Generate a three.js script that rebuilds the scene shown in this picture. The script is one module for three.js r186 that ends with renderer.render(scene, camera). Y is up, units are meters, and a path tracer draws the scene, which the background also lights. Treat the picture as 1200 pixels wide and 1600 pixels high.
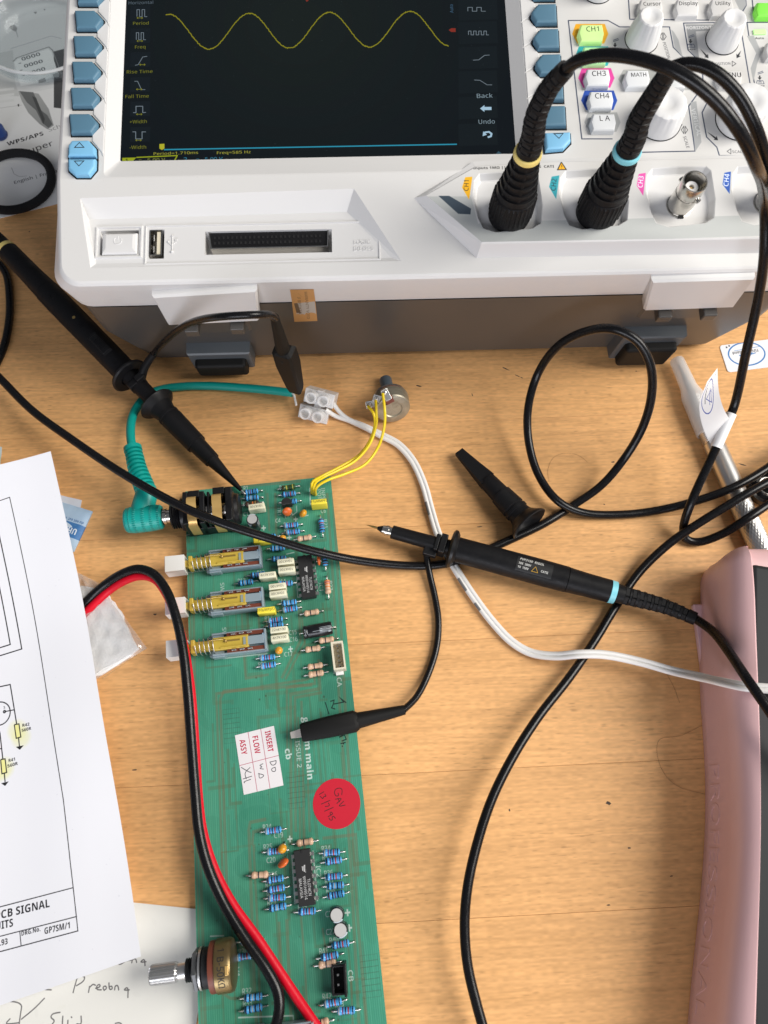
import * as THREE from 'three';
import { RoundedBoxGeometry } from 'three/addons/geometries/RoundedBoxGeometry.js';
import { TextGeometry } from 'three/addons/geometries/TextGeometry.js';
import { FontLoader } from 'three/addons/loaders/FontLoader.js';
import { mergeGeometries, toCreasedNormals } from 'three/addons/utils/BufferGeometryUtils.js';
import { RectAreaLightUniformsLib } from 'three/addons/lights/RectAreaLightUniformsLib.js';

// ---------- camera, light, exposure (shapes below are written in millimetres and turned to metres when a mesh is made) ----------
const MM = 0.001, TILT = THREE.MathUtils.degToRad(22), ROLL = THREE.MathUtils.degToRad(1), EYE = 325;
const scene = new THREE.Scene();
const camera = new THREE.PerspectiveCamera(67.38, 0.75, 0.01, 20);
camera.position.set(0, EYE * MM, 0);
const V = (x, y, z) => new THREE.Vector3(x, y, z);
const FWD = V(0, -Math.cos(TILT), -Math.sin(TILT)), DOWN0 = V(0, -Math.sin(TILT), Math.cos(TILT));
const RIGHT = V(1, 0, 0).multiplyScalar(Math.cos(ROLL)).addScaledVector(DOWN0, -Math.sin(ROLL));
const DOWN = V(Math.sin(ROLL), 0, 0).addScaledVector(DOWN0, Math.cos(ROLL));
camera.up.copy(DOWN).negate();
camera.lookAt(camera.position.clone().add(FWD));
camera.focus = 0.33; camera.userData.fStop = 20;
const renderer = new THREE.WebGLRenderer({ antialias: true });
renderer.toneMapping = THREE.LinearToneMapping;
renderer.toneMappingExposure = 1.52;
renderer.shadowMap.enabled = true;
scene.background = new THREE.Color(0.09, 0.094, 0.104);
RectAreaLightUniformsLib.init();
function windowLight(x, y, z, w, h, power, color, tx = 0, ty = 0, tz = -0.1) {
  const l = new THREE.RectAreaLight(color, power, w, h);
  l.position.set(x, y, z); l.lookAt(tx, ty, tz); l.castShadow = true; scene.add(l); return l;
}
windowLight(1.62, 1.42, -0.2, 1.1, 1.5, 9.0, 0xfffaf2);             // tall window to the right of the desk
windowLight(-0.15, 0.5, 1.25, 1.3, 0.6, 4.2, 0xf4f6ff);               // room light from behind the viewer

// ---------- helpers ----------
function rng(seed) { let a = seed >>> 0; return () => { a = (a + 0x6D2B79F5) | 0; let t = Math.imul(a ^ (a >>> 15), 1 | a); t = (t + Math.imul(t ^ (t >>> 7), 61 | t)) ^ t; return ((t ^ (t >>> 14)) >>> 0) / 4294967296; }; }
const font = await new FontLoader().loadAsync('fonts/droid/droid_sans_bold.typeface.json');
const fontThin = await new FontLoader().loadAsync('fonts/droid/droid_sans_regular.typeface.json');
// measuring the photograph: where the line of sight through a picture point meets a plane of the place
const eye = V(0, EYE, 0);
const sight = (px, py) => FWD.clone().addScaledVector(RIGHT, (px - 600) / 1200).addScaledVector(DOWN, (py - 800) / 1200);
const D = (px, py, h = 0) => { const r = sight(px, py); return eye.clone().addScaledVector(r, (h - EYE) / r.y); };
const seen = (p) => { const d = p.clone().sub(eye), z = d.dot(FWD); return [600 + 1200 * d.dot(RIGHT) / z, 800 + 1200 * d.dot(DOWN) / z]; };
function frame(origin, x, y, z) {           // a turned coordinate frame (an instrument or a board)
  const m = new THREE.Matrix4().makeBasis(x, y, z), q = new THREE.Quaternion().setFromRotationMatrix(m);
  const e = eye.clone().sub(origin), el = V(e.dot(x), e.dot(y), e.dot(z));
  const at = (axis, px, py, v) => { const r = sight(px, py), l = V(r.dot(x), r.dot(y), r.dot(z)), t = (v - el[axis]) / l[axis]; return el.clone().addScaledVector(l, t); };
  return { origin, q, at, local: (w) => { const d = w.clone().sub(origin); return V(d.dot(x), d.dot(y), d.dot(z)); }, world: (l) => origin.clone().addScaledVector(x, l.x).addScaledVector(y, l.y).addScaledVector(z, l.z) };
}
const used = new Map(), origins = new WeakMap(), scaled = new WeakSet();
function numbered(n) { const k = used.get(n) ?? 0; used.set(n, k + 1); return k ? `${n}_${String(k).padStart(3, '0')}` : n; }
function thing(name, label, category, origin = V(0, 0, 0), q = null, group = null) {
  const g = new THREE.Group(); g.name = numbered(name); g.position.copy(origin).multiplyScalar(MM);
  if (q) g.quaternion.copy(q); else origins.set(g, origin.clone());
  g.userData = { label, category }; if (group) g.userData.group = group;
  scene.add(g); return g;
}
function structure(name, label) { const g = new THREE.Group(); g.name = name; g.userData = { kind: 'structure', label }; origins.set(g, V(0, 0, 0)); scene.add(g); return g; }
function part(parent, name, geo, mat, label) {
  if (Array.isArray(geo)) geo = merge(geo);
  if (!scaled.has(geo)) { const o = origins.get(parent); if (o) geo.translate(-o.x, -o.y, -o.z); geo.scale(MM, MM, MM); scaled.add(geo); }
  const m = new THREE.Mesh(geo, mat); m.name = name; m.castShadow = m.receiveShadow = true;
  if (label) m.userData.label = label;
  if (origins.get(parent)) origins.set(m, origins.get(parent));
  parent.add(m); return m;
}
function sub(parent, name) { const g = new THREE.Group(); g.name = name; parent.add(g); if (origins.get(parent)) origins.set(g, origins.get(parent)); return g; }
function merge(list) {
  list = list.map((g) => (g.index ? g.toNonIndexed() : g)).map((g) => { for (const k of Object.keys(g.attributes)) if (!['position', 'normal', 'uv'].includes(k)) g.deleteAttribute(k); if (!g.attributes.uv) g.setAttribute('uv', new THREE.BufferAttribute(new Float32Array(g.attributes.position.count * 2), 2)); return g; });
  return mergeGeometries(list);
}
const crease = (g, a = 0.6) => toCreasedNormals(g.index ? g.toNonIndexed() : g, a);
const rbox = (w, h, d, r = 0.4, x = 0, y = 0, z = 0, s = 2) => new RoundedBoxGeometry(w, h, d, s, Math.min(r, w / 2.01, h / 2.01, d / 2.01)).translate(x, y, z);
const cyl = (r0, r1, h, n = 24, open = false) => new THREE.CylinderGeometry(r0, r1, h, n, 1, open);
function tube(pts, r, n = 12, per = 2.0, caps = true) {
  const c = new THREE.CatmullRomCurve3(pts, false, 'centripetal'), L = c.getLength(), seg = Math.max(6, Math.round(L / per));
  const list = [new THREE.TubeGeometry(c, seg, r, n, false)];
  if (caps) for (const [t, s] of [[0, -1], [1, 1]]) { const d = c.getTangentAt(t).multiplyScalar(s); list.push(new THREE.CircleGeometry(r, n).applyQuaternion(new THREE.Quaternion().setFromUnitVectors(V(0, 0, 1), d)).translate(...c.getPointAt(t).toArray())); }
  return merge(list);
}
const along = (A, B) => { const d = B.clone().sub(A).normalize(); return new THREE.Matrix4().compose(A, new THREE.Quaternion().setFromUnitVectors(V(0, 1, 0), d), V(1, 1, 1)); };
// a turned body on the axis A to B; profile pairs are [millimetres from A, radius]
function turned(A, B, profile, n = 32, angle = 0.5) { return crease(new THREE.LatheGeometry(profile.map(([t, r]) => new THREE.Vector2(Math.max(r, 0.0001), t)), n), angle).applyMatrix4(along(A, B)); }
function lathe(profile, n = 32, angle = 0.5) { return crease(new THREE.LatheGeometry(profile.map(([t, r]) => new THREE.Vector2(Math.max(r, 0.0001), t)), n), angle); }
// faceted surface through outlines with equal point counts: each ring is an array of Vector3
function loft(rings, capEnd = true, capStart = false) {
  const pos = [], tri = (a, b, c) => pos.push(...a.toArray(), ...b.toArray(), ...c.toArray());
  for (let i = 0; i + 1 < rings.length; i++) { const A = rings[i], B = rings[i + 1], n = A.length; for (let k = 0; k < n; k++) { const j = (k + 1) % n; tri(A[k], A[j], B[j]); tri(A[k], B[j], B[k]); } }
  const cap = (ring, flip) => {
    const nrm = V(0, 0, 0); for (let k = 0; k < ring.length; k++) nrm.add(ring[k].clone().cross(ring[(k + 1) % ring.length]));
    const ax = ['x', 'y', 'z'].sort((p, q) => Math.abs(nrm[q]) - Math.abs(nrm[p]))[0], [u, v] = { x: ['y', 'z'], y: ['z', 'x'], z: ['x', 'y'] }[ax];
    for (const [a, b, c] of THREE.ShapeUtils.triangulateShape(ring.map((p) => new THREE.Vector2(p[u], p[v])), [])) flip ? tri(ring[a], ring[c], ring[b]) : tri(ring[a], ring[b], ring[c]);
  };
  if (capEnd) cap(rings[rings.length - 1], false);
  if (capStart) cap(rings[0], true);
  const g = new THREE.BufferGeometry(); g.setAttribute('position', new THREE.Float32BufferAttribute(pos, 3)); g.computeVertexNormals(); return g;
}
// flat face with holes in the x y plane of a frame; z comes from zf
function face(outline, holes, zf = () => 0, uv = null) {
  const all = [outline, ...holes].flat(), pos = [], uvs = [];
  for (const t of THREE.ShapeUtils.triangulateShape(outline.map((p) => new THREE.Vector2(...p)), holes.map((h) => h.map((p) => new THREE.Vector2(...p))))) {
    const [a, b, c] = t.map((i) => all[i]), ccw = (b[0] - a[0]) * (c[1] - a[1]) - (b[1] - a[1]) * (c[0] - a[0]) > 0;
    for (const p of ccw ? [a, b, c] : [a, c, b]) { pos.push(p[0], p[1], zf(...p)); uvs.push(...(uv ? uv(...p) : [0, 0])); }
  }
  const g = new THREE.BufferGeometry(); g.setAttribute('position', new THREE.Float32BufferAttribute(pos, 3)); g.setAttribute('uv', new THREE.Float32BufferAttribute(uvs, 2)); g.computeVertexNormals(); return g;
}
const ring3 = (poly, z) => poly.map((p) => V(p[0], p[1], typeof z === 'function' ? z(...p) : z));
function rrect(x0, y0, x1, y1, r, n = 5) {
  const o = []; for (const [cx, cy, a] of [[x1 - r, y1 - r, 0], [x0 + r, y1 - r, 1], [x0 + r, y0 + r, 2], [x1 - r, y0 + r, 3]]) for (let i = 0; i <= n; i++) { const t = (a + i / n) * Math.PI / 2; o.push([cx + r * Math.cos(t), cy + r * Math.sin(t)]); } return o;
}
function inset(poly, d) {                    // moves every edge of a convex counter-clockwise outline inwards
  const n = poly.length, e = poly.map((p, i) => { const q = poly[(i + 1) % n], l = Math.hypot(q[0] - p[0], q[1] - p[1]) || 1; return [-(q[1] - p[1]) / l, (q[0] - p[0]) / l]; });
  return poly.map((p, i) => { const a = e[(i + n - 1) % n], b = e[i], k = 1 + a[0] * b[0] + a[1] * b[1]; return [p[0] + d * (a[0] + b[0]) / k, p[1] + d * (a[1] + b[1]) / k]; });
}
const ccw = (p) => (THREE.ShapeUtils.area(p.map((q) => new THREE.Vector2(...q))) < 0 ? [...p].reverse() : p);
function lettering(str, size, depth = 0.06, f = fontThin) {   // centred, in the x y plane, facing +z
  const g = new TextGeometry(str, { font: f, size, depth, curveSegments: 3, bevelEnabled: false }); g.computeBoundingBox(); const b = g.boundingBox; return g.translate(-(b.min.x + b.max.x) / 2, -(b.min.y + b.max.y) / 2, 0);
}
function canvas(w, h, paint) { const c = document.createElement('canvas'); c.width = w; c.height = h; paint(c.getContext('2d'), w, h); const t = new THREE.CanvasTexture(c); t.colorSpace = THREE.SRGBColorSpace; t.anisotropy = 8; return t; }
const lin = (r, g, b) => new THREE.Color().setRGB(r, g, b);
const std = (name, color, roughness, metalness = 0, extra = {}) => { const m = new THREE.MeshPhysicalMaterial({ color, roughness, metalness, side: THREE.DoubleSide, ...extra }); m.name = name; return m; };
// tileable value noise
function noiseTile(px, py, seed) { const r = rng(seed), t = Float32Array.from({ length: px * py }, r); return (x, y) => { x = ((x % px) + px) % px; y = ((y % py) + py) % py; const i = Math.floor(x), j = Math.floor(y), f = x - i, g = y - j, s = f * f * (3 - 2 * f), u = g * g * (3 - 2 * g), I = (i + 1) % px, J = (j + 1) % py; return (t[j * px + i] * (1 - s) + t[j * px + I] * s) * (1 - u) + (t[J * px + i] * (1 - s) + t[J * px + I] * s) * u; }; }
function dataMap(w, h, f, srgb) { const d = new Uint8Array(w * h * 4), o = [0, 0, 0]; for (let y = 0; y < h; y++) for (let x = 0; x < w; x++) { f(x / w, y / h, o, x, y); const k = (y * w + x) * 4; for (let c = 0; c < 3; c++) d[k + c] = Math.max(0, Math.min(255, o[c])); d[k + 3] = 255; } const t = new THREE.DataTexture(d, w, h); t.wrapS = t.wrapT = THREE.RepeatWrapping; t.magFilter = t.minFilter = THREE.LinearFilter; if (srgb) t.colorSpace = THREE.SRGBColorSpace; t.needsUpdate = true; return t; }
// fine scuffs shared by the plastics: roughness and relief
const grainNoise = [noiseTile(64, 64, 11), noiseTile(256, 256, 12), noiseTile(17, 17, 13)];
const scuff = dataMap(512, 512, (u, v, o) => { const a = grainNoise[0](u * 64, v * 64), b = grainNoise[1](u * 256, v * 256), c = grainNoise[2](u * 17, v * 17); o[0] = o[1] = o[2] = 150 + 60 * (c - 0.5) + 40 * (a - 0.5) + 50 * (b - 0.5); });

// ---------- materials ----------
const M = {
  white: std('white plastic', lin(0.66, 0.655, 0.65), 0.45),
  whiteKey: std('pale grey key plastic', lin(0.72, 0.74, 0.76), 0.4),
  knob: std('white knob plastic', lin(0.72, 0.72, 0.72), 0.42),
  grey: std('dark grey plastic', lin(0.066, 0.062, 0.058), 0.36),
  greyLight: std('slate grey plastic', lin(0.075, 0.085, 0.095), 0.45),
  blueKey: std('blue rubber key', lin(0.085, 0.19, 0.275), 0.5),
  paleBlueKey: std('pale blue rubber key', lin(0.2, 0.48, 0.72), 0.5),
  black: std('black plastic', lin(0.007, 0.007, 0.008), 0.4, 0, { specularIntensity: 0.7 }),
  rubber: std('black rubber', lin(0.007, 0.007, 0.007), 0.6, 0, { specularIntensity: 0.4 }),
  cable: std('black cable sheath', lin(0.006, 0.006, 0.007), 0.26, 0, { specularIntensity: 0.55 }),
  softBlack: std('soft black plastic', lin(0.008, 0.008, 0.009), 0.5, 0, { specularIntensity: 0.35 }),
  dark: std('deep black', lin(0.004, 0.004, 0.005), 0.8),
  chrome: std('nickel plate', lin(0.62, 0.6, 0.56), 0.22, 1),
  steel: std('bright steel', lin(0.62, 0.62, 0.61), 0.4, 1),
  tin: std('tinned lead', lin(0.7, 0.69, 0.66), 0.3, 1),
  gold: std('gilded contact', lin(0.72, 0.47, 0.17), 0.42, 0.55),
  brass: std('brass', lin(0.6, 0.42, 0.16), 0.3, 1),
  yellowRing: std('yellow ring', lin(0.85, 0.68, 0.22), 0.4),
  cyanRing: std('light blue ring', lin(0.22, 0.62, 0.72), 0.4),
  ink: std('black print', lin(0.012, 0.012, 0.016), 0.7),
  paleInk: std('pale print', lin(0.5, 0.5, 0.5), 0.7),
  teal: std('teal rubber', lin(0.0, 0.3, 0.26), 0.42),
  whiteCable: std('white cable sheath', lin(0.74, 0.73, 0.71), 0.4),
  yellowWire: std('yellow wire', lin(0.78, 0.58, 0.012), 0.35),
  red: std('red cable', lin(0.6, 0.003, 0.018), 0.42, 0, { specularIntensity: 0.5 }),
  paper: std('white paper', lin(0.78, 0.79, 0.82), 0.85),
  cream: std('cream film capacitor', lin(0.72, 0.7, 0.52), 0.45),
  yellowCap: std('yellow film capacitor', lin(0.82, 0.68, 0.05), 0.45),
  tantalum: std('tantalum dip', lin(0.66, 0.3, 0.02), 0.3),
  orangeCap: std('orange ceramic', lin(0.66, 0.13, 0.025), 0.32),
  ivory: std('ivory nylon', lin(0.7, 0.64, 0.5), 0.5),
  chip: std('chip resin', lin(0.014, 0.014, 0.015), 0.5),
  switchWhite: std('white switch cap', lin(0.78, 0.77, 0.74), 0.4),
  slider: std('yellow nylon slider', lin(0.5, 0.36, 0.05), 0.42),
  wafer: std('brown phenolic wafer', lin(0.15, 0.035, 0.018), 0.5),
  frosted: std('frosted housing', lin(0.55, 0.66, 0.72), 0.3, 0, { transmission: 0.62, thickness: 0, ior: 1.4 }),
  clearBlock: std('clear nylon', lin(0.97, 0.97, 0.97), 0.3, 0, { transmission: 0.6, thickness: 0, ior: 1.45 }),
  clear: std('clear plastic', lin(0.97, 0.98, 0.98), 0.08, 0, { transmission: 1, thickness: 0, ior: 1.45 }),
  hazyClear: std('hazy clear plastic', lin(0.93, 0.93, 0.93), 0.35, 0, { transmission: 0.66, thickness: 0, ior: 1.45 }),
  pink: std('pink rubber', lin(0.72, 0.46, 0.47), 0.42, 0, { clearcoat: 0.25, clearcoatRoughness: 0.35 }),
  slate: std('dark face plastic', lin(0.022, 0.024, 0.026), 0.5, 0, { specularIntensity: 0.4 }),
  fuzzy: std('black elastic', lin(0.006, 0.006, 0.007), 0.95, 0, { sheen: 0.2, sheenRoughness: 0.8 }),
  label: std('white label', lin(0.8, 0.8, 0.8), 0.5),
};
for (const k of ['white', 'knob', 'pink', 'black', 'softBlack']) { M[k].roughnessMap = scuff; M[k].roughness = Math.min(1, M[k].roughness * 1.7); }
M.white.bumpMap = scuff; M.white.bumpScale = 0.00005; M.pink.bumpMap = scuff; M.pink.bumpScale = 0.00004;
for (const k of ['cable', 'red', 'whiteCable', 'teal']) { const t = scuff.clone(); t.repeat.set(24, 1); t.needsUpdate = true; M[k].roughnessMap = t; M[k].roughness = Math.min(1, M[k].roughness * 1.75); M[k].bumpMap = t; M[k].bumpScale = 0.00002; }
// box mapping in metres-like units so that the scuffs keep their size
function boxUV(geo, per = 60) { const g = geo.index ? geo.toNonIndexed() : geo, p = g.attributes.position, n = g.attributes.normal, uv = new Float32Array(p.count * 2); for (let i = 0; i < p.count; i++) { const a = [Math.abs(n.getX(i)), Math.abs(n.getY(i)), Math.abs(n.getZ(i))], k = a.indexOf(Math.max(...a)); uv[i * 2] = (k === 0 ? p.getY(i) : p.getX(i)) / per; uv[i * 2 + 1] = (k === 2 ? p.getY(i) : p.getZ(i)) / per; } g.setAttribute('uv', new THREE.BufferAttribute(uv, 2)); return g; }
// ---------- the desk top: glued beech staves, each a plank of its own ----------
const desk = structure('desk', 'light varnished wooden desk top of glued staves');
{
  const W = 2048, H = 1024, na = noiseTile(10, 220, 21), nb = noiseTile(40, 512, 22), nc = noiseTile(5, 14, 23), nd = noiseTile(160, 900, 24), ne = noiseTile(12, 40, 25), nf = noiseTile(300, 512, 26);
  const pore = (u, v) => { const p = nd(u * 160, v * 900); return p > 0.8 ? (p - 0.8) * 5 : 0; };
  const height = (u, v) => 0.5 + 0.25 * (na(u * 10, v * 220) - 0.5) - 0.5 * pore(u, v);
  const color = dataMap(W, H, (u, v, o) => {
    const wob = (nc(u * 5, v * 14) - 0.5) * 0.03, y = v + wob;
    const streak = na(u * 10, y * 220) - 0.5, fine = nb(u * 40, y * 512) - 0.5, blot = nc(u * 5 + 2, v * 14 + 5) - 0.5, band = ne(u * 12, y * 40) - 0.5, speck = nf(u * 300, v * 512) - 0.5;
    const k = 1 + 0.045 * streak + 0.085 * fine + 0.05 * blot + 0.03 * band + 0.09 * speck - 0.18 * pore(u, y) * (0.6 + band);
    o[0] = 221 * k; o[1] = 169 * (k * 1.04 - 0.04); o[2] = 112 * (k * 1.12 - 0.12);
  }, true);
  const relief = dataMap(1024, 512, (u, v, o) => { o[0] = o[1] = o[2] = 255 * height(u, v); });
  const rough = dataMap(512, 256, (u, v, o) => { o[0] = o[1] = o[2] = 255 * (0.48 + 0.16 * (na(u * 10, v * 220) - 0.5) + 0.14 * (nc(u * 5, v * 14) - 0.5)); });
  const wood = std('varnished beech', lin(1, 1, 1), 1, 0, { map: color, bumpMap: relief, bumpScale: 0.00012, roughnessMap: rough, specularIntensity: 0.7 });
  const tones = [0, 0.02, -0.03, 0.01, -0.015].map((d) => { const m = wood.clone(); m.color = lin(1 + d, 1 + d * 1.1, 1 + d * 1.3); m.name = 'varnished beech'; return m; });
  const yaw = THREE.MathUtils.degToRad(3.7), r = rng(5), wide = 52.9;
  const put = (g) => g.rotateY(yaw);
  for (let i = 0; i < 20; i++) {
    const z0 = -705.4 + i * wide, z1 = z0 + wide;
    // a stave: top with softly eased long edges, sides, underside
    const e = i % 2 ? 0.11 : 0.05, L = 620, prof = [[z0 + e * 0.4, -1.2], [z0 + e * 0.4, -e * 1.6], [z0 + e, -0.03], [z0 + e * 2.5, 0], [z1 - e * 2.5, 0], [z1 - e, -0.03], [z1 - e * 0.4, -e * 1.6], [z1 - e * 0.4, -1.2]];
    const pos = [], uv = [], du = r(), dv = r();
    const q = (a, b) => { for (const [x, p] of [[-L, a], [-L, b], [L, b], [-L, a], [L, b], [L, a]]) { pos.push(x, p[1], p[0]); uv.push(x / 620 + du, p[0] / 310 + dv); } };
    for (let k = 0; k + 1 < prof.length; k++) q(prof[k], prof[k + 1]);
    const g = new THREE.BufferGeometry(); g.setAttribute('position', new THREE.Float32BufferAttribute(pos, 3)); g.setAttribute('uv', new THREE.Float32BufferAttribute(uv, 2)); g.computeVertexNormals();
    part(desk, i ? `plank_${String(i).padStart(3, '0')}` : 'plank', put(g), tones[Math.floor(r() * 5)]);
  }
  part(desk, 'underlay', put(new THREE.BoxGeometry(1240, 24, 1068).translate(0, -13.3, -174.5)), std('glue line', lin(0.12, 0.065, 0.03), 0.8));
  // nicks and burnt specks in the varnish, and stray hairs
  const speckMat = std('dark nick', lin(0.07, 0.05, 0.035), 0.8), list = [];
  const nick = (px, py, l, w, a) => { const p = D(px, py, 0), n = 9, pts = Array.from({ length: n }, (_, i) => { const t = i / n * Math.PI * 2, k = 0.75 + 0.5 * r(); return [0.8 * l * k * Math.cos(t), 0.8 * w * k * Math.sin(t)]; }); list.push(face(ccw(pts), []).rotateX(-Math.PI / 2).rotateY(a).translate(p.x, 0.02 + list.length * 0.0005, p.z)); };
  for (const [x, y, l, w, a] of [[654, 603, 2, 0.45, -0.3], [790, 576, 2.4, 0.35, -0.5], [808, 587, 1.6, 0.3, -0.5], [738, 617, 0.3, 1.1, 0.2], [958, 722, 1, 0.5, 0], [951, 1255, 1.4, 0.8, -0.1], [983, 1325, 0.8, 0.35, 0], [796, 1266, 0.4, 0.6, 0], [951, 1414, 0.9, 0.3, 0.1], [1022, 592, 0.4, 0.4, 0], [994, 580, 0.5, 0.3, 0], [944, 788, 0.5, 0.4, 0], [1049, 1369, 0.8, 0.25, 0.2], [46, 362, 0.6, 0.4, 0], [1160, 726, 2.4, 0.4, -0.3], [242, 960, 1, 0.4, 0], [210, 1203, 1.4, 0.3, 0.15], [815, 590, 1, 0.25, -0.5], [750, 823, 1.6, 0.3, 0.1]]) nick(x, y, l, w, a);
  part(desk, 'nick', list, speckMat);
  const hair = std('hair', lin(0.16, 0.08, 0.03), 0.6);
  const strand = (pts) => part(desk, 'hair', tube(pts.map(([x, y]) => D(x, y, 0.12)), 0.042, 4, 1.5, false), hair);
  strand([[1100, 1132], [1062, 1150], [1030, 1156], [1027, 1180], [1040, 1212], [1062, 1230], [1106, 1242]]);
  strand([[858, 752], [856, 735], [865, 715], [885, 708], [905, 712], [918, 722]]);
  strand([[1040, 1050], [1052, 1072], [1062, 1098]]);
  // a palm-sized wisp of pale lint
  strand([[600, 1128], [606, 1120], [618, 1124]]);
}
function sweep(pts, rf, n = 20, per = 1, curve = null) {   // tube whose radius follows rf(millimetres from the start)
  const c = curve ?? new THREE.CatmullRomCurve3(pts, false, 'centripetal'), L = c.getLength(), seg = Math.max(4, Math.round(L / per)), g = new THREE.TubeGeometry(c, seg, 1, n, false), p = g.attributes.position, q = V(0, 0, 0);
  for (let i = 0; i <= seg; i++) { const ctr = c.getPointAt(i / seg), r = rf(i / seg * L, L); for (let k = 0; k <= n; k++) { const j = i * (n + 1) + k; q.fromBufferAttribute(p, j).sub(ctr).multiplyScalar(r).add(ctr); p.setXYZ(j, q.x, q.y, q.z); } }
  g.computeVertexNormals(); const list = [crease(g, 0.7)];
  for (const [t, s] of [[0, -1], [1, 1]]) list.push(new THREE.CircleGeometry(rf(t * L, L), n).applyQuaternion(new THREE.Quaternion().setFromUnitVectors(V(0, 0, 1), c.getTangentAt(t).multiplyScalar(s))).translate(...c.getPointAt(t).toArray()));
  return merge(list);
}
// ---------- the oscilloscope, lying on its back with the panel turned up ----------
const SC = (() => {
  const o = eye.clone().addScaledVector(sight(188, 256), 299), u0 = sight(335, -5305).normalize(), r0 = V(0, 1, 0).cross(u0.clone().negate()).normalize(), k = THREE.MathUtils.degToRad(-0.6);
  const r = r0.clone().multiplyScalar(Math.cos(k)).addScaledVector(u0, Math.sin(k)), u = u0.clone().multiplyScalar(Math.cos(k)).addScaledVector(r0, -Math.sin(k));
  return frame(o, r, u, r.clone().cross(u));
})();
const S = (px, py, n = 0) => SC.at('z', px, py, n), S2 = (px, py, n = 0) => { const p = S(px, py, n); return [p.x, p.y]; };
const scope = thing('oscilloscope', 'white benchtop oscilloscope lying on its back with a yellow sine wave on its screen', 'oscilloscope', SC.origin, SC.q);
const HINGE = -6.2, zf = (a, b) => (b > HINGE ? 0 : (b - HINGE) * 0.165);
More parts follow.
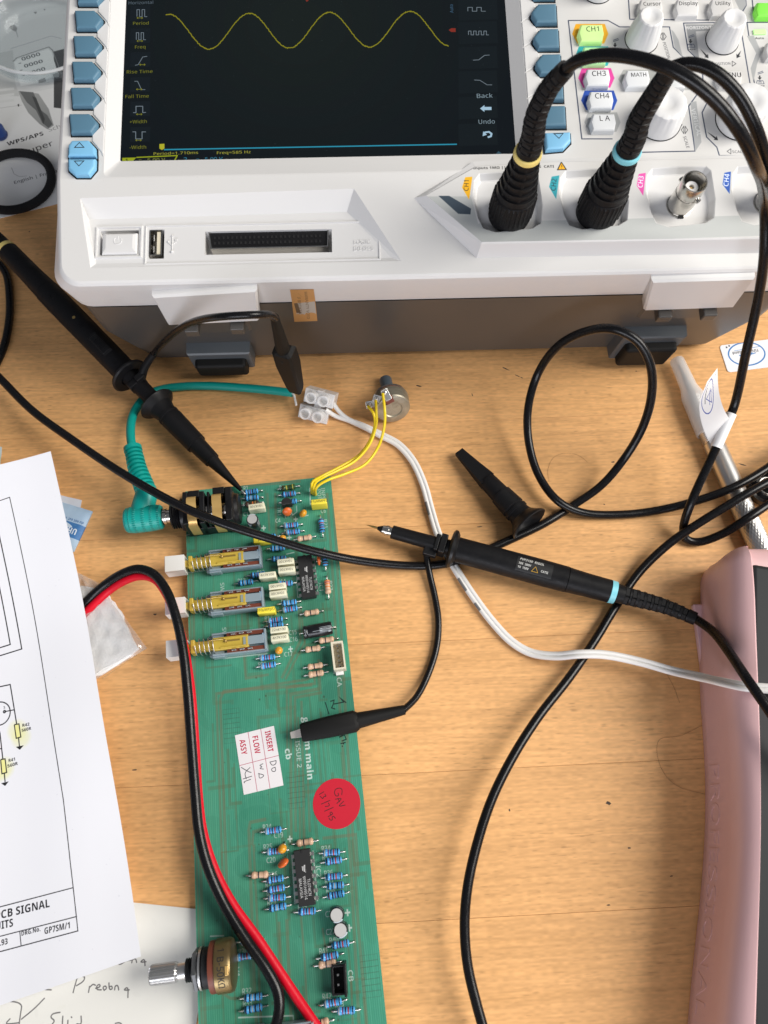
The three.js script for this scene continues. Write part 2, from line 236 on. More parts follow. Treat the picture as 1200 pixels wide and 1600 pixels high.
{
  const UVW = 325, UVH = 172, uvp = (a, b) => [(a + 32) / UVW, (b + 52) / UVH];
  const outline = (x0, y0, x1, y1, r) => { const p = rrect(x0, y0, x1, y1, r, 6); return [[x1, HINGE], ...p.slice(0, 14), [x0, HINGE], ...p.slice(14)]; };
  const o0 = outline(-22.9, -45.7, 282.6, 111, 7);
  const bl = S(187.7, 256, -3), br = S(806, 235.5, -3), sx0 = bl.x, sx1 = br.x, sy0 = (bl.y + br.y) / 2, sy1 = sy0 + 90;
  // printed panel
  const PW = 2048, PH = 1084;
  const panelMap = canvas(PW, PH, (c) => {
    c.fillStyle = '#cfcecc'; c.fillRect(0, 0, PW, PH);
    { const r = rng(55); for (let i = 0; i < 900; i++) { c.fillStyle = `rgba(90,84,76,${0.03 + 0.1 * r() * r()})`; c.fillRect(r() * PW, r() * PH, 1 + 2.5 * r() * r(), 1 + 2 * r() * r()); } for (let i = 0; i < 26; i++) { const x = r() * PW, y = r() * PH, a = r() * 6.3, l = 8 + 26 * r(); c.strokeStyle = `rgba(110,104,96,${0.06 + 0.12 * r()})`; c.lineWidth = 1.2; c.beginPath(); c.moveTo(x, y); c.lineTo(x + l * Math.cos(a), y + l * Math.sin(a)); c.stroke(); } }
    const X = (a) => (a + 32) / UVW * PW, Y = (b) => PH - (b + 52) / UVH * PH, mm = PW / UVW;
    const P = (px, py, n = 0) => { const p = S(px, py, n); return [X(p.x), Y(p.y)]; };
    const path = (pts, n = 0, close = true) => { c.beginPath(); pts.forEach((p, i) => (i ? c.lineTo : c.moveTo).apply(c, P(p[0], p[1], n))); if (close) c.closePath(); };
    const fill = (col, pts, n) => { c.fillStyle = col; path(pts, n); c.fill(); };
    const line = (pts, w = 0.42, col = '#27314a', n = 0) => { c.strokeStyle = col; c.lineWidth = w * mm; c.lineJoin = 'round'; path(pts, n, false); c.stroke(); };
    // words from one picture point to another, along the baseline
    const words = (s, p0, p1, h, col = '#1b1d22', n = 0, wt = 'bold') => { const a = P(...p0, n), b = P(...p1, n), L = Math.hypot(b[0] - a[0], b[1] - a[1]); c.save(); c.translate(...a); c.rotate(Math.atan2(b[1] - a[1], b[0] - a[0])); c.font = `${wt} ${h * mm * 1.38}px sans-serif`; c.textBaseline = 'alphabetic'; c.fillStyle = col; const w = c.measureText(s).width; c.scale(L / w, 1); c.fillText(s, 0, 0); c.restore(); };
    // control groups
    line([[957, 217], [909, 217], [888, 32], [950, 32], [968, 42], [1046, 42], [1052, 74], [1075, 97], [1089, 134], [1091, 145], [1076, 166], [1086, 236], [1003, 238], [993, 232]]);
    line([[1200, 244], [1124, 243], [1120, 230], [1104, 214], [1097, 176], [1106, 158], [1099, 138], [1097, 100], [1075, 78], [1068, 36], [1156, 35], [1172, 131]]);
    line([[1040, -60], [980, -30], [984, 30], [1147, 32], [1158, 22], [1166, 8], [1162, -30]]);
    line([[1172, -30], [1178, 25], [1260, 28]]);
    line([[1230, 35], [1167, 35], [1171, 62], [1183, 83], [1174, 107], [1179, 131]]);
    fill('#8f9193', [[1071, 38], [1116, 38], [1117, 47], [1087, 49], [1093, 96], [1079, 80]]);
    fill('#a5a7a8', [[1053, 50], [1060, 62], [1067, 90], [1054, 74], [1049, 46]]);
    fill('#a5a7a8', [[1079, 160], [1088, 158], [1096, 222], [1086, 237]]);
    fill('#a5a7a8', [[1167, 56], [1182, 84], [1173, 107], [1177, 128], [1183, 100], [1190, 82], [1178, 56]]);
    fill('#a5a7a8', [[1148, 0], [1165, -2], [1166, 8], [1158, 20]]);
    words('HORIZONTAL', [1071, 46], [1122, 45], 1.5, '#d8d8d8'); words('VERTICAL', [1080, 170], [1090, 213], 1.7, '#d4d6d6', 0, 'normal');
    words('POSITION', [1035, 66], [1043, 92], 1.25, '#1b1d22', 0, 'normal'); words('SCALE', [1067, 213], [1073, 232], 1.25, '#1b1d22', 0, 'normal');
    words('POSITION', [1114, 102], [1142, 101], 1.15, '#1b1d22', 0, 'normal'); words('SCALE', [1144, 239], [1164, 239], 1.2, '#1b1d22', 0, 'normal');
    const tri = (x, y, d, s = 4) => { c.strokeStyle = '#1b1d22'; c.lineWidth = 0.2 * mm; path([[x, y - s], [x, y + s], [x + d * 6, y]]); c.stroke(); };
    tri(1113, 100, -1); tri(1144, 99.5, 1); tri(1142, 236.5, -1); tri(1166, 236.5, 1);
    for (const [x, y] of [[1036, 57], [1069.5, 203]]) { c.strokeStyle = '#1b1d22'; c.lineWidth = 0.2 * mm; path([[x - 1, y - 6], [x - 5, y], [x - 1, y + 6]]); c.stroke(); path([[x + 1, y - 6], [x + 5, y], [x + 1, y + 6]]); c.stroke(); }
    const arrow = (x0, y0, x1, y1) => { const l = Math.hypot(x1 - x0, y1 - y0), ux = (x1 - x0) / l, uy = (y1 - y0) / l; fill('#1b1d22', [[x0, y0], [x1 - ux * 5 - uy * 1.4, y1 - uy * 5 + ux * 1.4], [x1 - ux * 6 - uy * 4, y1 - uy * 6 + ux * 4], [x1, y1], [x1 - ux * 6 + uy * 4, y1 - uy * 6 - ux * 4], [x1 - ux * 5 + uy * 1.4, y1 - uy * 5 - ux * 1.4]]); };
    arrow(1094, 76, 1107, 91); arrow(1158, 79, 1151, 91); arrow(1105, 206, 1122, 219); arrow(1062, 189, 1063, 200);
    for (const [x, y] of [[961, 66], [1079, 60], [1187, 117]]) { line([[x - 3, y - 1], [x + 6, y - 4]], 0.22); line([[x - 3, y - 3], [x + 5, y - 6]], 0.22); fill('#1b1d22', [[x - 3, y + 4], [x + 3, y + 4], [x, y + 8]]); fill('#1b1d22', [[x - 1, y + 1], [x + 1, y + 1], [x + 1, y + 4], [x - 1, y + 4]]); line([[x - 4, y + 9], [x + 5, y + 9], [x + 7, y + 14], [x - 5, y + 14], [x - 4, y + 9]], 0.2); line([[x - 1, y + 13], [x - 1, y + 10], [x + 2, y + 10], [x + 2, y + 13]], 0.18); words('Zero', [x - 5, y + 18.5], [x + 8, y + 18], 0.75); }
    words('Auto', [1180, 61], [1194, 61], 0.95);
    // rings round the channel keys, printed plates
    for (const [x, y, col] of [[922, 53, '#e9a81c'], [927, 88, '#1fa0ab'], [931.5, 122, '#d8409a'], [936, 157, '#1d4aa8'], [941, 191, '#a9abab']]) fill(col, [[x - 28, y], [x - 22.5, y - 15.5], [x + 23, y - 15.5], [x + 28.5, y], [x + 22, y + 15], [x - 20, y + 15]]);
    fill('#a6a8a6', [[966, 124], [974, 109], [1072, 109], [1080, 124], [1077, 141], [977, 140]]);
    // input plate (raised 0.8 mm)
    const n = 0.8;
    fill('#b7bab8', [[659, 307], [736, 307], [747, 350], [760, 346], [900, 344], [1260, 334], [1260, 366], [750, 383]], n);
    fill('#3c4a57', [[685, 306], [702, 306], [736, 326], [735, 335], [716, 334]], n);
    const tag = (col, p, s, a, b, k = '#1b1d22') => { fill(col, p, n); words(s, a, b, 1.9, k, n, 'normal'); };
    tag('#f0b31c', [[727, 277], [738, 276], [733, 312], [722, 293]], 'CH1', [732, 299], [733, 280]);
    tag('#2f9fac', [[862, 276], [874, 274], [869, 311], [858, 292]], 'CH2', [868, 299], [870, 279]);
    tag('#e04fa6', [[998, 272], [1009, 270], [1005, 306], [995, 290]], 'CH3', [1004, 294], [1006, 275], '#ffffff');
    tag('#1f55b4', [[1132, 270], [1142, 268], [1140, 303], [1129, 288]], 'CH4', [1138, 292], [1140, 272], '#ffffff');
    words('All Inputs 1M\u03A9 || 15pF 300V RMS  CATI', [728, 265], [866, 262], 1.05, '#222222', n);
    fill('#1b1d22', [[870, 266], [877, 252], [886, 265.5]], n); fill('#f2b21a', [[872.3, 264.8], [877.2, 254.4], [883.6, 264.3]], n); line([[877.6, 257.5], [877.8, 261.5]], 0.22, '#1b1d22', n); line([[877.8, 263], [877.9, 263.6]], 0.22, '#1b1d22', n);
  });
  const front = M.white.clone(); front.map = panelMap; front.color = lin(1, 1, 1); front.name = 'printed panel'; front.roughness = 0.5; front.roughnessMap = null;
  // housing shell with tapering flanks
  const hole = rrect(sx0 - 5.2, -5.6, sx1 + 5.2, sy1 + 5, 2, 4);
  part(scope, 'front_housing', boxUV(crease(loft([ring3(outline(-29, -44.6, 288, 115, 10), -30), ring3(outline(-29.2, -47, 288, 116, 10), -14), ring3(outline(-24.6, -47.2, 284.2, 112.4, 8), (a, b) => zf(a, b) - 1.2), ring3(outline(-23.7, -46.5, 283.4, 111.8, 7.6), (a, b) => zf(a, b) - 0.35), ring3(o0, zf)], false), 0.35)), M.white);
  const plateEdge = [[134.5, HINGE], [119.5, -15.5], [120.5, -18], [140.6, -35.6], [282.6, -35.6]];
  const upper = o0.filter((p) => p[1] >= HINGE), lower = o0.filter((p) => p[1] <= HINGE && !(p[0] > 280 && p[1] > -35));
  const tray = [[125, 310], [553, 295], [627, 409], [142, 420]].map(([x, y]) => { const p = S(x, y, 0); return SC.at('z', x, y, zf(p.x, p.y)); }).map((p) => [p.x, p.y]);
  const trayR = ccw([...tray]);
  part(scope, 'front_panel', [face(upper, [hole], zf, uvp), face(ccw([...lower, ...[...plateEdge].reverse()]), [trayR], zf, uvp)], front);
  // screen surround
  const scr = rrect(sx0, sy0, sx1, sy1, 0.6, 4);
  part(scope, 'screen_bezel', [loft([ring3(rrect(sx0 - 0.05, sy0 - 0.05, sx1 + 0.05, sy1 + 0.05, 0.65, 4), -3.05), ring3(hole, 0)].reverse(), false)], M.white);
  // screen picture
  const QW = 1600, QH = Math.round(1600 * 90 / (sx1 - sx0));
  const ui = canvas(QW, QH, (c) => {
    const P = (px, py) => { const p = S(px, py, -3); return [(p.x - sx0) / (sx1 - sx0) * QW, QH - (p.y - sy0) / 90 * QH]; }, k = QW / (sx1 - sx0);
    c.fillStyle = '#10171b'; c.fillRect(0, 0, QW, QH);
    const g = c.createRadialGradient(QW * 0.45, QH * 0.3, 60, QW * 0.45, QH * 0.3, QW * 0.6); g.addColorStop(0, '#161d1c'); g.addColorStop(1, '#0e1419'); c.fillStyle = g; c.fillRect(0, 0, QW, QH);
    const T = (s, x, y, w, h, col) => { const a = P(x, y), b = P(x + w, y - w * 0.03); c.save(); c.translate(...a); c.rotate(Math.atan2(b[1] - a[1], b[0] - a[0])); c.font = `${h * k}px sans-serif`; c.fillStyle = col; c.scale(Math.hypot(b[0] - a[0], b[1] - a[1]) / c.measureText(s).width, 1); c.fillText(s, 0, 0); c.restore(); };
    const L = (pts, w, col) => { c.strokeStyle = col; c.lineWidth = w * k; c.lineJoin = 'round'; c.beginPath(); pts.forEach((p, i) => (i ? c.lineTo : c.moveTo).apply(c, P(...p))); c.stroke(); };
    const F = (pts, col) => { c.fillStyle = col; c.beginPath(); pts.forEach((p, i) => (i ? c.lineTo : c.moveTo).apply(c, P(...p))); c.closePath(); c.fill(); };
    // icon cells
    for (const [y, s] of [[22, 'Period'], [58, 'Freq'], [95, 'Rise Time'], [134, 'Fall Time'], [172, '+Width'], [212, '-Width']]) F([[204, y - 13], [235, y - 14], [234, y + 9], [203, y + 10]], '#141b20');
    for (const y of [14, 51, 90, 128, 168, 210]) F([[716, y - 16], [776, y - 18], [778, y + 16], [717, y + 18]], '#131a1e');
    const yl = '#7d7d25', gr = '#717d86';
    T('Horizontal', 200, 7, 40, 2.1, '#5d6b76'); T('Period', 207, 39, 26, 2.1, yl); T('Freq', 210, 76, 18, 2.1, yl); T('Rise Time', 197, 115, 42, 2.1, yl); T('Fall Time', 195, 153.5, 38, 2.1, yl); T('+Width', 202, 193, 28, 2.1, yl); T('-Width', 202, 233, 27, 2.1, yl);
    const sq = (x, y, w, h, n, up) => { const pts = []; for (let i = 0; i < n; i++) { pts.push([x + w * i / n, y + h], [x + w * i / n, y], [x + w * (i + 0.5) / n, y], [x + w * (i + 0.5) / n, y + h]); } pts.push([x + w, y + h]); L(pts, 0.28, gr); };
    sq(214, 15, 16, 11, 2.001 | 0); sq(213, 51, 15, 11, 2); L([[211, 102], [216, 101], [223, 89], [230, 88]], 0.28, gr); L([[210, 127], [215, 127], [221, 140], [227, 140]], 0.28, gr);
    L([[208, 176], [212.5, 176], [212.5, 166], [223, 166], [223, 176], [228, 175.6]], 0.32, gr); L([[207, 206], [212, 206], [212, 217], [222, 217], [222, 206], [228, 206]], 0.32, gr);
    for (const [x, y] of [[215, 28], [215, 64], [219, 101], [214, 139.5], [214, 178.5], [213, 219]]) { L([[x - 1, y], [x + 8, y]], 0.25, yl); L([[x + 1, y - 1.5], [x - 1, y], [x + 1, y + 1.5]], 0.22, yl); L([[x + 6, y - 1.5], [x + 8, y], [x + 6, y + 1.5]], 0.22, yl); }
    // the trace
    const rr = rng(8), pts = []; for (let i = 0; i <= 520; i++) { const x = 259 + 442 * i / 520, base = 50 - (x - 259) / 442 * 5.5; pts.push([x, base - 27.5 * Math.sin((x - 358) / 125.5 * 2 * Math.PI) + (rr() - 0.5) * 1.7]); }
    L(pts, 0.46, '#767218'); L(pts, 0.2, '#8a8620');
    F([[249, 225], [257, 224.5], [257, 232], [253, 234.5], [249, 232]], '#a9a72a'); L([[256, 233.8], [714, 225.4]], 0.55, '#2a8ba6');
    T('Period=1.710ms', 239, 242.5, 71, 1.7, '#a7a33a'); T('Freq=585 Hz', 338, 241, 54, 1.7, '#a7a33a');
    F([[191, 247], [278, 243.5], [272, 251], [191, 255]], '#10171b'); F([[191, 246.5], [213, 246], [204, 256], [191, 257]], '#8f9a1c'); L([[213, 246], [277, 243], [271, 254]], 0.5, '#8f9a1c'); T('1', 195, 254, 6, 2.4, '#141a10'); T('=   5.00 V', 216, 253, 42, 2.0, '#8b8f45'); T('2', 286, 252.5, 7, 2.6, '#2f86a6'); T('=   5.00 V', 306, 251.5, 42, 2.0, '#3a8aa8');
    // right-hand menu
    sq(731, 11.5, 28, 6, 2); sq(732, 48.5, 32, 6, 4); L([[739, 94], [748, 93.5], [757, 86.5], [765, 86]], 0.28, gr); L([[741, 125], [750, 125.5], [761, 132.5], [769, 132.6]], 0.28, gr);
    T('Back', 744, 153, 26, 2.7, '#82959f'); T('Undo', 747, 193.5, 27, 2.7, '#82959f'); F([[750, 169.5], [757, 164], [757, 167], [768, 167], [768, 172], [757, 172], [757, 175]], '#9dbcd0');
    L([[757, 207], [764, 206], [768, 209], [767, 213], [762, 214.5]], 0.8, '#9dbcd0'); F([[754, 213], [755, 205], [761, 210.5]], '#9dbcd0');
    F([[774, 241], [779, 236], [783, 239], [783, 245], [779, 246]], '#31505e'); L([[775, 241], [781, 241]], 0.3, '#9dbcd0');
    c.save(); c.translate(...P(708.5, 20)); c.rotate(-Math.PI / 2); c.font = `${2 * k}px sans-serif`; c.fillStyle = '#40627f'; c.fillText('Auto', 0, 0); c.restore();
    F([[701, 47], [705, 44], [712, 44], [712, 50], [705, 50]], '#7c2c22'); F([[476, -3], [482, -3], [482, 1], [479, 3]], '#7c2c22');
    // dust
    for (let i = 0; i < 140; i++) { const a = rr(); c.fillStyle = `rgba(150,165,170,${0.06 + 0.16 * rr() * rr()})`; c.fillRect(rr() * QW, rr() * QH, 2 + 3 * rr() * a, 2 + 2 * rr()); }
  });
  const glass = std('screen glass', lin(1, 1, 1), 0.22); glass.map = ui; glass.color = lin(0.35, 0.35, 0.35); glass.emissive = lin(1, 1, 1); glass.emissiveMap = ui; glass.emissiveIntensity = 0.42; glass.specularIntensity = 0.5;
  part(scope, 'screen', face(scr, [], () => -3, (a, b) => [(a - sx0) / (sx1 - sx0), (b - sy0) / 90]), glass, 'dark screen showing a yellow sine trace above a flat blue trace');

  // rear cover in dark grey with a chamfered back edge
  part(scope, 'rear_cover', boxUV(crease(loft([ring3(rrect(-25.8, -45, 279, 110, 8), -30), ring3(rrect(-25.6, -45, 278, 109, 8), -56), ring3(rrect(-14.5, -43.8, 268, 100, 8), -87)].reverse(), false, true), 0.3)), M.grey);
  // soft keys
  const keyPts = [[106.5, 176], [139.5, 176], [152, 189.5], [151.5, 195], [142, 207], [109.5, 207]].map(([x, y]) => S2(x, y, 2.2));
  const step = 11.85, keys = ccw(keyPts), mid = [keyPts.reduce((s, p) => s + p[0], 0) / 6, keyPts.reduce((s, p) => s + p[1], 0) / 6];
  const keyGeo = (poly, h = 2.2) => crease(loft([ring3(inset(poly, 0.05), -0.6), ring3(inset(poly, 0.1), h * 0.55), ring3(inset(poly, 0.3), h * 0.8), ring3(inset(poly, 0.75), h * 0.95), ring3(inset(poly, 1.3), h)]), 0.45);
  const leftKey = keyGeo(keys), gaps = [], ridges = [];
  const rk = [[872, 175], [838, 175], [834, 178], [841, 193.5], [873, 193.5]];
  const rPoly = ccw([[830.5, 17], [841, 4.5], [870, 4], [871.5, 35], [838, 35], [830.5, 23]].map(([x, y]) => S2(x, y, 2.2))), rightKey = keyGeo(rPoly);
  const bevelRim = (poly, dx, dy) => { const p = inset(poly, -1.3).map(([a, b]) => [a + dx, b + dy]); gaps.push(loft([ring3(inset(poly, -0.55).map(([a, b]) => [a + dx, b + dy]), 0.03), ring3(inset(poly, -0.3).map(([a, b]) => [a + dx, b + dy]), 0.03)], true)); return p; };
  const facet = (pts) => { const p = ccw(pts); return loft([ring3(p, 0), ring3(inset(p, 0.12), 0.3), ring3(inset(p, 0.3), 0.36)]); };
  for (let i = 0; i < 7; i++) {
    const m = part(scope, 'soft_key', leftKey, M.blueKey); m.position.y = i * step * MM; bevelRim(keys, 0, i * step);
    const tip = keyPts[2], ty = tip[1] + i * step; ridges.push(facet([[tip[0] + 1.2, ty - 0.14], [tip[0] - 2.4, ty - 4.6], [tip[0] - 2.4, ty - 7.2], [tip[0] + 1.2, ty - step + 0.14], [sx0 - 5.5, ty - step - 2.3], [sx0 - 5.5, ty - 2.6]]));
  }
  const rTop = rPoly.map((p) => p), rc = Math.min(...rPoly.map((p) => p[0])), rty = rPoly.find((p) => p[0] === rc)[1];
  for (let i = -4; i < 2; i++) {
    const m = part(scope, 'soft_key', rightKey, M.blueKey); m.position.y = i * step * MM; bevelRim(rPoly, 0, i * step);
    const ty = rty + i * step; if (sx1 + 5.6 < rc - 2) ridges.push(facet([[rc - 1.2, ty - 0.14], [sx1 + 5.5, ty - 1.6], [sx1 + 5.5, ty - step - 1.3], [rc - 1.2, ty - step + 0.14], [rc + 2.2, ty - 7.2], [rc + 2.2, ty - 4.6]]));
  }
  // up and down keys
  const arrowTri = (px, py, up) => { const p = S(px, py, 2.2), s = up ? 1 : -1, t = (k) => [[-2.1 * k, -1.1 * s * k], [2.1 * k, -1.1 * s * k], [0, 1.4 * s * k]].map(([a, b]) => new THREE.Vector2(p.x + a, p.y + b)); const sh = new THREE.Shape(t(1)); sh.holes.push(new THREE.Path(t(0.72))); return new THREE.ExtrudeGeometry(sh, { depth: 0.06, bevelEnabled: false }).translate(0, 0, 2.19); };
  const pageKey = (pts, tx, ty, up) => { const poly = ccw(pts.map(([x, y]) => S2(x, y, 2.2))), k = part(scope, 'page_key', keyGeo(poly), M.paleBlueKey, 'pale blue page key with an arrow outline'); bevelRim(poly, 0, 0); part(k, 'arrow_mark', arrowTri(tx, ty, up), M.ink); };
  pageKey([[105.5, 226], [111, 218], [138, 217.5], [148.5, 229], [149, 243.5], [105, 243.5]], 124, 227, true);
  pageKey([[105, 247], [149, 246.5], [148.5, 261], [138.5, 273], [117, 273], [105.5, 263]], 123.5, 255, false);
  pageKey([[851, 206], [892, 204.5], [893, 219], [881, 231.5], [853, 234]], 873, 212, false);
  for (const g of gaps) part(scope, 'key_gap', g, M.dark); for (const g of ridges) part(scope, 'bezel_facet', g, M.white);

  // channel keys and other white keys
  const hexAt = (x, y, n = 2.6, w = 20, h = 13.8) => ccw([[x - w, y], [x - w * 0.8, y - h], [x + w * 0.86, y - h], [x + w, y], [x + w * 0.86, y + h], [x - w * 0.8, y + h]].map(([a, b]) => S2(a, b, n)));
  const cap = (name, x, y, text, mat, w, h, label, ts = 2.3) => { const n = 2.6, k = part(scope, name, keyGeo(hexAt(x, y, n, w, h), n), mat, label), c = S(x, y - h * 0.38, n); if (text) part(k, 'lettering', lettering(text, ts, 0.05).translate(c.x + 0.5, c.y, n - 0.01), M.ink); };
  const lit = (r, g, b, e) => std('lit key', lin(r, g, b), 0.45, 0, { emissive: lin(r, g, b), emissiveIntensity: e });
  cap('lit_channel_light', 924, 50.5, 'CH1', lit(0.55, 0.8, 0.3, 0.16), 21, 13.8, 'channel key glowing green inside a yellow ring');
  cap('lit_channel_light', 929, 85.5, 'CH2', lit(0.42, 0.78, 0.36, 0.16), 21, 13.8, 'channel key glowing green inside a teal ring');
  cap('channel_key', 934, 120, 'CH3', M.whiteKey, 21, 13.8, 'channel key inside a pink ring'); cap('channel_key', 939, 155, 'CH4', M.whiteKey, 21, 13.8, 'channel key inside a blue ring'); cap('channel_key', 943, 190, 'L A', M.whiteKey, 21, 13.8);
  cap('function_key', 996, 122, 'MATH', M.whiteKey, 21, 14, null, 1.75); cap('function_key', 1053, 124, 'REF', M.whiteKey, 21, 14, null, 1.75);
  for (const [x, s] of [[1017, 'Cursor'], [1074, 'Display'], [1128, 'Utility']]) cap('menu_key', x, 11, s, M.white, 20, 13.5, null, 1.75);
  for (const x of [1017, 1074, 1128]) cap('menu_key', x - 3, -34, '', M.white, 20, 13.5);
  cap('menu_key', 1141, 122, 'MENU', M.white, 20, 13, null, 2.1);
  cap('run_light', 1197, 14, '', lit(0.18, 0.62, 0.06, 0.2), 17, 12); cap('menu_key', 1213, 78, '', M.white, 18, 13);
  { const p = S(1187, 50, 0.4); part(scope, 'indicator_light', rbox(5.2, 2.3, 0.6, 0.25, p.x, p.y, 0.35), lit(0.45, 0.8, 0.3, 0.3)); }
  // fluted knobs, each with a dished top
  function knob(name, bx, by, tx, ty, r0, r1, dish) {
    const b = S(bx, by, 0), sh = []; let h = 6; for (let n = 4; n < 30; n += 0.2) { const q = S(tx, ty, n); if (Math.hypot(q.x - b.x, q.y - b.y) < Math.hypot(S(tx, ty, h).x - b.x, S(tx, ty, h).y - b.y)) h = n; }
    const K = sub(scope, name), c = V(b.x, b.y, 0), N = 96, rows = [[0, r0], [0.6, r0 * 1.0], [h * 0.35, r0 * 0.965], [h * 0.9, r1 * 1.01], [h * 0.97, r1 * 0.96], [h, r1 * 0.86], [h - 0.02, dish * 1.25], [h - 0.4, dish * 0.95], [h - 0.75, dish * 0.4], [h - 0.8, 0.01]];
    const pos = [], idx = []; rows.forEach(([z, r], i) => { for (let k = 0; k <= N; k++) { const a = k / N * 2 * Math.PI, w = Math.cos(a * 12), f = z > h * 0.25 && i > 1 && i < 6 ? 1 - 0.032 * Math.max(0, w) * Math.min(1, (z - h * 0.2) / (h * 0.4)) : 1; pos.push(c.x + r * f * Math.cos(a), c.y + r * f * Math.sin(a), z); } });
    for (let i = 0; i + 1 < rows.length; i++) for (let k = 0; k < N; k++) { const a = i * (N + 1) + k, d = a + N + 1; idx.push(a, a + 1, d + 1, a, d + 1, d); }
    const g = new THREE.BufferGeometry(); g.setAttribute('position', new THREE.Float32BufferAttribute(pos, 3)); g.setIndex(idx); g.computeVertexNormals();
    part(K, 'knob_cap', boxUV(crease(g, 0.5)), M.knob); part(K, 'knob_seam', new THREE.TorusGeometry(r0 * 1.01, 0.22, 6, 48).translate(c.x, c.y, 0.1), M.dark);
  }
  knob('position_knob', 1002, 63, 1020, 25, 6.6, 5.0, 2.3); knob('position_knob', 1128, 64, 1148, 27, 6.6, 5.0, 2.3);
  knob('scale_knob', 1029, 190, 1041, 158, 8.7, 7.7, 2.9); knob('scale_knob', 1154, 188, 1173, 154, 9.2, 8.2, 2.9);
  knob('menu_knob', 933, -14, 946, -46, 6.2, 5, 2.2);

  // input plate with four wells
  const plate = ccw([S2(663, 305, 0.8), S2(743, 259, 0.8), [sx1 + 3, -3], [282, -3], [282, -38.2], S2(752, 380, 0.8)]);
  const wells = [[-0.2, 0], [134.5, -6], [270, -11], [404, -15]].map(([dx, dy]) => ccw([[742, 283], [750, 272], [790, 269], [833, 269], [840, 275], [847, 319], [845, 348], [832, 356], [775, 362], [756, 356], [748, 340], [740, 307]].map(([x, y]) => S2(x + dx, y + dy * 0.75, 0.8))));
  part(scope, 'input_plate', [face(inset(plate, 0.5), wells.map((w) => inset(w, -0.35)), () => 0.8, uvp)], front);
  part(scope, 'plate_edge', [loft([ring3(inset(plate, -2.6), (a, b) => zf(a, b) - 0.25), ring3(plate, 0.4), ring3(inset(plate, 0.5), 0.8)], false), ...wells.map((w) => loft([ring3(inset(w, -0.35), 0.8), ring3(w, 0.5), ring3(inset(w, 1.1), -2.1), ring3(inset(w, 1.6), -2.4)], true))], M.white);
  // lower-left tray with power key, socket and logic port
  const off = (p, dx, dy) => [p[0] + dx, p[1] + dy];
  const [tTL, tTR, tBR, tBL] = tray, zt = (a, b) => zf(a, b);
  const floor = ccw([[139, 343], [542, 331], [612, 403], [150, 412]].map(([x, y]) => S2(x, y, -6.3)));
  const cut = (x0, y0, x1, y1, z = -6.3) => { const a = S2(x0, y0, z), b = S2(x1, y1, z); return [[a[0], b[1]], [b[0], b[1]], [b[0], a[1]], a]; };
  const holeP = cut(157, 361, 216, 397), holeU = cut(233, 359, 256, 404), holeL = cut(320, 362, 519, 394);
  const fl = [floor.length, ...floor];
  const order = (poly, first) => { let k = 0, best = 1e9; poly.forEach((p, i) => { const d = Math.hypot(p[0] - first[0], p[1] - first[1]); if (d < best) { best = d; k = i; } }); return [...poly.slice(k), ...poly.slice(0, k)]; };
  part(scope, 'port_tray', [loft([ring3(order(trayR, tBL), zt), ring3(order(floor, floor.reduce((m, p) => (p[0] + p[1] < m[0] + m[1] ? p : m))), -6.3)], false), face(floor, [holeP, holeU, holeL], () => -6.3), ...[holeP, holeU, holeL].map((h, i) => loft([ring3(h, -6.3), ring3(h, [-9, -15, -12][i])], true))], M.white);
  // raised rims round the power key and the port strip
  const rim = (p, w, h) => loft([ring3(inset(p, -w * 1.5), -6.3), ring3(inset(p, -w), -6.3 + h), ring3(inset(p, -w * 0.3), -6.3 + h), ring3(inset(p, 0.02), -6.3)], false);
  part(scope, 'port_rim', [rim(cut(154, 358, 218.5, 400), 0.7, 0.6), rim(cut(230, 355, 592, 404), 0.5, 0.45)], M.white);
  const pk = part(scope, 'power_key', (() => { const p = cut(159.5, 364, 213, 395, -4.8); return crease(loft([ring3(p, -8.8), ring3(p, -5.6), ring3(inset(p, 0.5), -5), ring3(inset(p, 1.6).map(([a, b]) => [a, b + 0.5]), -4.6)]), 0.25); })(), M.white, 'white power key with a raised standby symbol');
  { const c = S(184, 376, -4.6); part(pk, 'standby_mark', [new THREE.TorusGeometry(1.5, 0.16, 6, 28, 5.2).rotateZ(Math.PI / 2 + 0.55).translate(c.x, c.y, -4.6), rbox(0.3, 1.9, 0.3, 0.1, c.x, c.y + 1.1, -4.6)], M.knob); }
  { const a = S(236, 363, -8), b = S(254.5, 402, -8), w = b.x - a.x, h = a.y - b.y, cx = (a.x + b.x) / 2, cy = (a.y + b.y) / 2; const u = sub(scope, 'usb_port');
    part(u, 'shell', loft([ring3(rrect(cx - w / 2, cy - h / 2, cx + w / 2, cy + h / 2, 0.3, 2), -14), ring3(rrect(cx - w / 2, cy - h / 2, cx + w / 2, cy + h / 2, 0.3, 2), -6.4), ring3(rrect(cx - w / 2 + 0.35, cy - h / 2 + 0.35, cx + w / 2 - 0.35, cy + h / 2 - 0.35, 0.2, 2), -6.4), ring3(rrect(cx - w / 2 + 0.35, cy - h / 2 + 0.35, cx + w / 2 - 0.35, cy + h / 2 - 0.35, 0.2, 2), -13)], true), M.chrome);
    part(u, 'tongue', rbox(1.5, h - 1.2, 6, 0.15, cx + 1.0, cy, -9.8), M.ivory);
    for (const k of [-1, 1]) part(u, 'spring_leaf', new THREE.BoxGeometry(0.25, 2.6, 4).rotateY(0.35).translate(cx - w / 2 + 0.9, cy + k * 2.4, -9), M.steel); }
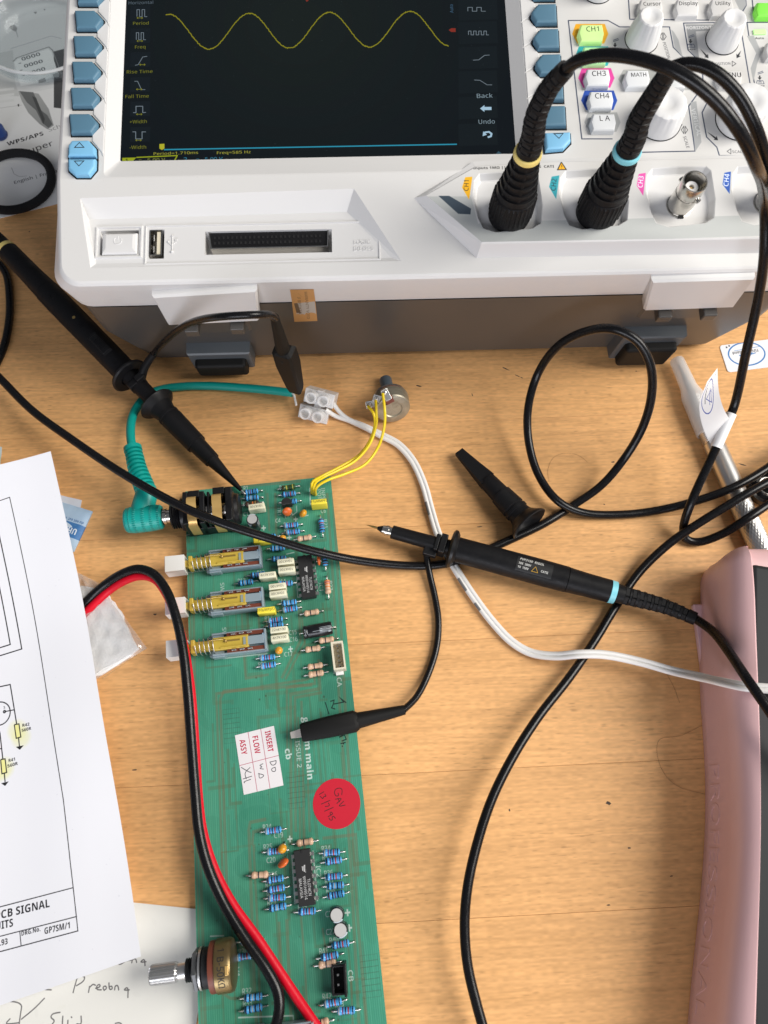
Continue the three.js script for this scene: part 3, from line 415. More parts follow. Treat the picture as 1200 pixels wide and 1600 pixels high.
  { const a = S(327, 365, -8.5), b = S(514, 389, -8.5), w = b.x - a.x, h = a.y - b.y, cx = (a.x + b.x) / 2, cy = (a.y + b.y) / 2; const u = sub(scope, 'logic_port');
    const dsh = (k) => [[cx - w / 2 + k, cy + h / 2 - k], [cx + w / 2 - k, cy + h / 2 - k], [cx + w / 2 - 0.2 - k, cy - h / 2 + k], [cx - w / 2 + 1.0 + k, cy - h / 2 + k]].reverse();
    part(u, 'shell', loft([ring3(dsh(0), -12), ring3(dsh(0), -6.6), ring3(dsh(0.4), -6.6), ring3(dsh(0.4), -11)], false), M.chrome);
    part(u, 'insulator', loft([ring3(dsh(0.45), -12), ring3(dsh(0.45), -7.4)]), M.black);
    const slots = []; for (let i = 0; i < 25; i++) for (const s of [-1, 1]) slots.push(new THREE.BoxGeometry(0.75, 1.2, 0.3).translate(cx - w / 2 + 2.4 + i * (w - 4) / 25, cy + s * 1.15, -7.35)); part(u, 'contact_slots', slots, M.dark);
    const lx = S(566, 383, -6.3); part(scope, 'embossed_lettering', [lettering('LOGIC', 1.7, 0.22).translate(lx.x, lx.y + 1.3, -6.3), lettering('D0-D15', 1.7, 0.22).translate(lx.x + 0.4, lx.y - 1.6, -6.3)], M.white);
    const ux = S(269, 381, -6.3), us = [new THREE.CylinderGeometry(0.2, 0.2, 6.4, 8).translate(0, 0, 0), new THREE.ConeGeometry(0.55, 1.1, 8).translate(0, 3.6, 0), new THREE.SphereGeometry(0.6, 10, 8).translate(0, -3.4, 0), new THREE.BoxGeometry(0.9, 0.9, 0.4).translate(1.5, 1.6, 0), new THREE.SphereGeometry(0.45, 8, 6).translate(-1.5, 0.9, 0), new THREE.CylinderGeometry(0.16, 0.16, 2, 6).rotateZ(-0.9).translate(0.75, 0.2, 0), new THREE.CylinderGeometry(0.16, 0.16, 1.9, 6).rotateZ(0.9).translate(-0.75, -0.3, 0)]; part(scope, 'usb_mark', us.map((g) => g.translate(ux.x, ux.y, -6.2)), M.white); }
  // coaxial sockets on the free channels
  for (const [x, y] of [[1061, 322], [1197, 318]]) {
    const p = S(x, y, -2.4), b = sub(scope, 'coaxial_socket'), A = V(p.x, p.y, -2.4), B = V(p.x, p.y, 20);
    part(b, 'barrel', turned(A, B, [[0, 5.2], [0.5, 5.2], [0.55, 4.8], [8.8, 4.8], [8.9, 4.55], [9.6, 4.55], [9.7, 4.8], [15.3, 4.8], [15.7, 4.6], [15.7, 4.2], [15.2, 4.1], [6, 4.1], [6, 0]], 48), M.chrome);
    part(b, 'insulator', turned(A, B, [[6, 2.5], [12.2, 2.5], [12.5, 2.3], [12.5, 1.0], [9, 1.0]], 32), M.label); part(b, 'centre_pin', turned(A, B, [[6, 0.7], [11.5, 0.65], [11.8, 0.3], [11.8, 0]], 16), M.gold);
    for (const s of [0, Math.PI]) part(b, 'lug', cyl(1.05, 1.05, 1.4, 16).rotateZ(Math.PI / 2).translate(5.1, 0, 0).rotateZ(s - 1.05).translate(p.x, p.y, 8), M.chrome);
    part(b, 'notch', rbox(2.2, 1, 0.7, 0.1, p.x, p.y - 5, -2.1), M.dark);
  }
  // underside: flip-out stands, feet, seal
  const by = (px, py, b) => SC.at('y', px, py, b);
  for (const [pts, n] of [[[[237, 461], [402, 451], [405, 498], [262, 505]], 0], [[[1018, 437], [1180, 432], [1147, 477], [1005, 482]], 1]]) {
    const q = pts.map(([x, y]) => by(x, y, -49)), back = q.map((p, i) => V(p.x + [1, -1, 2, -2][i] * 0.3, -44.5, p.z + (i < 2 ? 0.6 : 1)));
    const c = q.reduce((s, p) => s.add(p), V(0, 0, 0)).multiplyScalar(0.25), lip = q.map((p) => p.clone().lerp(c, 0.04).add(V(0, -1.1, 0))), mid = q.map((p, i) => p.clone().add(V(0, 1.3, 0)));
    part(scope, 'tilt_stand', crease(loft([back, mid, q, lip]), 0.3), M.white);
    part(scope, 'stand_hinge', [0.25, 0.75].map((t) => { const p = q[3].clone().lerp(q[2], t); return rbox(6, 8, 5, 0.6, p.x, -49, p.z - 3.5); }), M.grey);
    part(scope, 'stand_recess', loft([ring3(rrect(q[3].x + 3, q[3].z - 18, q[2].x - 6, q[3].z - 1, 2, 3), 0), ring3(rrect(q[3].x + 4, q[3].z - 17, q[2].x - 7, q[3].z - 1, 1.6, 3), 0.9)]).applyMatrix4(new THREE.Matrix4().makeRotationX(Math.PI / 2).setPosition(0, -45, 0)), M.grey);
  }
  for (const [x0, x1, yb, yl] of [[290, 391, 537, 598], [974, 1072, 511, 576]]) {
    const T = -50.4, xm = (x0 + x1) / 2, z1 = by(xm, yb, -45.2).z, zl = Math.max(by(xm, yl, T).z, -86.5), w0 = by(x0, yb, -45.2).x, w1 = by(x1, yb, -45.2).x, f = sub(scope, 'foot');
    part(f, 'bracket', crease(loft([[V(w0, -44, zl), V(w1, -44, zl), V(w1, -44, z1), V(w0, -44, z1)], [V(w0 + 0.3, T + 0.7, zl), V(w1 - 0.3, T + 0.7, zl), V(w1 - 0.2, T + 0.7, z1 - 0.2), V(w0 + 0.2, T + 0.7, z1 - 0.2)], [V(w0 + 1, T, zl + 0.6), V(w1 - 1, T, zl + 0.6), V(w1 - 0.9, T, z1 - 0.9), V(w0 + 0.9, T, z1 - 0.9)]]), 0.3), M.greyLight);
    part(f, 'rubber_pad', rbox(w1 - w0 - 5.5, 6, z1 - zl - 6, 1.8, (w0 + w1) / 2, T - 1.4, (z1 + zl) / 2 - 2.4, 4), M.rubber);
  }
  const seal = canvas(256, 320, (c, w, h) => {
    const g = c.createLinearGradient(0, 0, w * 0.3, h); g.addColorStop(0, '#d0a068'); g.addColorStop(1, '#c4935a'); c.fillStyle = g; c.fillRect(0, 0, w, h);
    const r = rng(4); c.fillStyle = '#b9b4ac'; c.beginPath(); c.moveTo(40, 150); c.lineTo(250, 140); for (let i = 0; i <= 12; i++) c.lineTo(250 - i * 18, 235 + r() * 22); c.closePath(); c.fill();
    c.fillStyle = '#6d5a45'; c.beginPath(); c.moveTo(20, 150); c.lineTo(60, 148); c.lineTo(84, 240); c.lineTo(36, 236); c.fill();
    c.fillStyle = '#6a543a'; c.font = '46px sans-serif'; for (const [s, x] of [['WARRANTY VOID', 150], ['IF BROKEN', 66]]) { c.save(); c.translate(x, s.length > 10 ? 24 : 84); c.rotate(Math.PI / 2 + 0.02); c.scale(s.length > 10 ? 0.78 : 0.74, 1); c.fillText(s, 0, 0); c.restore(); }
    c.strokeStyle = '#8b6d48'; c.lineWidth = 2; c.beginPath(); c.moveTo(80, 40); c.lineTo(120, 90); c.stroke();
  });
  const sealMat = std('foil seal', lin(1, 1, 1), 0.42, 0.25); sealMat.map = seal;
  const sq = [[453, 450], [490, 449], [496, 505], [460, 506.5]].map(([x, y]) => by(x, y, -46.3)).map((p, i) => V(p.x, i < 2 ? -47.15 : -45.15, p.z));
  { const g = new THREE.PlaneGeometry(1, 1, 1, 10), p = g.attributes.position; for (let i = 0; i < p.count; i++) { const u = p.getX(i) + 0.5, t = 0.5 - p.getY(i), a = sq[0].clone().lerp(sq[1], u), b = sq[3].clone().lerp(sq[2], u), q = a.lerp(b, t); const skin = q.z > -30 ? -47.05 + (-14 - q.z) / 16 * 2.4 : -45.1; p.setXYZ(i, q.x, skin - 0.12, q.z); } g.computeVertexNormals(); part(scope, 'warranty_seal', g, sealMat, 'gold foil warranty seal across the joint of white front and grey cover'); }
}
// ---------- the green circuit board with its soldered parts ----------
const JACK = {}, SCRAWL = {};
const BT = 4.6, BYAW = THREE.MathUtils.degToRad(7.75);          // top face above the desk, turn on the desk
const PC = (() => { const x = V(Math.cos(BYAW), 0, -Math.sin(BYAW)), z = V(Math.sin(BYAW), 0, Math.cos(BYAW)); return frame(D(291, 835, BT), x, V(0, 1, 0), z); })();
const B = (px, py, h = 0) => PC.at('y', px, py, h);
const board = thing('circuit_board', 'long green circuit board crowded with resistors, capacitors, chips and switches', 'circuit board', PC.origin, PC.q);
{
  const BWID = (B(525.5, 835).x + B(605.6, 1598).x - B(311, 1598).x) / 2, BTOP = B(516, 744).z, BLEN = 245, BBOT = BTOP + BLEN;
  const TW = 680, TH = 2048, kx = TW / BWID, kz = TH / BLEN;
  const boardMap = canvas(TW, TH, (c) => {
    const r = rng(31), P = (px, py) => { const b = B(px, py, 0); return [b.x * kx, (b.z - BTOP) * kz]; };
    c.fillStyle = '#52a487'; c.fillRect(0, 0, TW, TH);
    // hatched copper on the far side showing through the laminate
    for (let x = 0; x < BWID; x += 0.78) { c.fillStyle = `rgba(165,235,205,${0.2 + 0.14 * r()})`; for (let y = 0; y < TH; y += 64) { c.globalAlpha = 0.55 + 0.45 * r(); c.fillRect(x * kx, y, (0.26 + 0.08 * r()) * kx, 64); } c.globalAlpha = 1; }
    for (let i = 0; i < 200; i++) { c.fillStyle = `rgba(${r() < 0.5 ? '20,80,60' : '110,190,150'},${0.03 + 0.05 * r()})`; c.beginPath(); c.ellipse(r() * TW, r() * TH, 20 + 90 * r(), 30 + 140 * r(), 0, 0, 7); c.fill(); }
    const trace = (pts, w = 0.75, col = 'rgba(140,128,100,0.5)') => { c.strokeStyle = col; c.lineWidth = w * kx; c.lineJoin = 'miter'; c.beginPath(); pts.forEach((p, i) => (i ? c.lineTo : c.moveTo).apply(c, P(...p))); c.stroke(); };
    for (const pts of [[[296, 880], [300, 1100], [312, 1500], [316, 1620]], [[301, 880], [305, 1100], [318, 1500], [321, 1620]], [[350, 1430], [338, 1084], [478, 1062], [505, 1050]], [[356, 1430], [344, 1092], [350, 1080], [488, 1070]], [[449, 1180], [448, 1075], [492, 1068], [490, 1040]], [[455, 1320], [454, 1085], [500, 1076], [498, 1030]], [[462, 1300], [461, 1090], [503, 1082]], [[469, 1330], [466, 1120]], [[476, 1330], [471, 1095]], [[484, 1300], [478, 1130]], [[520, 770], [534, 1000], [545, 1200], [560, 1450], [575, 1620]], [[511, 770], [520, 900], [530, 1090], [548, 1350], [562, 1620]], [[388, 1300], [391, 1285], [416, 1280]], [[394, 1320], [396, 1300], [410, 1296]], [[389, 1300], [394, 1440], [398, 1560], [402, 1620]], [[396, 1320], [402, 1440], [408, 1620]], [[504, 1310], [556, 1304], [560, 1370]], [[375, 760], [470, 752]], [[430, 770], [432, 850]], [[418, 770], [421, 830]], [[470, 1430], [476, 1500], [482, 1620]], [[448, 1436], [456, 1620]], [[436, 1440], [445, 1620]], [[504, 1450], [511, 1500]], [[376, 920], [380, 1010], [384, 1060], [420, 1054]], [[404, 960], [408, 1020]], [[466, 940], [470, 1000], [440, 1060]], [[470, 950], [476, 1004], [446, 1062]], [[548, 1520], [552, 1620]], [[330, 1540], [360, 1560], [396, 1560]]]) trace(pts, 0.7 + 0.5 * r());
    for (let i = 0; i < 95; i++) { const x = 4 + r() * (BWID - 8), z = r() * BLEN, l = 6 + r() * 30, s = r() < 0.5 ? 1 : -1, j = 3 + r() * 9; c.strokeStyle = `rgba(118,110,80,${0.16 + 0.2 * r()})`; c.lineWidth = (0.5 + 0.8 * r()) * kx; c.beginPath(); c.moveTo(x * kx, z * kz); c.lineTo(x * kx, (z + l) * kz); c.lineTo((x + s * j) * kx, (z + l) * kz); if (r() < 0.5) c.lineTo((x + s * j) * kx, (z + l + 8 * r()) * kz); c.stroke(); }
    // brown laminate where parts cluster
    for (const [x, y, a, b] of [[480, 960, 60, 60], [425, 960, 40, 90], [440, 830, 40, 40], [470, 1380, 60, 45], [425, 1390, 30, 60], [500, 1510, 30, 80], [430, 890, 40, 60]]) { const p = P(x, y), g = c.createRadialGradient(...p, 4, ...p, a * 2.2); g.addColorStop(0, 'rgba(92,92,70,0.2)'); g.addColorStop(1, 'rgba(92,92,70,0)'); c.fillStyle = g; c.fillRect(p[0] - a * 3, p[1] - b * 3, a * 6, b * 6); }
    // ghosted part tables on the far side
    for (const [x, y] of [[362, 1130], [462, 1230], [578, 1520]]) { c.strokeStyle = 'rgba(70,60,45,0.22)'; c.lineWidth = 1.5; const p = P(x, y); for (let i = -3; i <= 3; i++) { c.strokeRect(p[0] - 34, p[1] + i * 16, 68, 16); } for (let i = -1; i <= 1; i++) { c.beginPath(); c.moveTo(p[0] + i * 22, p[1] - 48); c.lineTo(p[0] + i * 22, p[1] + 60); c.stroke(); } }
    // silk screen
    c.fillStyle = '#dfe6de'; c.strokeStyle = '#dfe6de';
    const T = (s, x, y, h = 2.1, turn = 0, wt = 'normal', col = '#d9e2da') => { c.save(); c.translate(...P(x, y)); c.rotate(turn); c.font = `${wt} ${h * kz * 1.35}px sans-serif`; c.fillStyle = col; c.textBaseline = 'middle'; c.fillText(s, 0, 0); c.restore(); };
    const q = Math.PI / 2;
    for (const [s, x, y] of [['R1', 380, 763], ['R2', 380, 774], ['R3', 379, 787], ['R6', 436, 762], ['C1', 380, 804], ['C4', 430, 814], ['C6', 501, 799], ['R8', 443, 820], ['R9', 444, 829], ['R11', 426, 873], ['R12', 401, 895], ['R13', 371, 908], ['R14', 434, 909], ['R15', 439, 939], ['R16', 441, 950], ['R17', 413, 967], ['R18', 415, 977], ['C15', 451, 989], ['C16', 452, 1000], ['C17', 444, 1023], ['R19', 403, 1027], ['R20', 403, 1039], ['R24', 410, 1293], ['C19', 428, 1306], ['R25', 411, 1324], ['C20', 416, 1345], ['R26', 419, 1368], ['R27', 414, 1383], ['R28', 416, 1399], ['R29', 417, 1411], ['R34', 502, 1327], ['R35', 503, 1340], ['R36', 506, 1365], ['R37', 507, 1378], ['R38', 509, 1392], ['R39', 465, 1418], ['C21', 508, 1429], ['C22', 509, 1457], ['R40', 514, 1470], ['R41', 498, 1487], ['R42', 503, 1558], ['R43', 522, 1570], ['R32', 378, 1550], ['R33', 379, 1569], ['R30', 372, 1488]]) T(s, x, y, 1.9);
    for (const [s, x, y, h] of [['TR1', 436, 792, 2], ['J1', 374, 812, 2], ['IC1', 501, 910, 2.1], ['IC2', 497, 1352, 2.1], ['R21', 508, 811, 2], ['R23', 516, 907, 2], ['INPUT', 504, 762, 2.1], ['POT', 498, 764, 2.1], ['CA', 529, 1058, 2.4], ['CB', 547, 1515, 2.3], ['V1', 370, 1511, 2.2], ['SW2', 347, 910, 2.2], ['SW3', 350, 980, 2.2]]) T(s, x, y, h, q);
    T('gp7sm main', 477, 1120, 3.1, q, 'bold', '#e8efe8'); T('ISSUE 2', 465, 1157, 2.3, q); T('cb', 449, 1169, 3, q - 0.1, 'bold', '#e8efe8');
    for (const [x, y] of [[412, 825], [462, 811], [452, 840], [454, 1014], [453, 1311], [543, 1426], [546, 1450], [359, 1416], [367, 1431]]) { const p = P(x, y); c.fillStyle = '#dfe6de'; c.fillRect(p[0] - 10, p[1] - 2.6, 20, 5.2); c.fillRect(p[0] - 2.6, p[1] - 10, 5.2, 20); }
    const box = (pts, w = 0.3) => { c.strokeStyle = 'rgba(225,232,225,0.85)'; c.lineWidth = w * kx; c.beginPath(); pts.forEach((p, i) => (i ? c.lineTo : c.moveTo).apply(c, P(...p))); c.stroke(); };
    box([[484, 762], [485, 789]], 0.5); box([[291, 836], [352, 828]], 0.4); box([[343, 894], [409, 885]], 0.5); box([[292, 895], [328, 890]], 0.5); box([[345, 962], [411, 953]], 0.5); box([[348, 1029], [418, 1021]], 0.5); box([[468, 808], [482, 805]], 0.4); box([[447, 866], [460, 863]], 0.4);
    box([[462, 875], [465, 933], [470, 933]], 0.4); box([[491, 871], [497, 929], [492, 930]], 0.4); box([[456, 1336], [461, 1413]], 0.5); box([[489, 1329], [496, 1408]], 0.5); box([[521, 1050], [531, 1049]], 1.4); box([[328, 1463], [350, 1462]], 0.4); box([[372, 1590], [458, 1587], [459, 1604]], 0.4); box([[452, 790], [457, 805], [464, 800], [463, 790]], 0.35);
    // marker scribble
    c.strokeStyle = 'rgba(30,40,40,0.85)'; c.lineWidth = 0.35 * kx; for (const pts of [[[508, 1097], [514, 1116]], [[516, 1096], [522, 1094], [521, 1100], [518, 1106], [524, 1108]], [[522, 1100], [537, 1097], [533, 1092], [541, 1098]], [[530, 1152], [538, 1148], [541, 1155], [534, 1158]], [[532, 1162], [540, 1160]]]) { c.beginPath(); pts.forEach((p, i) => (i ? c.lineTo : c.moveTo).apply(c, P(...p))); c.stroke(); }
    for (const [x, y] of [[534, 1165], [536, 1161]]) { const p = P(x, y); c.fillStyle = '#1c2626'; c.fillRect(p[0], p[1], 4, 4); }
    // pads, dust, flux
    for (let i = 0; i < 260; i++) { c.fillStyle = `rgba(215,220,205,${0.1 + 0.25 * r()})`; c.fillRect(r() * TW, r() * TH, 1 + 1.6 * r(), 1 + 1.6 * r()); }
    for (let i = 0; i < 40; i++) { c.fillStyle = `rgba(70,64,44,${0.2 + 0.3 * r()})`; c.beginPath(); c.arc(r() * TW, r() * TH, 2 + 2.5 * r(), 0, 7); c.fill(); }
  });
  const lam = std('green laminate', lin(0.62, 0.71, 0.71), 0.34); lam.map = boardMap; lam.clearcoat = 0.35; lam.clearcoatRoughness = 0.22; lam.specularIntensity = 0.6;
  const edge = std('laminate edge', lin(0.3, 0.42, 0.26), 0.6);
  const top = face([[0, -BTOP - BLEN], [BWID, -BTOP - BLEN], [BWID, -BTOP], [0, -BTOP]], [], () => 0, (x, y) => [x / BWID, 1 - (-y - BTOP) / BLEN]).rotateX(-Math.PI / 2);
  part(board, 'laminate', top, lam);
  part(board, 'laminate_body', new THREE.BoxGeometry(BWID, 1.58, BLEN).translate(BWID / 2, -0.81, BTOP + BLEN / 2), edge);
  const legs = []; { const r = rng(77); for (let i = 0; i < 140; i++) legs.push(new THREE.ConeGeometry(0.5, 2.6, 5).rotateX(Math.PI).translate(3 + r() * (BWID - 6), -2.9, BTOP + 4 + r() * (BLEN - 8))); }
  part(board, 'solder_tails', legs, M.tin).userData.kind = 'stuff';

  // --- resistors: a banded body on two bent leads ---
  const vcol = std('banded resistor', lin(1, 1, 1), 0.32, 0, { vertexColors: true });
  const C = { b: [0.06, 0.32, 0.66], navy: [0.01, 0.012, 0.03], brn: [0.06, 0.02, 0.012], vio: [0.12, 0.03, 0.13], red: [0.3, 0.03, 0.03], org: [0.6, 0.16, 0.03], gry: [0.3, 0.34, 0.36], be: [0.6, 0.4, 0.27], gold: [0.42, 0.27, 0.08], gn: [0.015, 0.07, 0.02], yel: [0.45, 0.42, 0.08], dk: [0.04, 0.028, 0.02], tan: [0.55, 0.36, 0.24] };
  function bodyGeo(base, bands) {
    const prof = [], cols = [], L = 6.4, at = (t) => { for (const [a, c] of bands) if (Math.abs(t - a) < 0.26) return C[c]; return C[base]; };
    const push = (t, r, c) => { prof.push(new THREE.Vector2(r, t)); cols.push(c); };
    push(-L / 2, 0.001, C[base]); push(-L / 2, 0.7, C[base]);
    for (let i = 0; i <= 64; i++) { const t = -L / 2 + 0.12 + i / 64 * (L - 0.24), e = Math.min(1, (L / 2 - Math.abs(t)) / 0.7), end = Math.abs(t) > 1.75 ? 1 : 1 - 0.14 * Math.min(1, (1.75 - Math.abs(t)) / 0.4 + 0.2), r = 1.32 * Math.sqrt(1 - (1 - e) * (1 - e)) * end; push(t, Math.max(r, 0.5), at(t)); }
    push(L / 2, 0.7, C[base]); push(L / 2, 0.001, C[base]);
    const n = 14, g = new THREE.LatheGeometry(prof, n), cs = []; for (let i = 0; i <= n; i++) for (const c of cols) cs.push(...c);
    g.setAttribute('color', new THREE.Float32BufferAttribute(cs, 3)); return g.rotateZ(-Math.PI / 2).translate(0, 1.5, 0);
  }
  const leadGeo = (s) => tube([V(s * 3.0, 1.5, 0), V(s * 4.5, 1.5, 0), V(s * 5.05, 1.25, 0), V(s * 5.15, 0.5, 0), V(s * 5.15, -0.2, 0)], 0.3, 6, 0.5, false);
  const padGeo = () => new THREE.CylinderGeometry(0.75, 0.8, 0.05, 12);
  const leads = [leadGeo(-1), leadGeo(1)], protos = {}, pad = std('dull pad', lin(0.16, 0.13, 0.09), 0.6);
  function resistorProto(key, base, bands) { const g = new THREE.Group(); g.name = 'resistor'; part(g, 'body', bodyGeo(base, bands), vcol); leads.forEach((l) => part(g, 'lead', l, M.tin)); protos[key] = g; }
  const FIVE = (a, b, c, d, e) => [[-2.55, a], [-1.2, b], [-0.2, c], [0.8, d], [2.4, e]];
  resistorProto('b0', 'b', FIVE('navy', 'navy', 'gry', 'navy', 'brn')); resistorProto('b1', 'b', FIVE('navy', 'vio', 'navy', 'red', 'brn')); resistorProto('b2', 'b', FIVE('brn', 'navy', 'vio', 'navy', 'navy')); resistorProto('b3', 'b', FIVE('gry', 'vio', 'navy', 'red', 'navy'));
  resistorProto('be', 'be', [[-0.4, 'navy'], [-2.4, 'tan'], [0.9, 'tan']]); resistorProto('gn', 'gn', [[-2.4, 'brn'], [-0.8, 'yel'], [1.9, 'yel'], [0.5, 'dk']]); resistorProto('dk', 'dk', [[-2.2, 'brn'], [0.4, 'org'], [1.6, 'gold']]); resistorProto('or', 'be', [[-2.5, 'org'], [-1.1, 'org'], [0.1, 'org'], [1.6, 'tan'], [-1.8, 'red']]);
  const rr = rng(61); let first = {};
  const resist = (key, px, py, turn = 0) => { const c = B(px, py, 1.6), o = protos[key].clone(); o.name = 'resistor'; o.position.set(c.x * MM, 0, c.z * MM); o.rotation.y = turn + (rr() - 0.5) * 0.13; o.rotation.z = (rr() - 0.5) * 0.05; o.position.y = rr() * 0.0005; board.add(o); };
  const bl = ['b0', 'b1', 'b2', 'b3'];
  [[392.5, 768.7], [393.3, 778], [451.3, 772.2], [453, 784], [455, 821], [457.5, 831.2], [434, 856.7], [420, 839], [436, 873], [403, 898], [384, 910], [446, 912], [451.7, 942], [453, 951.7], [430, 969], [431, 977.5], [418, 1027.5], [419, 1039.7], [426.7, 1297.5], [430, 1330], [430, 1374], [431.7, 1388.7], [433, 1402.5], [434, 1417.5], [518, 1332], [521, 1345], [521.7, 1369.5], [524, 1383.7], [525, 1398], [480, 1424], [532, 1475.6], [515, 1494], [520, 1566.6], [541, 1578.6], [396, 1558], [396, 1576], [390, 1470], [383, 1494]].forEach(([x, y], i) => resist(bl[Math.floor(rr() * 4)], x, y));
  for (const [x, y] of [[475.8, 840.8], [486.7, 957.5], [510, 1000], [489, 1014], [492.5, 1041], [494, 1053], [476.7, 1316], [406, 1367], [511.6, 1506], [500, 1598]]) resist('be', x, y, rr() < 0.3 ? Math.PI : 0);
  resist('gn', 450.8, 761.7); resist('dk', 394, 787.5); resist('b1', 502.5, 820.8, Math.PI / 2); resist('b2', 508, 873, Math.PI / 2); resist('or', 512, 917, -Math.PI / 2);

  // --- film capacitors with print on top ---
  const capLeads = () => [-2.5, 2.5].map((x) => new THREE.CylinderGeometry(0.28, 0.28, 1.4, 6).translate(x, 0.5, 0));
  function filmCap(px, py, mat, text, flip, w = 7.2, d = 2.6, h = 6.4, turn = 0, lean = 0, size = 1.05) {
    const c = B(px, py, h), g = new THREE.Group(); g.name = 'film_capacitor'; board.add(g); g.position.set(c.x * MM, 0, c.z * MM); g.rotation.set(lean, turn + (rr() - 0.5) * 0.04, 0);
    part(g, 'body', crease(rbox(w, h - 0.5, d, 0.35, 0, h / 2 + 0.25, 0), 0.6), mat); part(g, 'lead', capLeads(), M.tin);
    part(g, 'lettering', lettering(text, size, 0.04).rotateX(-Math.PI / 2).rotateY(flip ? Math.PI : 0).translate(0, h - 0.02, 0), M.ink); return g;
  }
  filmCap(400.5, 791, M.cream, '10nK100', true, 7.2, 2.8, 5.6, 0.05, 0); filmCap(446, 877, M.cream, '10nK100', true); filmCap(447.5, 889.5, M.cream, '10nK100', true); filmCap(417.5, 898, M.cream, '4n7K100', false);
  filmCap(433, 915.5, M.cream, '10nK100', true); filmCap(434, 927, M.cream, '10nK100', true); filmCap(435.5, 983.5, M.cream, '22nK100', false); filmCap(436.5, 996, M.cream, '4n7K100', false);
  filmCap(415.5, 953, M.yellowCap, '010\u03BCMPpF2', false, 7.4, 2.6, 6.2); filmCap(498, 783.5, M.yellowCap, '0\u00B71\u03BCMMPF2', false, 7, 2.4, 7.2); filmCap(409, 843, M.yellowCap, '0\u00B71\u03BCF', true, 7.4, 2.6, 5);

  // --- the two dual-in-line chips ---
  const pinGeo = (s) => mergeGeometries([new THREE.BoxGeometry(1.3, 0.28, 1.25).translate(s * 3.55, 2.35, 0), new THREE.BoxGeometry(0.28, 1.6, 1.25).translate(s * 4.1, 1.62, 0), new THREE.BoxGeometry(0.28, 1.3, 0.5).translate(s * 4.1, 0.3, 0)]), pins = { L: pinGeo(-1), R: pinGeo(1) };
  function chip(px, py, lines) {
    const c = B(px, py, 4.3), g = new THREE.Group(); g.name = 'chip'; board.add(g); g.position.set(c.x * MM, 0, c.z * MM); g.rotation.y = 0.03;
    const o = (k) => rrect(-3.2 + k, -9.7 + k, 3.2 - k, 9.7 - k, 0.15, 1);
    part(g, 'body', loft([ring3(o(0.3), 0.75), ring3(o(0), 2.4), ring3(o(0), 2.6), ring3(o(0.3), 4.3)], true, true).rotateX(-Math.PI / 2), M.chip);
    for (let i = 0; i < 7; i++) for (const s of ['L', 'R']) { const p = part(g, 'pin', pins[s], M.tin); p.position.z = (i - 3) * 2.54 * MM; }
    const t = lines.map((s, i) => lettering(s, 1.05, 0.03).rotateZ(-Math.PI / 2).translate(1.5 - i * 1.55, -3.5, 0));
    t.push(...[0, 1, 2].map((i) => rbox(2.1 - 0.3 * i, 0.28, 0.03, 0.02, 0.5, 0, 0).translate(0, 0.55 - i * 0.5, 0).applyMatrix4(new THREE.Matrix4().makeShear(0, 0, 0.4, 0, 0, 0)).rotateZ(-Math.PI / 2).translate(0.1, 3.4, 0)), rbox(0.5, 2.4, 0.03, 0.02, 0.5, 3.0, 0));
    part(g, 'lettering', t.map((q) => q.rotateX(-Math.PI / 2).translate(0, 4.3, 0)), M.paleInk); part(g, 'notch', new THREE.SphereGeometry(0.7, 12, 6).scale(1, 0.25, 1).translate(0, 4.3, -9), M.dark); return g;
  }
  chip(479, 900, ['TL074CN', 'W991H9514', 'MALAYSIA']); chip(475.5, 1371, ['TL074CN', 'W991H9514', 'MALAYSIA']);

  // --- electrolytics ---
  const sleeve = canvas(256, 128, (c, w, h) => { c.fillStyle = '#15161a'; c.fillRect(0, 0, w, h); c.fillStyle = '#b9c3cc'; c.fillRect(168, 0, 60, h); c.fillStyle = '#20242a'; c.font = 'bold 44px sans-serif'; for (let i = 0; i < 2; i++) { c.fillRect(184, 26 + i * 60, 28, 8); } c.fillStyle = '#c3ccd2'; c.font = '20px sans-serif'; for (const [s, x, y] of [['10\u03BCF', 20, 40], ['63V', 24, 70], ['85\u00B0C', 22, 100], ['10\u03BCF', 100, 46], ['63V', 102, 76]]) c.fillText(s, x, y); });
  const sleeveMat = std('printed sleeve', lin(1, 1, 1), 0.3); sleeveMat.map = sleeve;
  function radial(px, py, h, r, turn) {
    const c = B(px, py, h), g = new THREE.Group(); g.name = 'electrolytic_capacitor'; board.add(g); g.position.set(c.x * MM, 0, c.z * MM); g.rotation.y = turn;
    part(g, 'sleeve', crease(new THREE.LatheGeometry([[r * 0.9, 0.2], [r, 0.6], [r, 1.6], [r * 0.95, 1.9], [r, 2.2], [r, h - 0.5], [r * 0.93, h - 0.05], [r * 0.82, h]].map((p) => new THREE.Vector2(...p)), 32), 0.5), sleeveMat);
    part(g, 'can_top', mergeGeometries([new THREE.CylinderGeometry(r * 0.82, r * 0.82, 0.3, 32).translate(0, h - 0.2, 0)]), M.aluTop); part(g, 'lead', [-1, 1].map((s) => new THREE.CylinderGeometry(0.25, 0.25, 0.6, 6).translate(s, 0.1, 0)), M.tin);
  }
  M.aluTop = std('brushed can top', lin(0.66, 0.65, 0.64), 0.5, 0.6);
  radial(394, 811, 10.5, 2.6, 4.6); radial(526, 1430, 6.8, 2.7, 1.6); radial(532, 1453.5, 6.6, 2.7, 1.9);
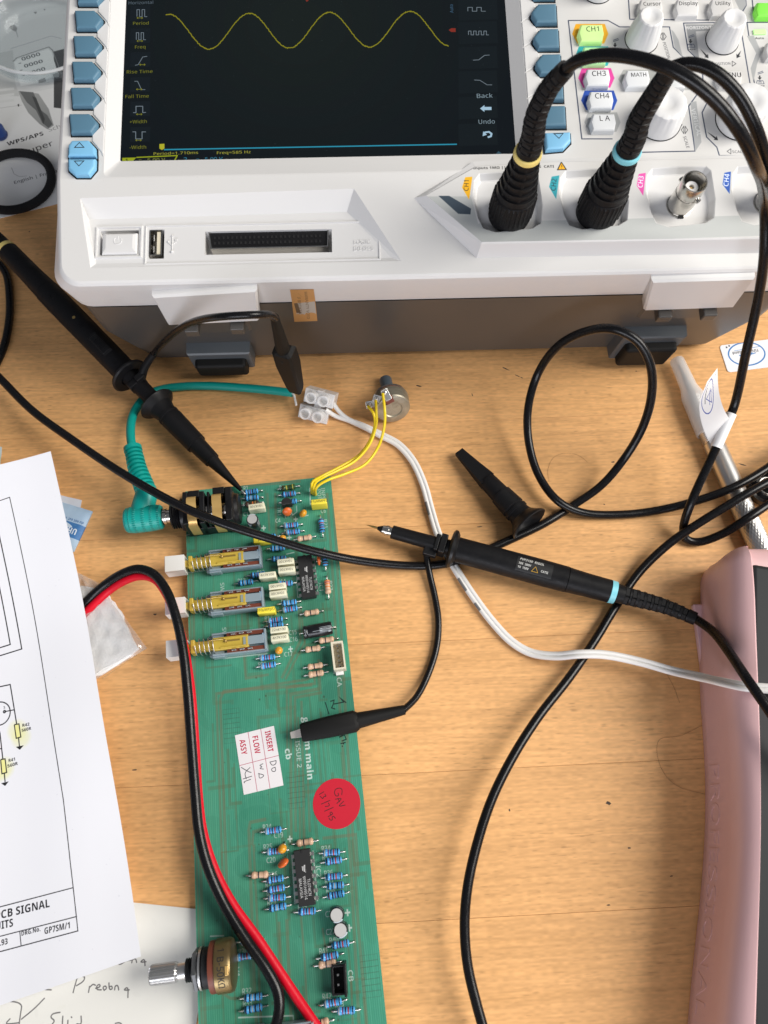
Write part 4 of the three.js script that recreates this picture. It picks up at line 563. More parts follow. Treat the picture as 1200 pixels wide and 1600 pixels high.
  { const a = B(474, 989, 2.9), b = B(519, 980.5, 2.9), c = a.clone().add(b).multiplyScalar(0.5), g = new THREE.Group(); g.name = 'axial_capacitor'; board.add(g); g.position.set(c.x * MM, 0, c.z * MM); g.rotation.y = Math.atan2(-(b.z - a.z), b.x - a.x);
    const L = a.distanceTo(b) / 2, A = V(-L, 2.9, 0), Bp = V(L, 2.9, 0);
    const geo = crease(new THREE.LatheGeometry([[2.2, 0], [2.6, 0.3], [2.75, 0.7], [2.75, 1.4], [2.55, 1.8], [2.75, 2.2], [2.75, 2 * L - 0.6], [2.5, 2 * L - 0.1], [2.2, 2 * L]].map((p) => new THREE.Vector2(...p)), 32), 0.5);
    part(g, 'sleeve', geo.rotateY(-2.35).applyMatrix4(along(A, Bp)), sleeveMat, 'black sleeve with a pale stripe of minus signs'); part(g, 'can_end', [new THREE.CylinderGeometry(2.2, 2.2, 0.2, 24).rotateZ(Math.PI / 2).translate(-L + 0.1, 2.9, 0), new THREE.CylinderGeometry(2.2, 2.2, 0.2, 24).rotateZ(Math.PI / 2).translate(L - 0.1, 2.9, 0)], M.aluTop);
    for (const s of [-1, 1]) part(g, 'lead', tube([V(s * L, 2.9, 0), V(s * (L + 1.2), 2.9, 0), V(s * (L + 1.6), 2.3, 0), V(s * (L + 1.6), -0.2, 0)], 0.32, 6, 0.6, false), M.tin); }
  // --- small dipped parts ---
  function dipped(name, px, py, h, mat, scale, turn, lean = 0.3) { const c = B(px, py, h), g = new THREE.Group(); g.name = name; board.add(g); g.position.set(c.x * MM, 0, c.z * MM); g.rotation.set(lean, turn, 0);
    const s = new THREE.SphereGeometry(1, 22, 16), p = s.attributes.position; for (let i = 0; i < p.count; i++) { const y = p.getY(i), t = y < 0 ? 1 + 0.34 * y : 1; p.setXYZ(i, p.getX(i) * t, y * (y < 0 ? 1.25 : 1), p.getZ(i) * t); } s.computeVertexNormals(); part(g, 'bead', s.scale(...scale).translate(0, h, 0), mat);
    part(g, 'lead', [-1.2, 1.2].map((x) => tube([V(x * 0.5, h - scale[1] * 0.8, 0), V(x, h * 0.4, 0), V(x, -0.3, 0)], 0.26, 6, 0.8, false)), M.tin); }
  dipped('tantalum_capacitor', 473, 796, 3.6, M.tantalum, [1.9, 2.3, 1.5], 0.8, 0.5); dipped('tantalum_capacitor', 441, 837, 4, M.tantalum, [1.7, 2.2, 1.5], 0.2); dipped('tantalum_capacitor', 448, 845, 3.4, M.tantalum, [1.7, 2.0, 1.4], 0.3); dipped('tantalum_capacitor', 435.5, 1013, 3, M.tantalum, [1.6, 1.6, 1.6], 0.2); dipped('tantalum_capacitor', 440.5, 1319, 3.2, M.tantalum, [1.8, 2.1, 1.6], 0.6, 0.5);
  dipped('ceramic_capacitor', 449, 804, 3.4, M.orangeCap, [2.2, 2.2, 1.3], 0.1, -0.5); dipped('ceramic_capacitor', 441.7, 1341, 3.4, M.orangeCap, [2.3, 2.3, 1.1], 0.45, 0.5); dipped('ceramic_capacitor', 498, 874, 3.2, M.orangeCap, [0.8, 2.4, 2.4], 0, 0.1);
  { const c = B(447.5, 785, 5.5), g = new THREE.Group(); g.name = 'transistor'; board.add(g); g.position.set(c.x * MM, 0, c.z * MM); g.rotation.y = 0.1;
    const sh = []; for (let i = 0; i <= 18; i++) { const a = -0.35 + i / 18 * (Math.PI + 0.7); sh.push([2.35 * Math.cos(a), 2.35 * Math.sin(a)]); } const o = ccw(sh);
    part(g, 'body', crease(loft([ring3(o, 1.2), ring3(o, 5.3), ring3(inset(o, 0.25), 5.6)], true, true).rotateX(-Math.PI / 2), 0.4), M.chip); part(g, 'lead', [-1.27, 0, 1.27].map((x) => new THREE.BoxGeometry(0.45, 1.6, 0.4).translate(x, 0.6, 0)), M.tin); }
  // --- connectors ---
  { const p = [[518, 1003], [534.5, 1001], [539, 1045], [522.5, 1046.5]].map(([x, y]) => B(x, y, 6)), c = p.reduce((s, q) => s.add(q), V(0, 0, 0)).multiplyScalar(0.25), w = 5.0, l = 11.6, g = new THREE.Group(); g.name = 'pin_header'; board.add(g); g.position.set(c.x * MM, 0, c.z * MM); g.rotation.y = 0.02;
    const o = rrect(-w / 2, -l / 2, w / 2, l / 2, 0.3, 2), i = rrect(-w / 2 + 0.75, -l / 2 + 0.7, w / 2 - 0.6, l / 2 - 0.7, 0.2, 2);
    part(g, 'shroud', loft([ring3(o, 0), ring3(o, 6), ring3(i, 6), ring3(i, 1.2)], true).rotateX(-Math.PI / 2), M.ivory); part(g, 'latch', rbox(3.2, 1.2, 1.6, 0.2, -0.4, 0.6, l / 2 + 0.6), M.label);
    for (let k = 0; k < 5; k++) part(g, 'pin', new THREE.BoxGeometry(0.6, 3.8, 0.6).translate(0, 3, (k - 2) * 2), M.tin); }
  { const c = B(529, 1532, 6.5), g = new THREE.Group(); g.name = 'pin_header'; board.add(g); g.position.set(c.x * MM, 0, c.z * MM); g.rotation.y = -0.04; g.userData.label = 'black shrouded header with two pins';
    part(g, 'shroud', [rbox(0.9, 7.5, 10.4, 0.2, 2.4, 3.75, 0), rbox(0.9, 5.6, 8.6, 0.2, -2.2, 2.8, 0.2), rbox(5, 5.6, 0.8, 0.2, 0, 2.8, -4.4), rbox(5, 5.6, 0.8, 0.2, 0, 2.8, 4.4), rbox(5, 1.2, 9, 0.2, 0, 0.7, 0)], M.black);
    for (const k of [-1, 1]) part(g, 'pin', new THREE.BoxGeometry(0.64, 4.4, 0.64).translate(-0.2, 3.2, k * 1.27 * 1.2), M.tin); }

  // --- latching push switches ---
  const SWH = 5.2, sw = new THREE.Group(); sw.name = 'push_switch';
  { // local: x along the plunger, z across, origin at the left edge of the cap
    part(sw, 'button_cap', crease(loft([[[0, 0.9, -4.1], [0, 0.9, 4.1], [0, 9.0, 4.0], [0, 9.0, -4.0]], [[0.2, 0.8, -4.2], [0.2, 0.8, 4.2], [0.2, 9.2, 4.1], [0.2, 9.2, -4.1]], [[9.6, 1.0, -4.1], [9.6, 1.0, 4.1], [9.6, 9.1, 4.0], [9.6, 9.1, -4.0]]].map((q) => q.map((p) => V(...p))), true, true), 0.3), M.switchWhite);
    const pl = part(sw, 'plunger', [rbox(4, 3.4, 3.4, 0.3, 11, SWH, 0), rbox(2, 6.6, 6.6, 0.5, 12.4, SWH, 0), rbox(10, 4.2, 4.6, 0.4, 18, SWH, 0), rbox(17, 3.4, 6.2, 0.5, 30.5, SWH + 1.4, 0), rbox(13, 0.8, 0.7, 0.2, 32, SWH + 3.2, 2.2), rbox(13, 0.8, 0.7, 0.2, 32, SWH + 3.2, -2.2), rbox(1.2, 0.8, 5, 0.2, 38.3, SWH + 3.2, 0)], M.slider);
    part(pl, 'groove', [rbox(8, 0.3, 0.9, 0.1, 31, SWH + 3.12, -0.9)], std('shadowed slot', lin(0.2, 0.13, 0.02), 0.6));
    const coil = []; for (let i = 0; i <= 100; i++) { const t = i / 100 * 4.5; coil.push(V(13.6 + t * 2.15, SWH + 4.0 * Math.cos(t * 2 * Math.PI), 4.0 * Math.sin(t * 2 * Math.PI))); }
    part(sw, 'spring', tube(coil, 0.26, 6, 0.8, false), M.steel);
    part(sw, 'latch_wire', tube([V(20, SWH + 4.4, -1.8), V(21.5, SWH + 4.6, -1.6), V(27.5, SWH + 4.8, -1.5), V(28.6, SWH + 4.7, -0.6), V(28.8, SWH + 3.8, 0)], 0.28, 6, 0.6), M.brass);
    part(sw, 'housing', [rbox(28, 3.6, 10.4, 0.6, 33.5, 2.6, 0), rbox(25, 6.4, 0.8, 0.3, 34, 4.4, -5), rbox(25, 6.4, 0.8, 0.3, 34, 4.4, 5), rbox(1, 7.6, 10, 0.3, 47, 4.6, 0), rbox(6, 5, 12, 0.5, 24, 3.2, 0), rbox(10, 0.7, 4, 0.2, 41.5, 8.4, 0)], M.frosted);
    part(sw, 'housing_core', rbox(25, 3, 8.4, 0.3, 33.5, 2.8, 0), std('slate inner body', lin(0.15, 0.15, 0.14), 0.5));
    for (const s of [-1, 1]) { const wf = part(sw, 'wafer', rbox(18, 1.1, 2.0, 0.15, 37.5, 7.0, s * 3.9), M.wafer); for (let i = 0; i < 3; i++) part(wf, 'lug', [rbox(0.4, 1.5, 0.7, 0.1, 31 + i * 3.9, 8.0, s * 3.9), rbox(0.4, 1.5, 0.7, 0.1, 32.8 + i * 3.9, 8.0, s * 3.9), rbox(2.2, 0.4, 0.7, 0.1, 31.9 + i * 3.9, 8.75, s * 3.9)], M.tin); }
    part(sw, 'end_label', rbox(1.1, 2.6, 3, 0.2, 46.2, 6.6, -1.5), std('pale sticker', lin(0.45, 0.62, 0.78), 0.5));
  }
  for (const [px, py] of [[257, 881.5], [257.6, 948], [259, 1014.5], [304, 1648]]) { const c = B(px, py, 8), o = sw.clone(); o.scale.setScalar(0.86); o.name = 'push_switch'; o.position.set(c.x * MM, 0, c.z * MM); o.rotation.y = 0.0; board.add(o); }

  // --- headphone-size jack socket ---
  { const g = new THREE.Group(); g.name = 'jack_socket'; g.userData.label = 'black jack socket with two gold spring contacts'; board.add(g);
    const xl = B(269, 797, 8).x, xr = B(377, 795, 8).x, c = B(325, 799, 9), z = c.z, Y = 8.4, A = V(xl, Y, z), Bq = V(xr, Y, z), L = xr - xl; JACK.axis = [PC.world(A), PC.world(Bq)];
    part(g, 'nose', turned(A, Bq, [[0, 4.2], [0, 5.6], [0.6, 6], [1.1, 5.4], [1.6, 6], [2.1, 5.4], [2.6, 6], [3.1, 5.4], [3.6, 6], [4.1, 5.4], [4.6, 7.2], [6.2, 7.4], [6.4, 4]], 32), M.black);
    const plate = (x, t, w, h, m = 0) => rbox(t, h, w, 0.5, x, h / 2 + 0.1, z);
    part(g, 'frame', [plate(xl + 7.2, 2.2, 15.2, 15.4), plate(xl + L * 0.47, 2.4, 15, 14.6), plate(xl + L * 0.56, 1.2, 14.4, 14), plate(xl + L * 0.86, 3, 15.6, 15.8), rbox(L - 8, 3, 14.8, 0.4, xl + L / 2 + 2, 1.7, z), rbox(L - 9, 8, 1.2, 0.4, xl + L / 2 + 2, 5, z - 6.9), rbox(L - 9, 7, 1.2, 0.4, xl + L / 2 + 2, 4.5, z + 6.9), rbox(5, 2.4, 3, 0.3, xl + L * 0.36, 14, z - 6.4), rbox(5, 2.4, 3, 0.3, xl + L * 0.72, 14.4, z - 6.6)], M.black);
    part(g, 'end_cap', turned(V(xr - 5.4, Y, z), Bq, [[0, 3], [0, 7.6], [1, 7.9], [2.6, 7.9], [3.2, 7], [4.6, 6.6], [5, 6], [5.2, 0]], 32), M.black);
    const strip = (x, w) => { const prof = [[-6.2, 6], [-6, 13.2], [-4.6, 15.5], [-2, 16.1], [1.2, 15.2], [3.8, 15.4], [6, 15.1], [7.4, 13.4], [7.7, 8], [7.7, 2]], o = prof.map(([a, b]) => V(x, b, z + a)); const cv = new THREE.CatmullRomCurve3(o, false, 'centripetal'), P = cv.getPoints(60), pos = [], idx = []; P.forEach((p, i) => { const ease = Math.min(1, (i + 4) / 8), ww = w * ease; pos.push(p.x - ww, p.y, p.z, p.x + ww, p.y, p.z); if (i) idx.push(i * 2 - 2, i * 2 - 1, i * 2 + 1, i * 2 - 2, i * 2 + 1, i * 2); }); const q = new THREE.BufferGeometry(); q.setAttribute('position', new THREE.Float32BufferAttribute(pos, 3)); q.setIndex(idx); q.computeVertexNormals(); return q; };
    for (const x of [xl + L * 0.33, xl + L * 0.69]) part(g, 'spring_contact', strip(x, 2.05), M.gold);
    part(g, 'plug_shank', cyl(3.1, 3.1, L * 0.8, 24).rotateZ(Math.PI / 2).translate(xl + L * 0.45, Y + 0.6, z), M.chrome);
  }
  // --- board potentiometer lying on its side ---
  { const g = new THREE.Group(); g.name = 'potentiometer'; g.userData.label = 'potentiometer with splined steel shaft over the board edge'; board.add(g);
    const H = 9.2, x0 = B(235, 1520, H).x, c = B(330, 1511, H), z = c.z, A = V(x0, H, z), e = (px) => B(px, 1512, H).x - x0, Bq = V(x0 + 60, H, z);
    const spl = []; const N = 108; for (let k = 0; k < N; k++) { const a = k / N * 2 * Math.PI, r = 3.05 + 0.28 * Math.sign(Math.sin(a * 18)); spl.push([r * Math.cos(a), r * Math.sin(a)]); }
    const s1 = e(279), ringX = (poly, x) => poly.map(([a, b]) => V(x0 + x, H + b, z + a));
    part(g, 'shaft', [loft([ringX(spl.map(([a, b]) => [a * 0.9, b * 0.9]), 0), ringX(spl, 0.5), ringX(spl, s1 - 0.8), ringX(spl.map(([a, b]) => [a * 0.85, b * 0.85]), s1)], true, true), turned(V(x0 + s1 - 0.5, H, z), Bq, [[0, 2.7], [3.6, 2.7], [3.6, 0]], 24), new THREE.BoxGeometry(6, 6.2, 0.9).translate(x0 + 2.9, H, z)].slice(0, 2), M.steel);
    const b0 = e(292), n0 = e(304.5), n1 = e(313), w1 = e(321.5), k1 = e(331), cA = e(340), cB = e(366.5), th = []; for (let x = b0; x < n0 + 0.4; x += 0.8) th.push([x - b0, 3.9], [x - b0 + 0.4, 3.5]);
    part(g, 'thread', turned(V(x0 + b0, H, z), Bq, [[0, 2.7], ...th, [n0 - b0 + 0.5, 3]], 24), M.slate);
    const hex = Array.from({ length: 6 }, (_, i) => [7 * Math.cos(i * Math.PI / 3 + 0.4), 7 * Math.sin(i * Math.PI / 3 + 0.4)]);
    part(g, 'nut', loft([ringX(hex.map(([a, b]) => [a * 0.93, b * 0.93]), n0), ringX(hex, n0 + 0.4), ringX(hex, n1 - 0.4), ringX(hex.map(([a, b]) => [a * 0.93, b * 0.93]), n1)], true, true), std('zinc nut', lin(0.12, 0.125, 0.13), 0.45, 0.6));
    part(g, 'washer', turned(V(x0 + n1 + 0.3, H, z), Bq, [[0, 3], [0, 6.9], [w1 - n1 - 1.2, 6.9], [w1 - n1 - 1, 3]], 36), M.steel);
    part(g, 'collar', turned(V(x0 + w1 - 0.4, H, z), Bq, [[0, 4], [0, 6.6], [k1 - w1 + 0.6, 6.6], [k1 - w1 + 0.6, 3]], 36), M.slate);
    part(g, 'wafer', [turned(V(x0 + k1, H, z), Bq, [[0, 4], [0, 8.3], [cA - k1, 8.3], [cA - k1, 3]], 40), rbox(2.2, 9, 15, 0.3, x0 + k1 + 1.3, 4.6, z)], M.wafer);
    const print = canvas(512, 256, (q, w, h) => { q.fillStyle = '#8d7c5c'; q.fillRect(0, 0, w, h); const r = rng(9); for (let i = 0; i < 200; i++) { q.fillStyle = `rgba(${r() < 0.5 ? '60,45,30' : '190,180,150'},${0.06 * r()})`; q.beginPath(); q.ellipse(r() * w, r() * h, 5 + 40 * r(), 4 + 20 * r(), 0, 0, 7); q.fill(); } q.fillStyle = '#1a1712'; q.font = 'bold 58px monospace'; q.save(); q.translate(100, 40); q.rotate(Math.PI / 2); q.fillText('', 0, 0); q.restore(); });
    const canMat = std('aged brass can', lin(0.9, 0.86, 0.75), 0.36, 0.85); canMat.map = print;
    part(g, 'can', [turned(V(x0 + cA, H, z), Bq, [[0, 8.2], [0.2, 8.7], [cB - cA - 1.2, 8.7], [cB - cA - 0.2, 8.2], [cB - cA, 7.4], [cB - cA, 0]], 48)], canMat);
    part(g, 'lettering', ['B-50K\u03A9', '1'].map((s, i) => { const t = lettering(s, 2.3, 0.05), p = t.attributes.position; t.rotateZ(-Math.PI / 2).translate(0, i ? 6.2 : -1.4, 0); for (let k = 0; k < p.count; k++) { const a = p.getY(k) / 8.72, rad = 8.72 + p.getZ(k); p.setXYZ(k, x0 + cA + 2.6 + p.getX(k), H + rad * Math.cos(a + 0.0), z - rad * Math.sin(a)); } t.computeVertexNormals(); return t; }), M.ink);
    part(g, 'crimp_tab', [rbox(1.2, 0.6, 3, 0.2, x0 + cB - 1.2, H + 8.7, z + 0.6)], M.gold);
  }
  // --- stickers ---
  const quad = (pts, lift) => { const p = pts.map(([x, y]) => B(x, y, lift)), pos = [], idx = [0, 1, 2, 0, 2, 3], g = new THREE.BufferGeometry(); p.forEach((q) => pos.push(q.x, lift, q.z)); g.setAttribute('position', new THREE.Float32BufferAttribute(pos, 3)); g.setAttribute('uv', new THREE.Float32BufferAttribute([0, 1, 1, 1, 1, 0, 0, 0], 2)); g.setIndex(idx); g.computeVertexNormals(); return g; };
  const scrawl = (c, strokes, w, col) => { c.strokeStyle = col; c.lineWidth = w; c.lineCap = c.lineJoin = 'round'; for (const s of strokes) { c.beginPath(); c.moveTo(...s[0]); for (let i = 1; i < s.length; i++) { const m = [(s[i - 1][0] + s[i][0]) / 2, (s[i - 1][1] + s[i][1]) / 2]; c.quadraticCurveTo(...s[i - 1], ...m); } c.lineTo(...s[s.length - 1]); c.stroke(); } };
  SCRAWL.fn = scrawl;
  const label = canvas(384, 256, (c, w, h) => {
    c.fillStyle = '#efecec'; c.fillRect(0, 0, w, h); c.strokeStyle = '#b23a54'; c.lineWidth = 3; for (const y of [87, 170]) { c.beginPath(); c.moveTo(0, y); c.lineTo(w, y); c.stroke(); } c.beginPath(); c.moveTo(194, 0); c.lineTo(198, h); c.stroke();
    c.fillStyle = '#c01f3f'; c.font = 'bold 50px sans-serif'; ['INSERT', 'FLOW', 'ASSY'].forEach((s, i) => { c.save(); c.translate(26 + (i === 0 ? -4 : i * 6), 64 + i * 84); c.scale(i === 0 ? 0.8 : 0.86, 1); c.fillText(s, 0, 0); c.restore(); });
    scrawl(c, [[[222, 22], [222, 62]], [[222, 22], [244, 26], [248, 52], [224, 62]], [[262, 34], [264, 60], [284, 58], [288, 34], [264, 34]], [[222, 108], [228, 134], [240, 112], [246, 136], [256, 110]], [[276, 146], [296, 104], [312, 146], [276, 142]], [[212, 246], [250, 206], [258, 190]], [[226, 192], [250, 232], [290, 226]], [[282, 190], [286, 246]], [[300, 200], [304, 246], [312, 240]]], 4, '#23252b');
  });
  const lm = std('printed label', lin(0.86, 0.86, 0.88), 0.55); lm.map = label;
  part(board, 'paper_label', quad([[428, 1134], [443, 1227], [381, 1242], [367, 1149]], 0.12), lm, 'white label with INSERT, FLOW and ASSY in red print');
  const dot = canvas(384, 384, (c, w, h) => {
    c.fillStyle = '#cf1230'; c.fillRect(0, 0, w, h); c.translate(192, 192); c.rotate(0.0);
    scrawl(c, [[[-42, -66], [-82, -92], [-106, -54], [-92, -20], [-54, -16], [-44, -42], [-66, -44]], [[-34, -6], [-16, -62], [0, -2]], [[-30, -26], [-2, -26]], [[10, -58], [26, 2], [42, -56]], [[-128, 54], [-126, 96]], [[-108, 54], [-84, 52], [-98, 70], [-80, 84], [-110, 96]], [[-46, 40], [-52, 112]], [[-34, 58], [-8, 56], [-22, 92]], [[14, 38], [8, 112]], [[56, 62], [36, 64], [40, 82], [58, 78], [58, 62], [58, 104]], [[96, 58], [74, 62], [74, 78], [96, 82], [92, 100], [70, 102]]], 5.5, '#2a1418');
  });
  const rm = std('red sticker', lin(0.85, 0.8, 0.82), 0.5); rm.map = dot;
  { const c = B(526, 1255.5, 0.1), e = B(489, 1254, 0.1), R0 = Math.hypot(e.x - c.x, e.z - c.z), pos = [], uv = [], idx = []; pos.push(c.x, 0.1, c.z); uv.push(0.5, 0.5); const N = 72, rot = 1.22; for (let i = 0; i <= N; i++) { const a = i / N * 2 * Math.PI; pos.push(c.x + R0 * Math.cos(a), 0.1, c.z + R0 * Math.sin(a)); uv.push(0.5 + 0.5 * Math.cos(a - rot), 0.5 - 0.5 * Math.sin(a - rot)); if (i) idx.push(0, i + 1, i); } const g = new THREE.BufferGeometry(); g.setAttribute('position', new THREE.Float32BufferAttribute(pos, 3)); g.setAttribute('uv', new THREE.Float32BufferAttribute(uv, 2)); g.setIndex(idx); g.computeVertexNormals(); part(board, 'round_sticker', g, rm, 'round red sticker with a handwritten date'); }
}
// ---------- test probes, leads and cables ----------
const DP = (list) => list.map(([x, y, h]) => D(x, y, h));
const onAxis = (A, Bq, px, py) => { let best = 1e9, t0 = 0; const L = A.distanceTo(Bq); for (let i = -300; i <= 1300; i++) { const t = i / 1000, q = seen(A.clone().lerp(Bq, t)), d = Math.hypot(q[0] - px, q[1] - py); if (d < best) { best = d; t0 = t; } } return t0 * L; };
const ribbed = (r0, r1, from, to, pitch = 2.6, deep = 0.55) => (s, L) => { const r = r0 + (r1 - r0) * s / L; if (s < from || s > L - to) return r; const q = ((s - from) / pitch) % 1; return q > 0.4 && q < 0.95 ? r - deep : r; };
// small dark pockets between the ribs of a strain relief
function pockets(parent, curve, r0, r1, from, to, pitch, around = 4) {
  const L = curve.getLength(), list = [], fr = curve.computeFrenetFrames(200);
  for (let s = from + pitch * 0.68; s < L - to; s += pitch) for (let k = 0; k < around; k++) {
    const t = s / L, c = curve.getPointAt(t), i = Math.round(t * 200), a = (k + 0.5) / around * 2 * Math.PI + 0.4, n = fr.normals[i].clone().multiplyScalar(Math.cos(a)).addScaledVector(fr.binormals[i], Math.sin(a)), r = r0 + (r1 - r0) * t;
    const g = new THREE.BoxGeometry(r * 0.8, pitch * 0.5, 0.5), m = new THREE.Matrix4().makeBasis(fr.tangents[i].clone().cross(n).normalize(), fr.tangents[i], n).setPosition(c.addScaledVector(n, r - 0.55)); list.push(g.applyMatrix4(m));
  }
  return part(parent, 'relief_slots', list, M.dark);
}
function channelPlug(parent, px, py, ringMat, bend) {     // locking plug on a channel socket with its ringed boot
  const p = S(px, py, 0), W = (a, b, n) => SC.world(V(a, b, n)), A = W(p.x, p.y, -1.6), T = W(p.x, p.y, 80);
  const N = 60, rows = [[0, 7.6], [0.8, 8.1], [4.2, 8.15], [4.6, 8.3], [14.5, 8.0], [15.2, 7.7], [15.4, 7.35], [16, 7.2]], pos = [], idx = [];
  rows.forEach(([t, r]) => { for (let k = 0; k <= N * 4; k++) { const a = k / (N * 4) * 2 * Math.PI, rib = t > 4.5 && t < 15 ? (Math.cos(a * 30) > 0.1 ? 0.28 : -0.1) : 0; pos.push((r + rib) * Math.cos(a), t, (r + rib) * Math.sin(a)); } });
  for (let i = 0; i + 1 < rows.length; i++) for (let k = 0; k < N * 4; k++) { const a = i * (N * 4 + 1) + k, d = a + N * 4 + 1; idx.push(a, d, d + 1, a, d + 1, a + 1); }
  const g = new THREE.BufferGeometry(); g.setAttribute('position', new THREE.Float32BufferAttribute(pos, 3)); g.setIndex(idx); g.computeVertexNormals();
  const plug = part(parent, 'locking_collar', boxUV(crease(g.applyMatrix4(along(A, T)), 0.5)), M.softBlack);
  const boot = part(parent, 'plug_boot', turned(A, T, [[15.6, 6], [15.8, 7.3], [16.6, 7.4], ...[0, 1, 2, 3, 4].flatMap((i) => { const t = 17.4 + i * 3.5, r = (x) => 7.4 - (x - 16.6) * 0.152; return [[t, r(t)], [t + 1.3, r(t)], [t + 1.35, r(t) - 0.75], [t + 3.2, r(t) - 0.85], [t + 3.25, r(t + 3.3)]]; }), [35.4, 4.6], [37, 4.4]], 44, 0.4), M.softBlack);
  const webs = []; for (let k = 0; k < 6; k++) { const a = k / 6 * 2 * Math.PI + 0.5; const q = loft([[V(7.05 * Math.cos(a - 0.1), 16.8, 7.05 * Math.sin(a - 0.1)), V(7.3 * Math.cos(a), 16.8, 7.3 * Math.sin(a)), V(7.05 * Math.cos(a + 0.1), 16.8, 7.05 * Math.sin(a + 0.1)), V(5 * Math.cos(a), 16.8, 5 * Math.sin(a))], [V(4.2 * Math.cos(a - 0.14), 35.6, 4.2 * Math.sin(a - 0.14)), V(4.55 * Math.cos(a), 35.6, 4.55 * Math.sin(a)), V(4.2 * Math.cos(a + 0.14), 35.6, 4.2 * Math.sin(a + 0.14)), V(3 * Math.cos(a), 35.6, 3 * Math.sin(a))]], true, true); webs.push(q.applyMatrix4(along(A, T))); }
  part(boot, 'web', webs, M.softBlack);
  part(parent, 'colour_ring', turned(A, T, [[36.2, 4], [36.2, 4.75], [36.6, 4.95], [38.2, 4.85], [38.6, 4.6], [38.6, 4]], 40), ringMat);
  const c = new THREE.CatmullRomCurve3([W(p.x, p.y, 36), W(p.x, p.y, 44), ...bend], false, 'centripetal');
  part(parent, 'strain_relief', sweep(null, ribbed(4.3, 2.75, 2.5, 2.5, 2.9, 0.6), 28, 0.3, c), M.softBlack); pockets(parent, c, 4.3, 2.75, 2.5, 2.5, 2.9, 6);
  return c.getPointAt(1);
}
const CR = 1.88;
const at3 = (px, py, n) => SC.world(S(px, py, n));
// body of a probe, pointing from the tail ring to the tip
function probeBody(parent, A, Bq, tail, name = 'probe_body') {
  const L = A.distanceTo(Bq);
  return L;
}
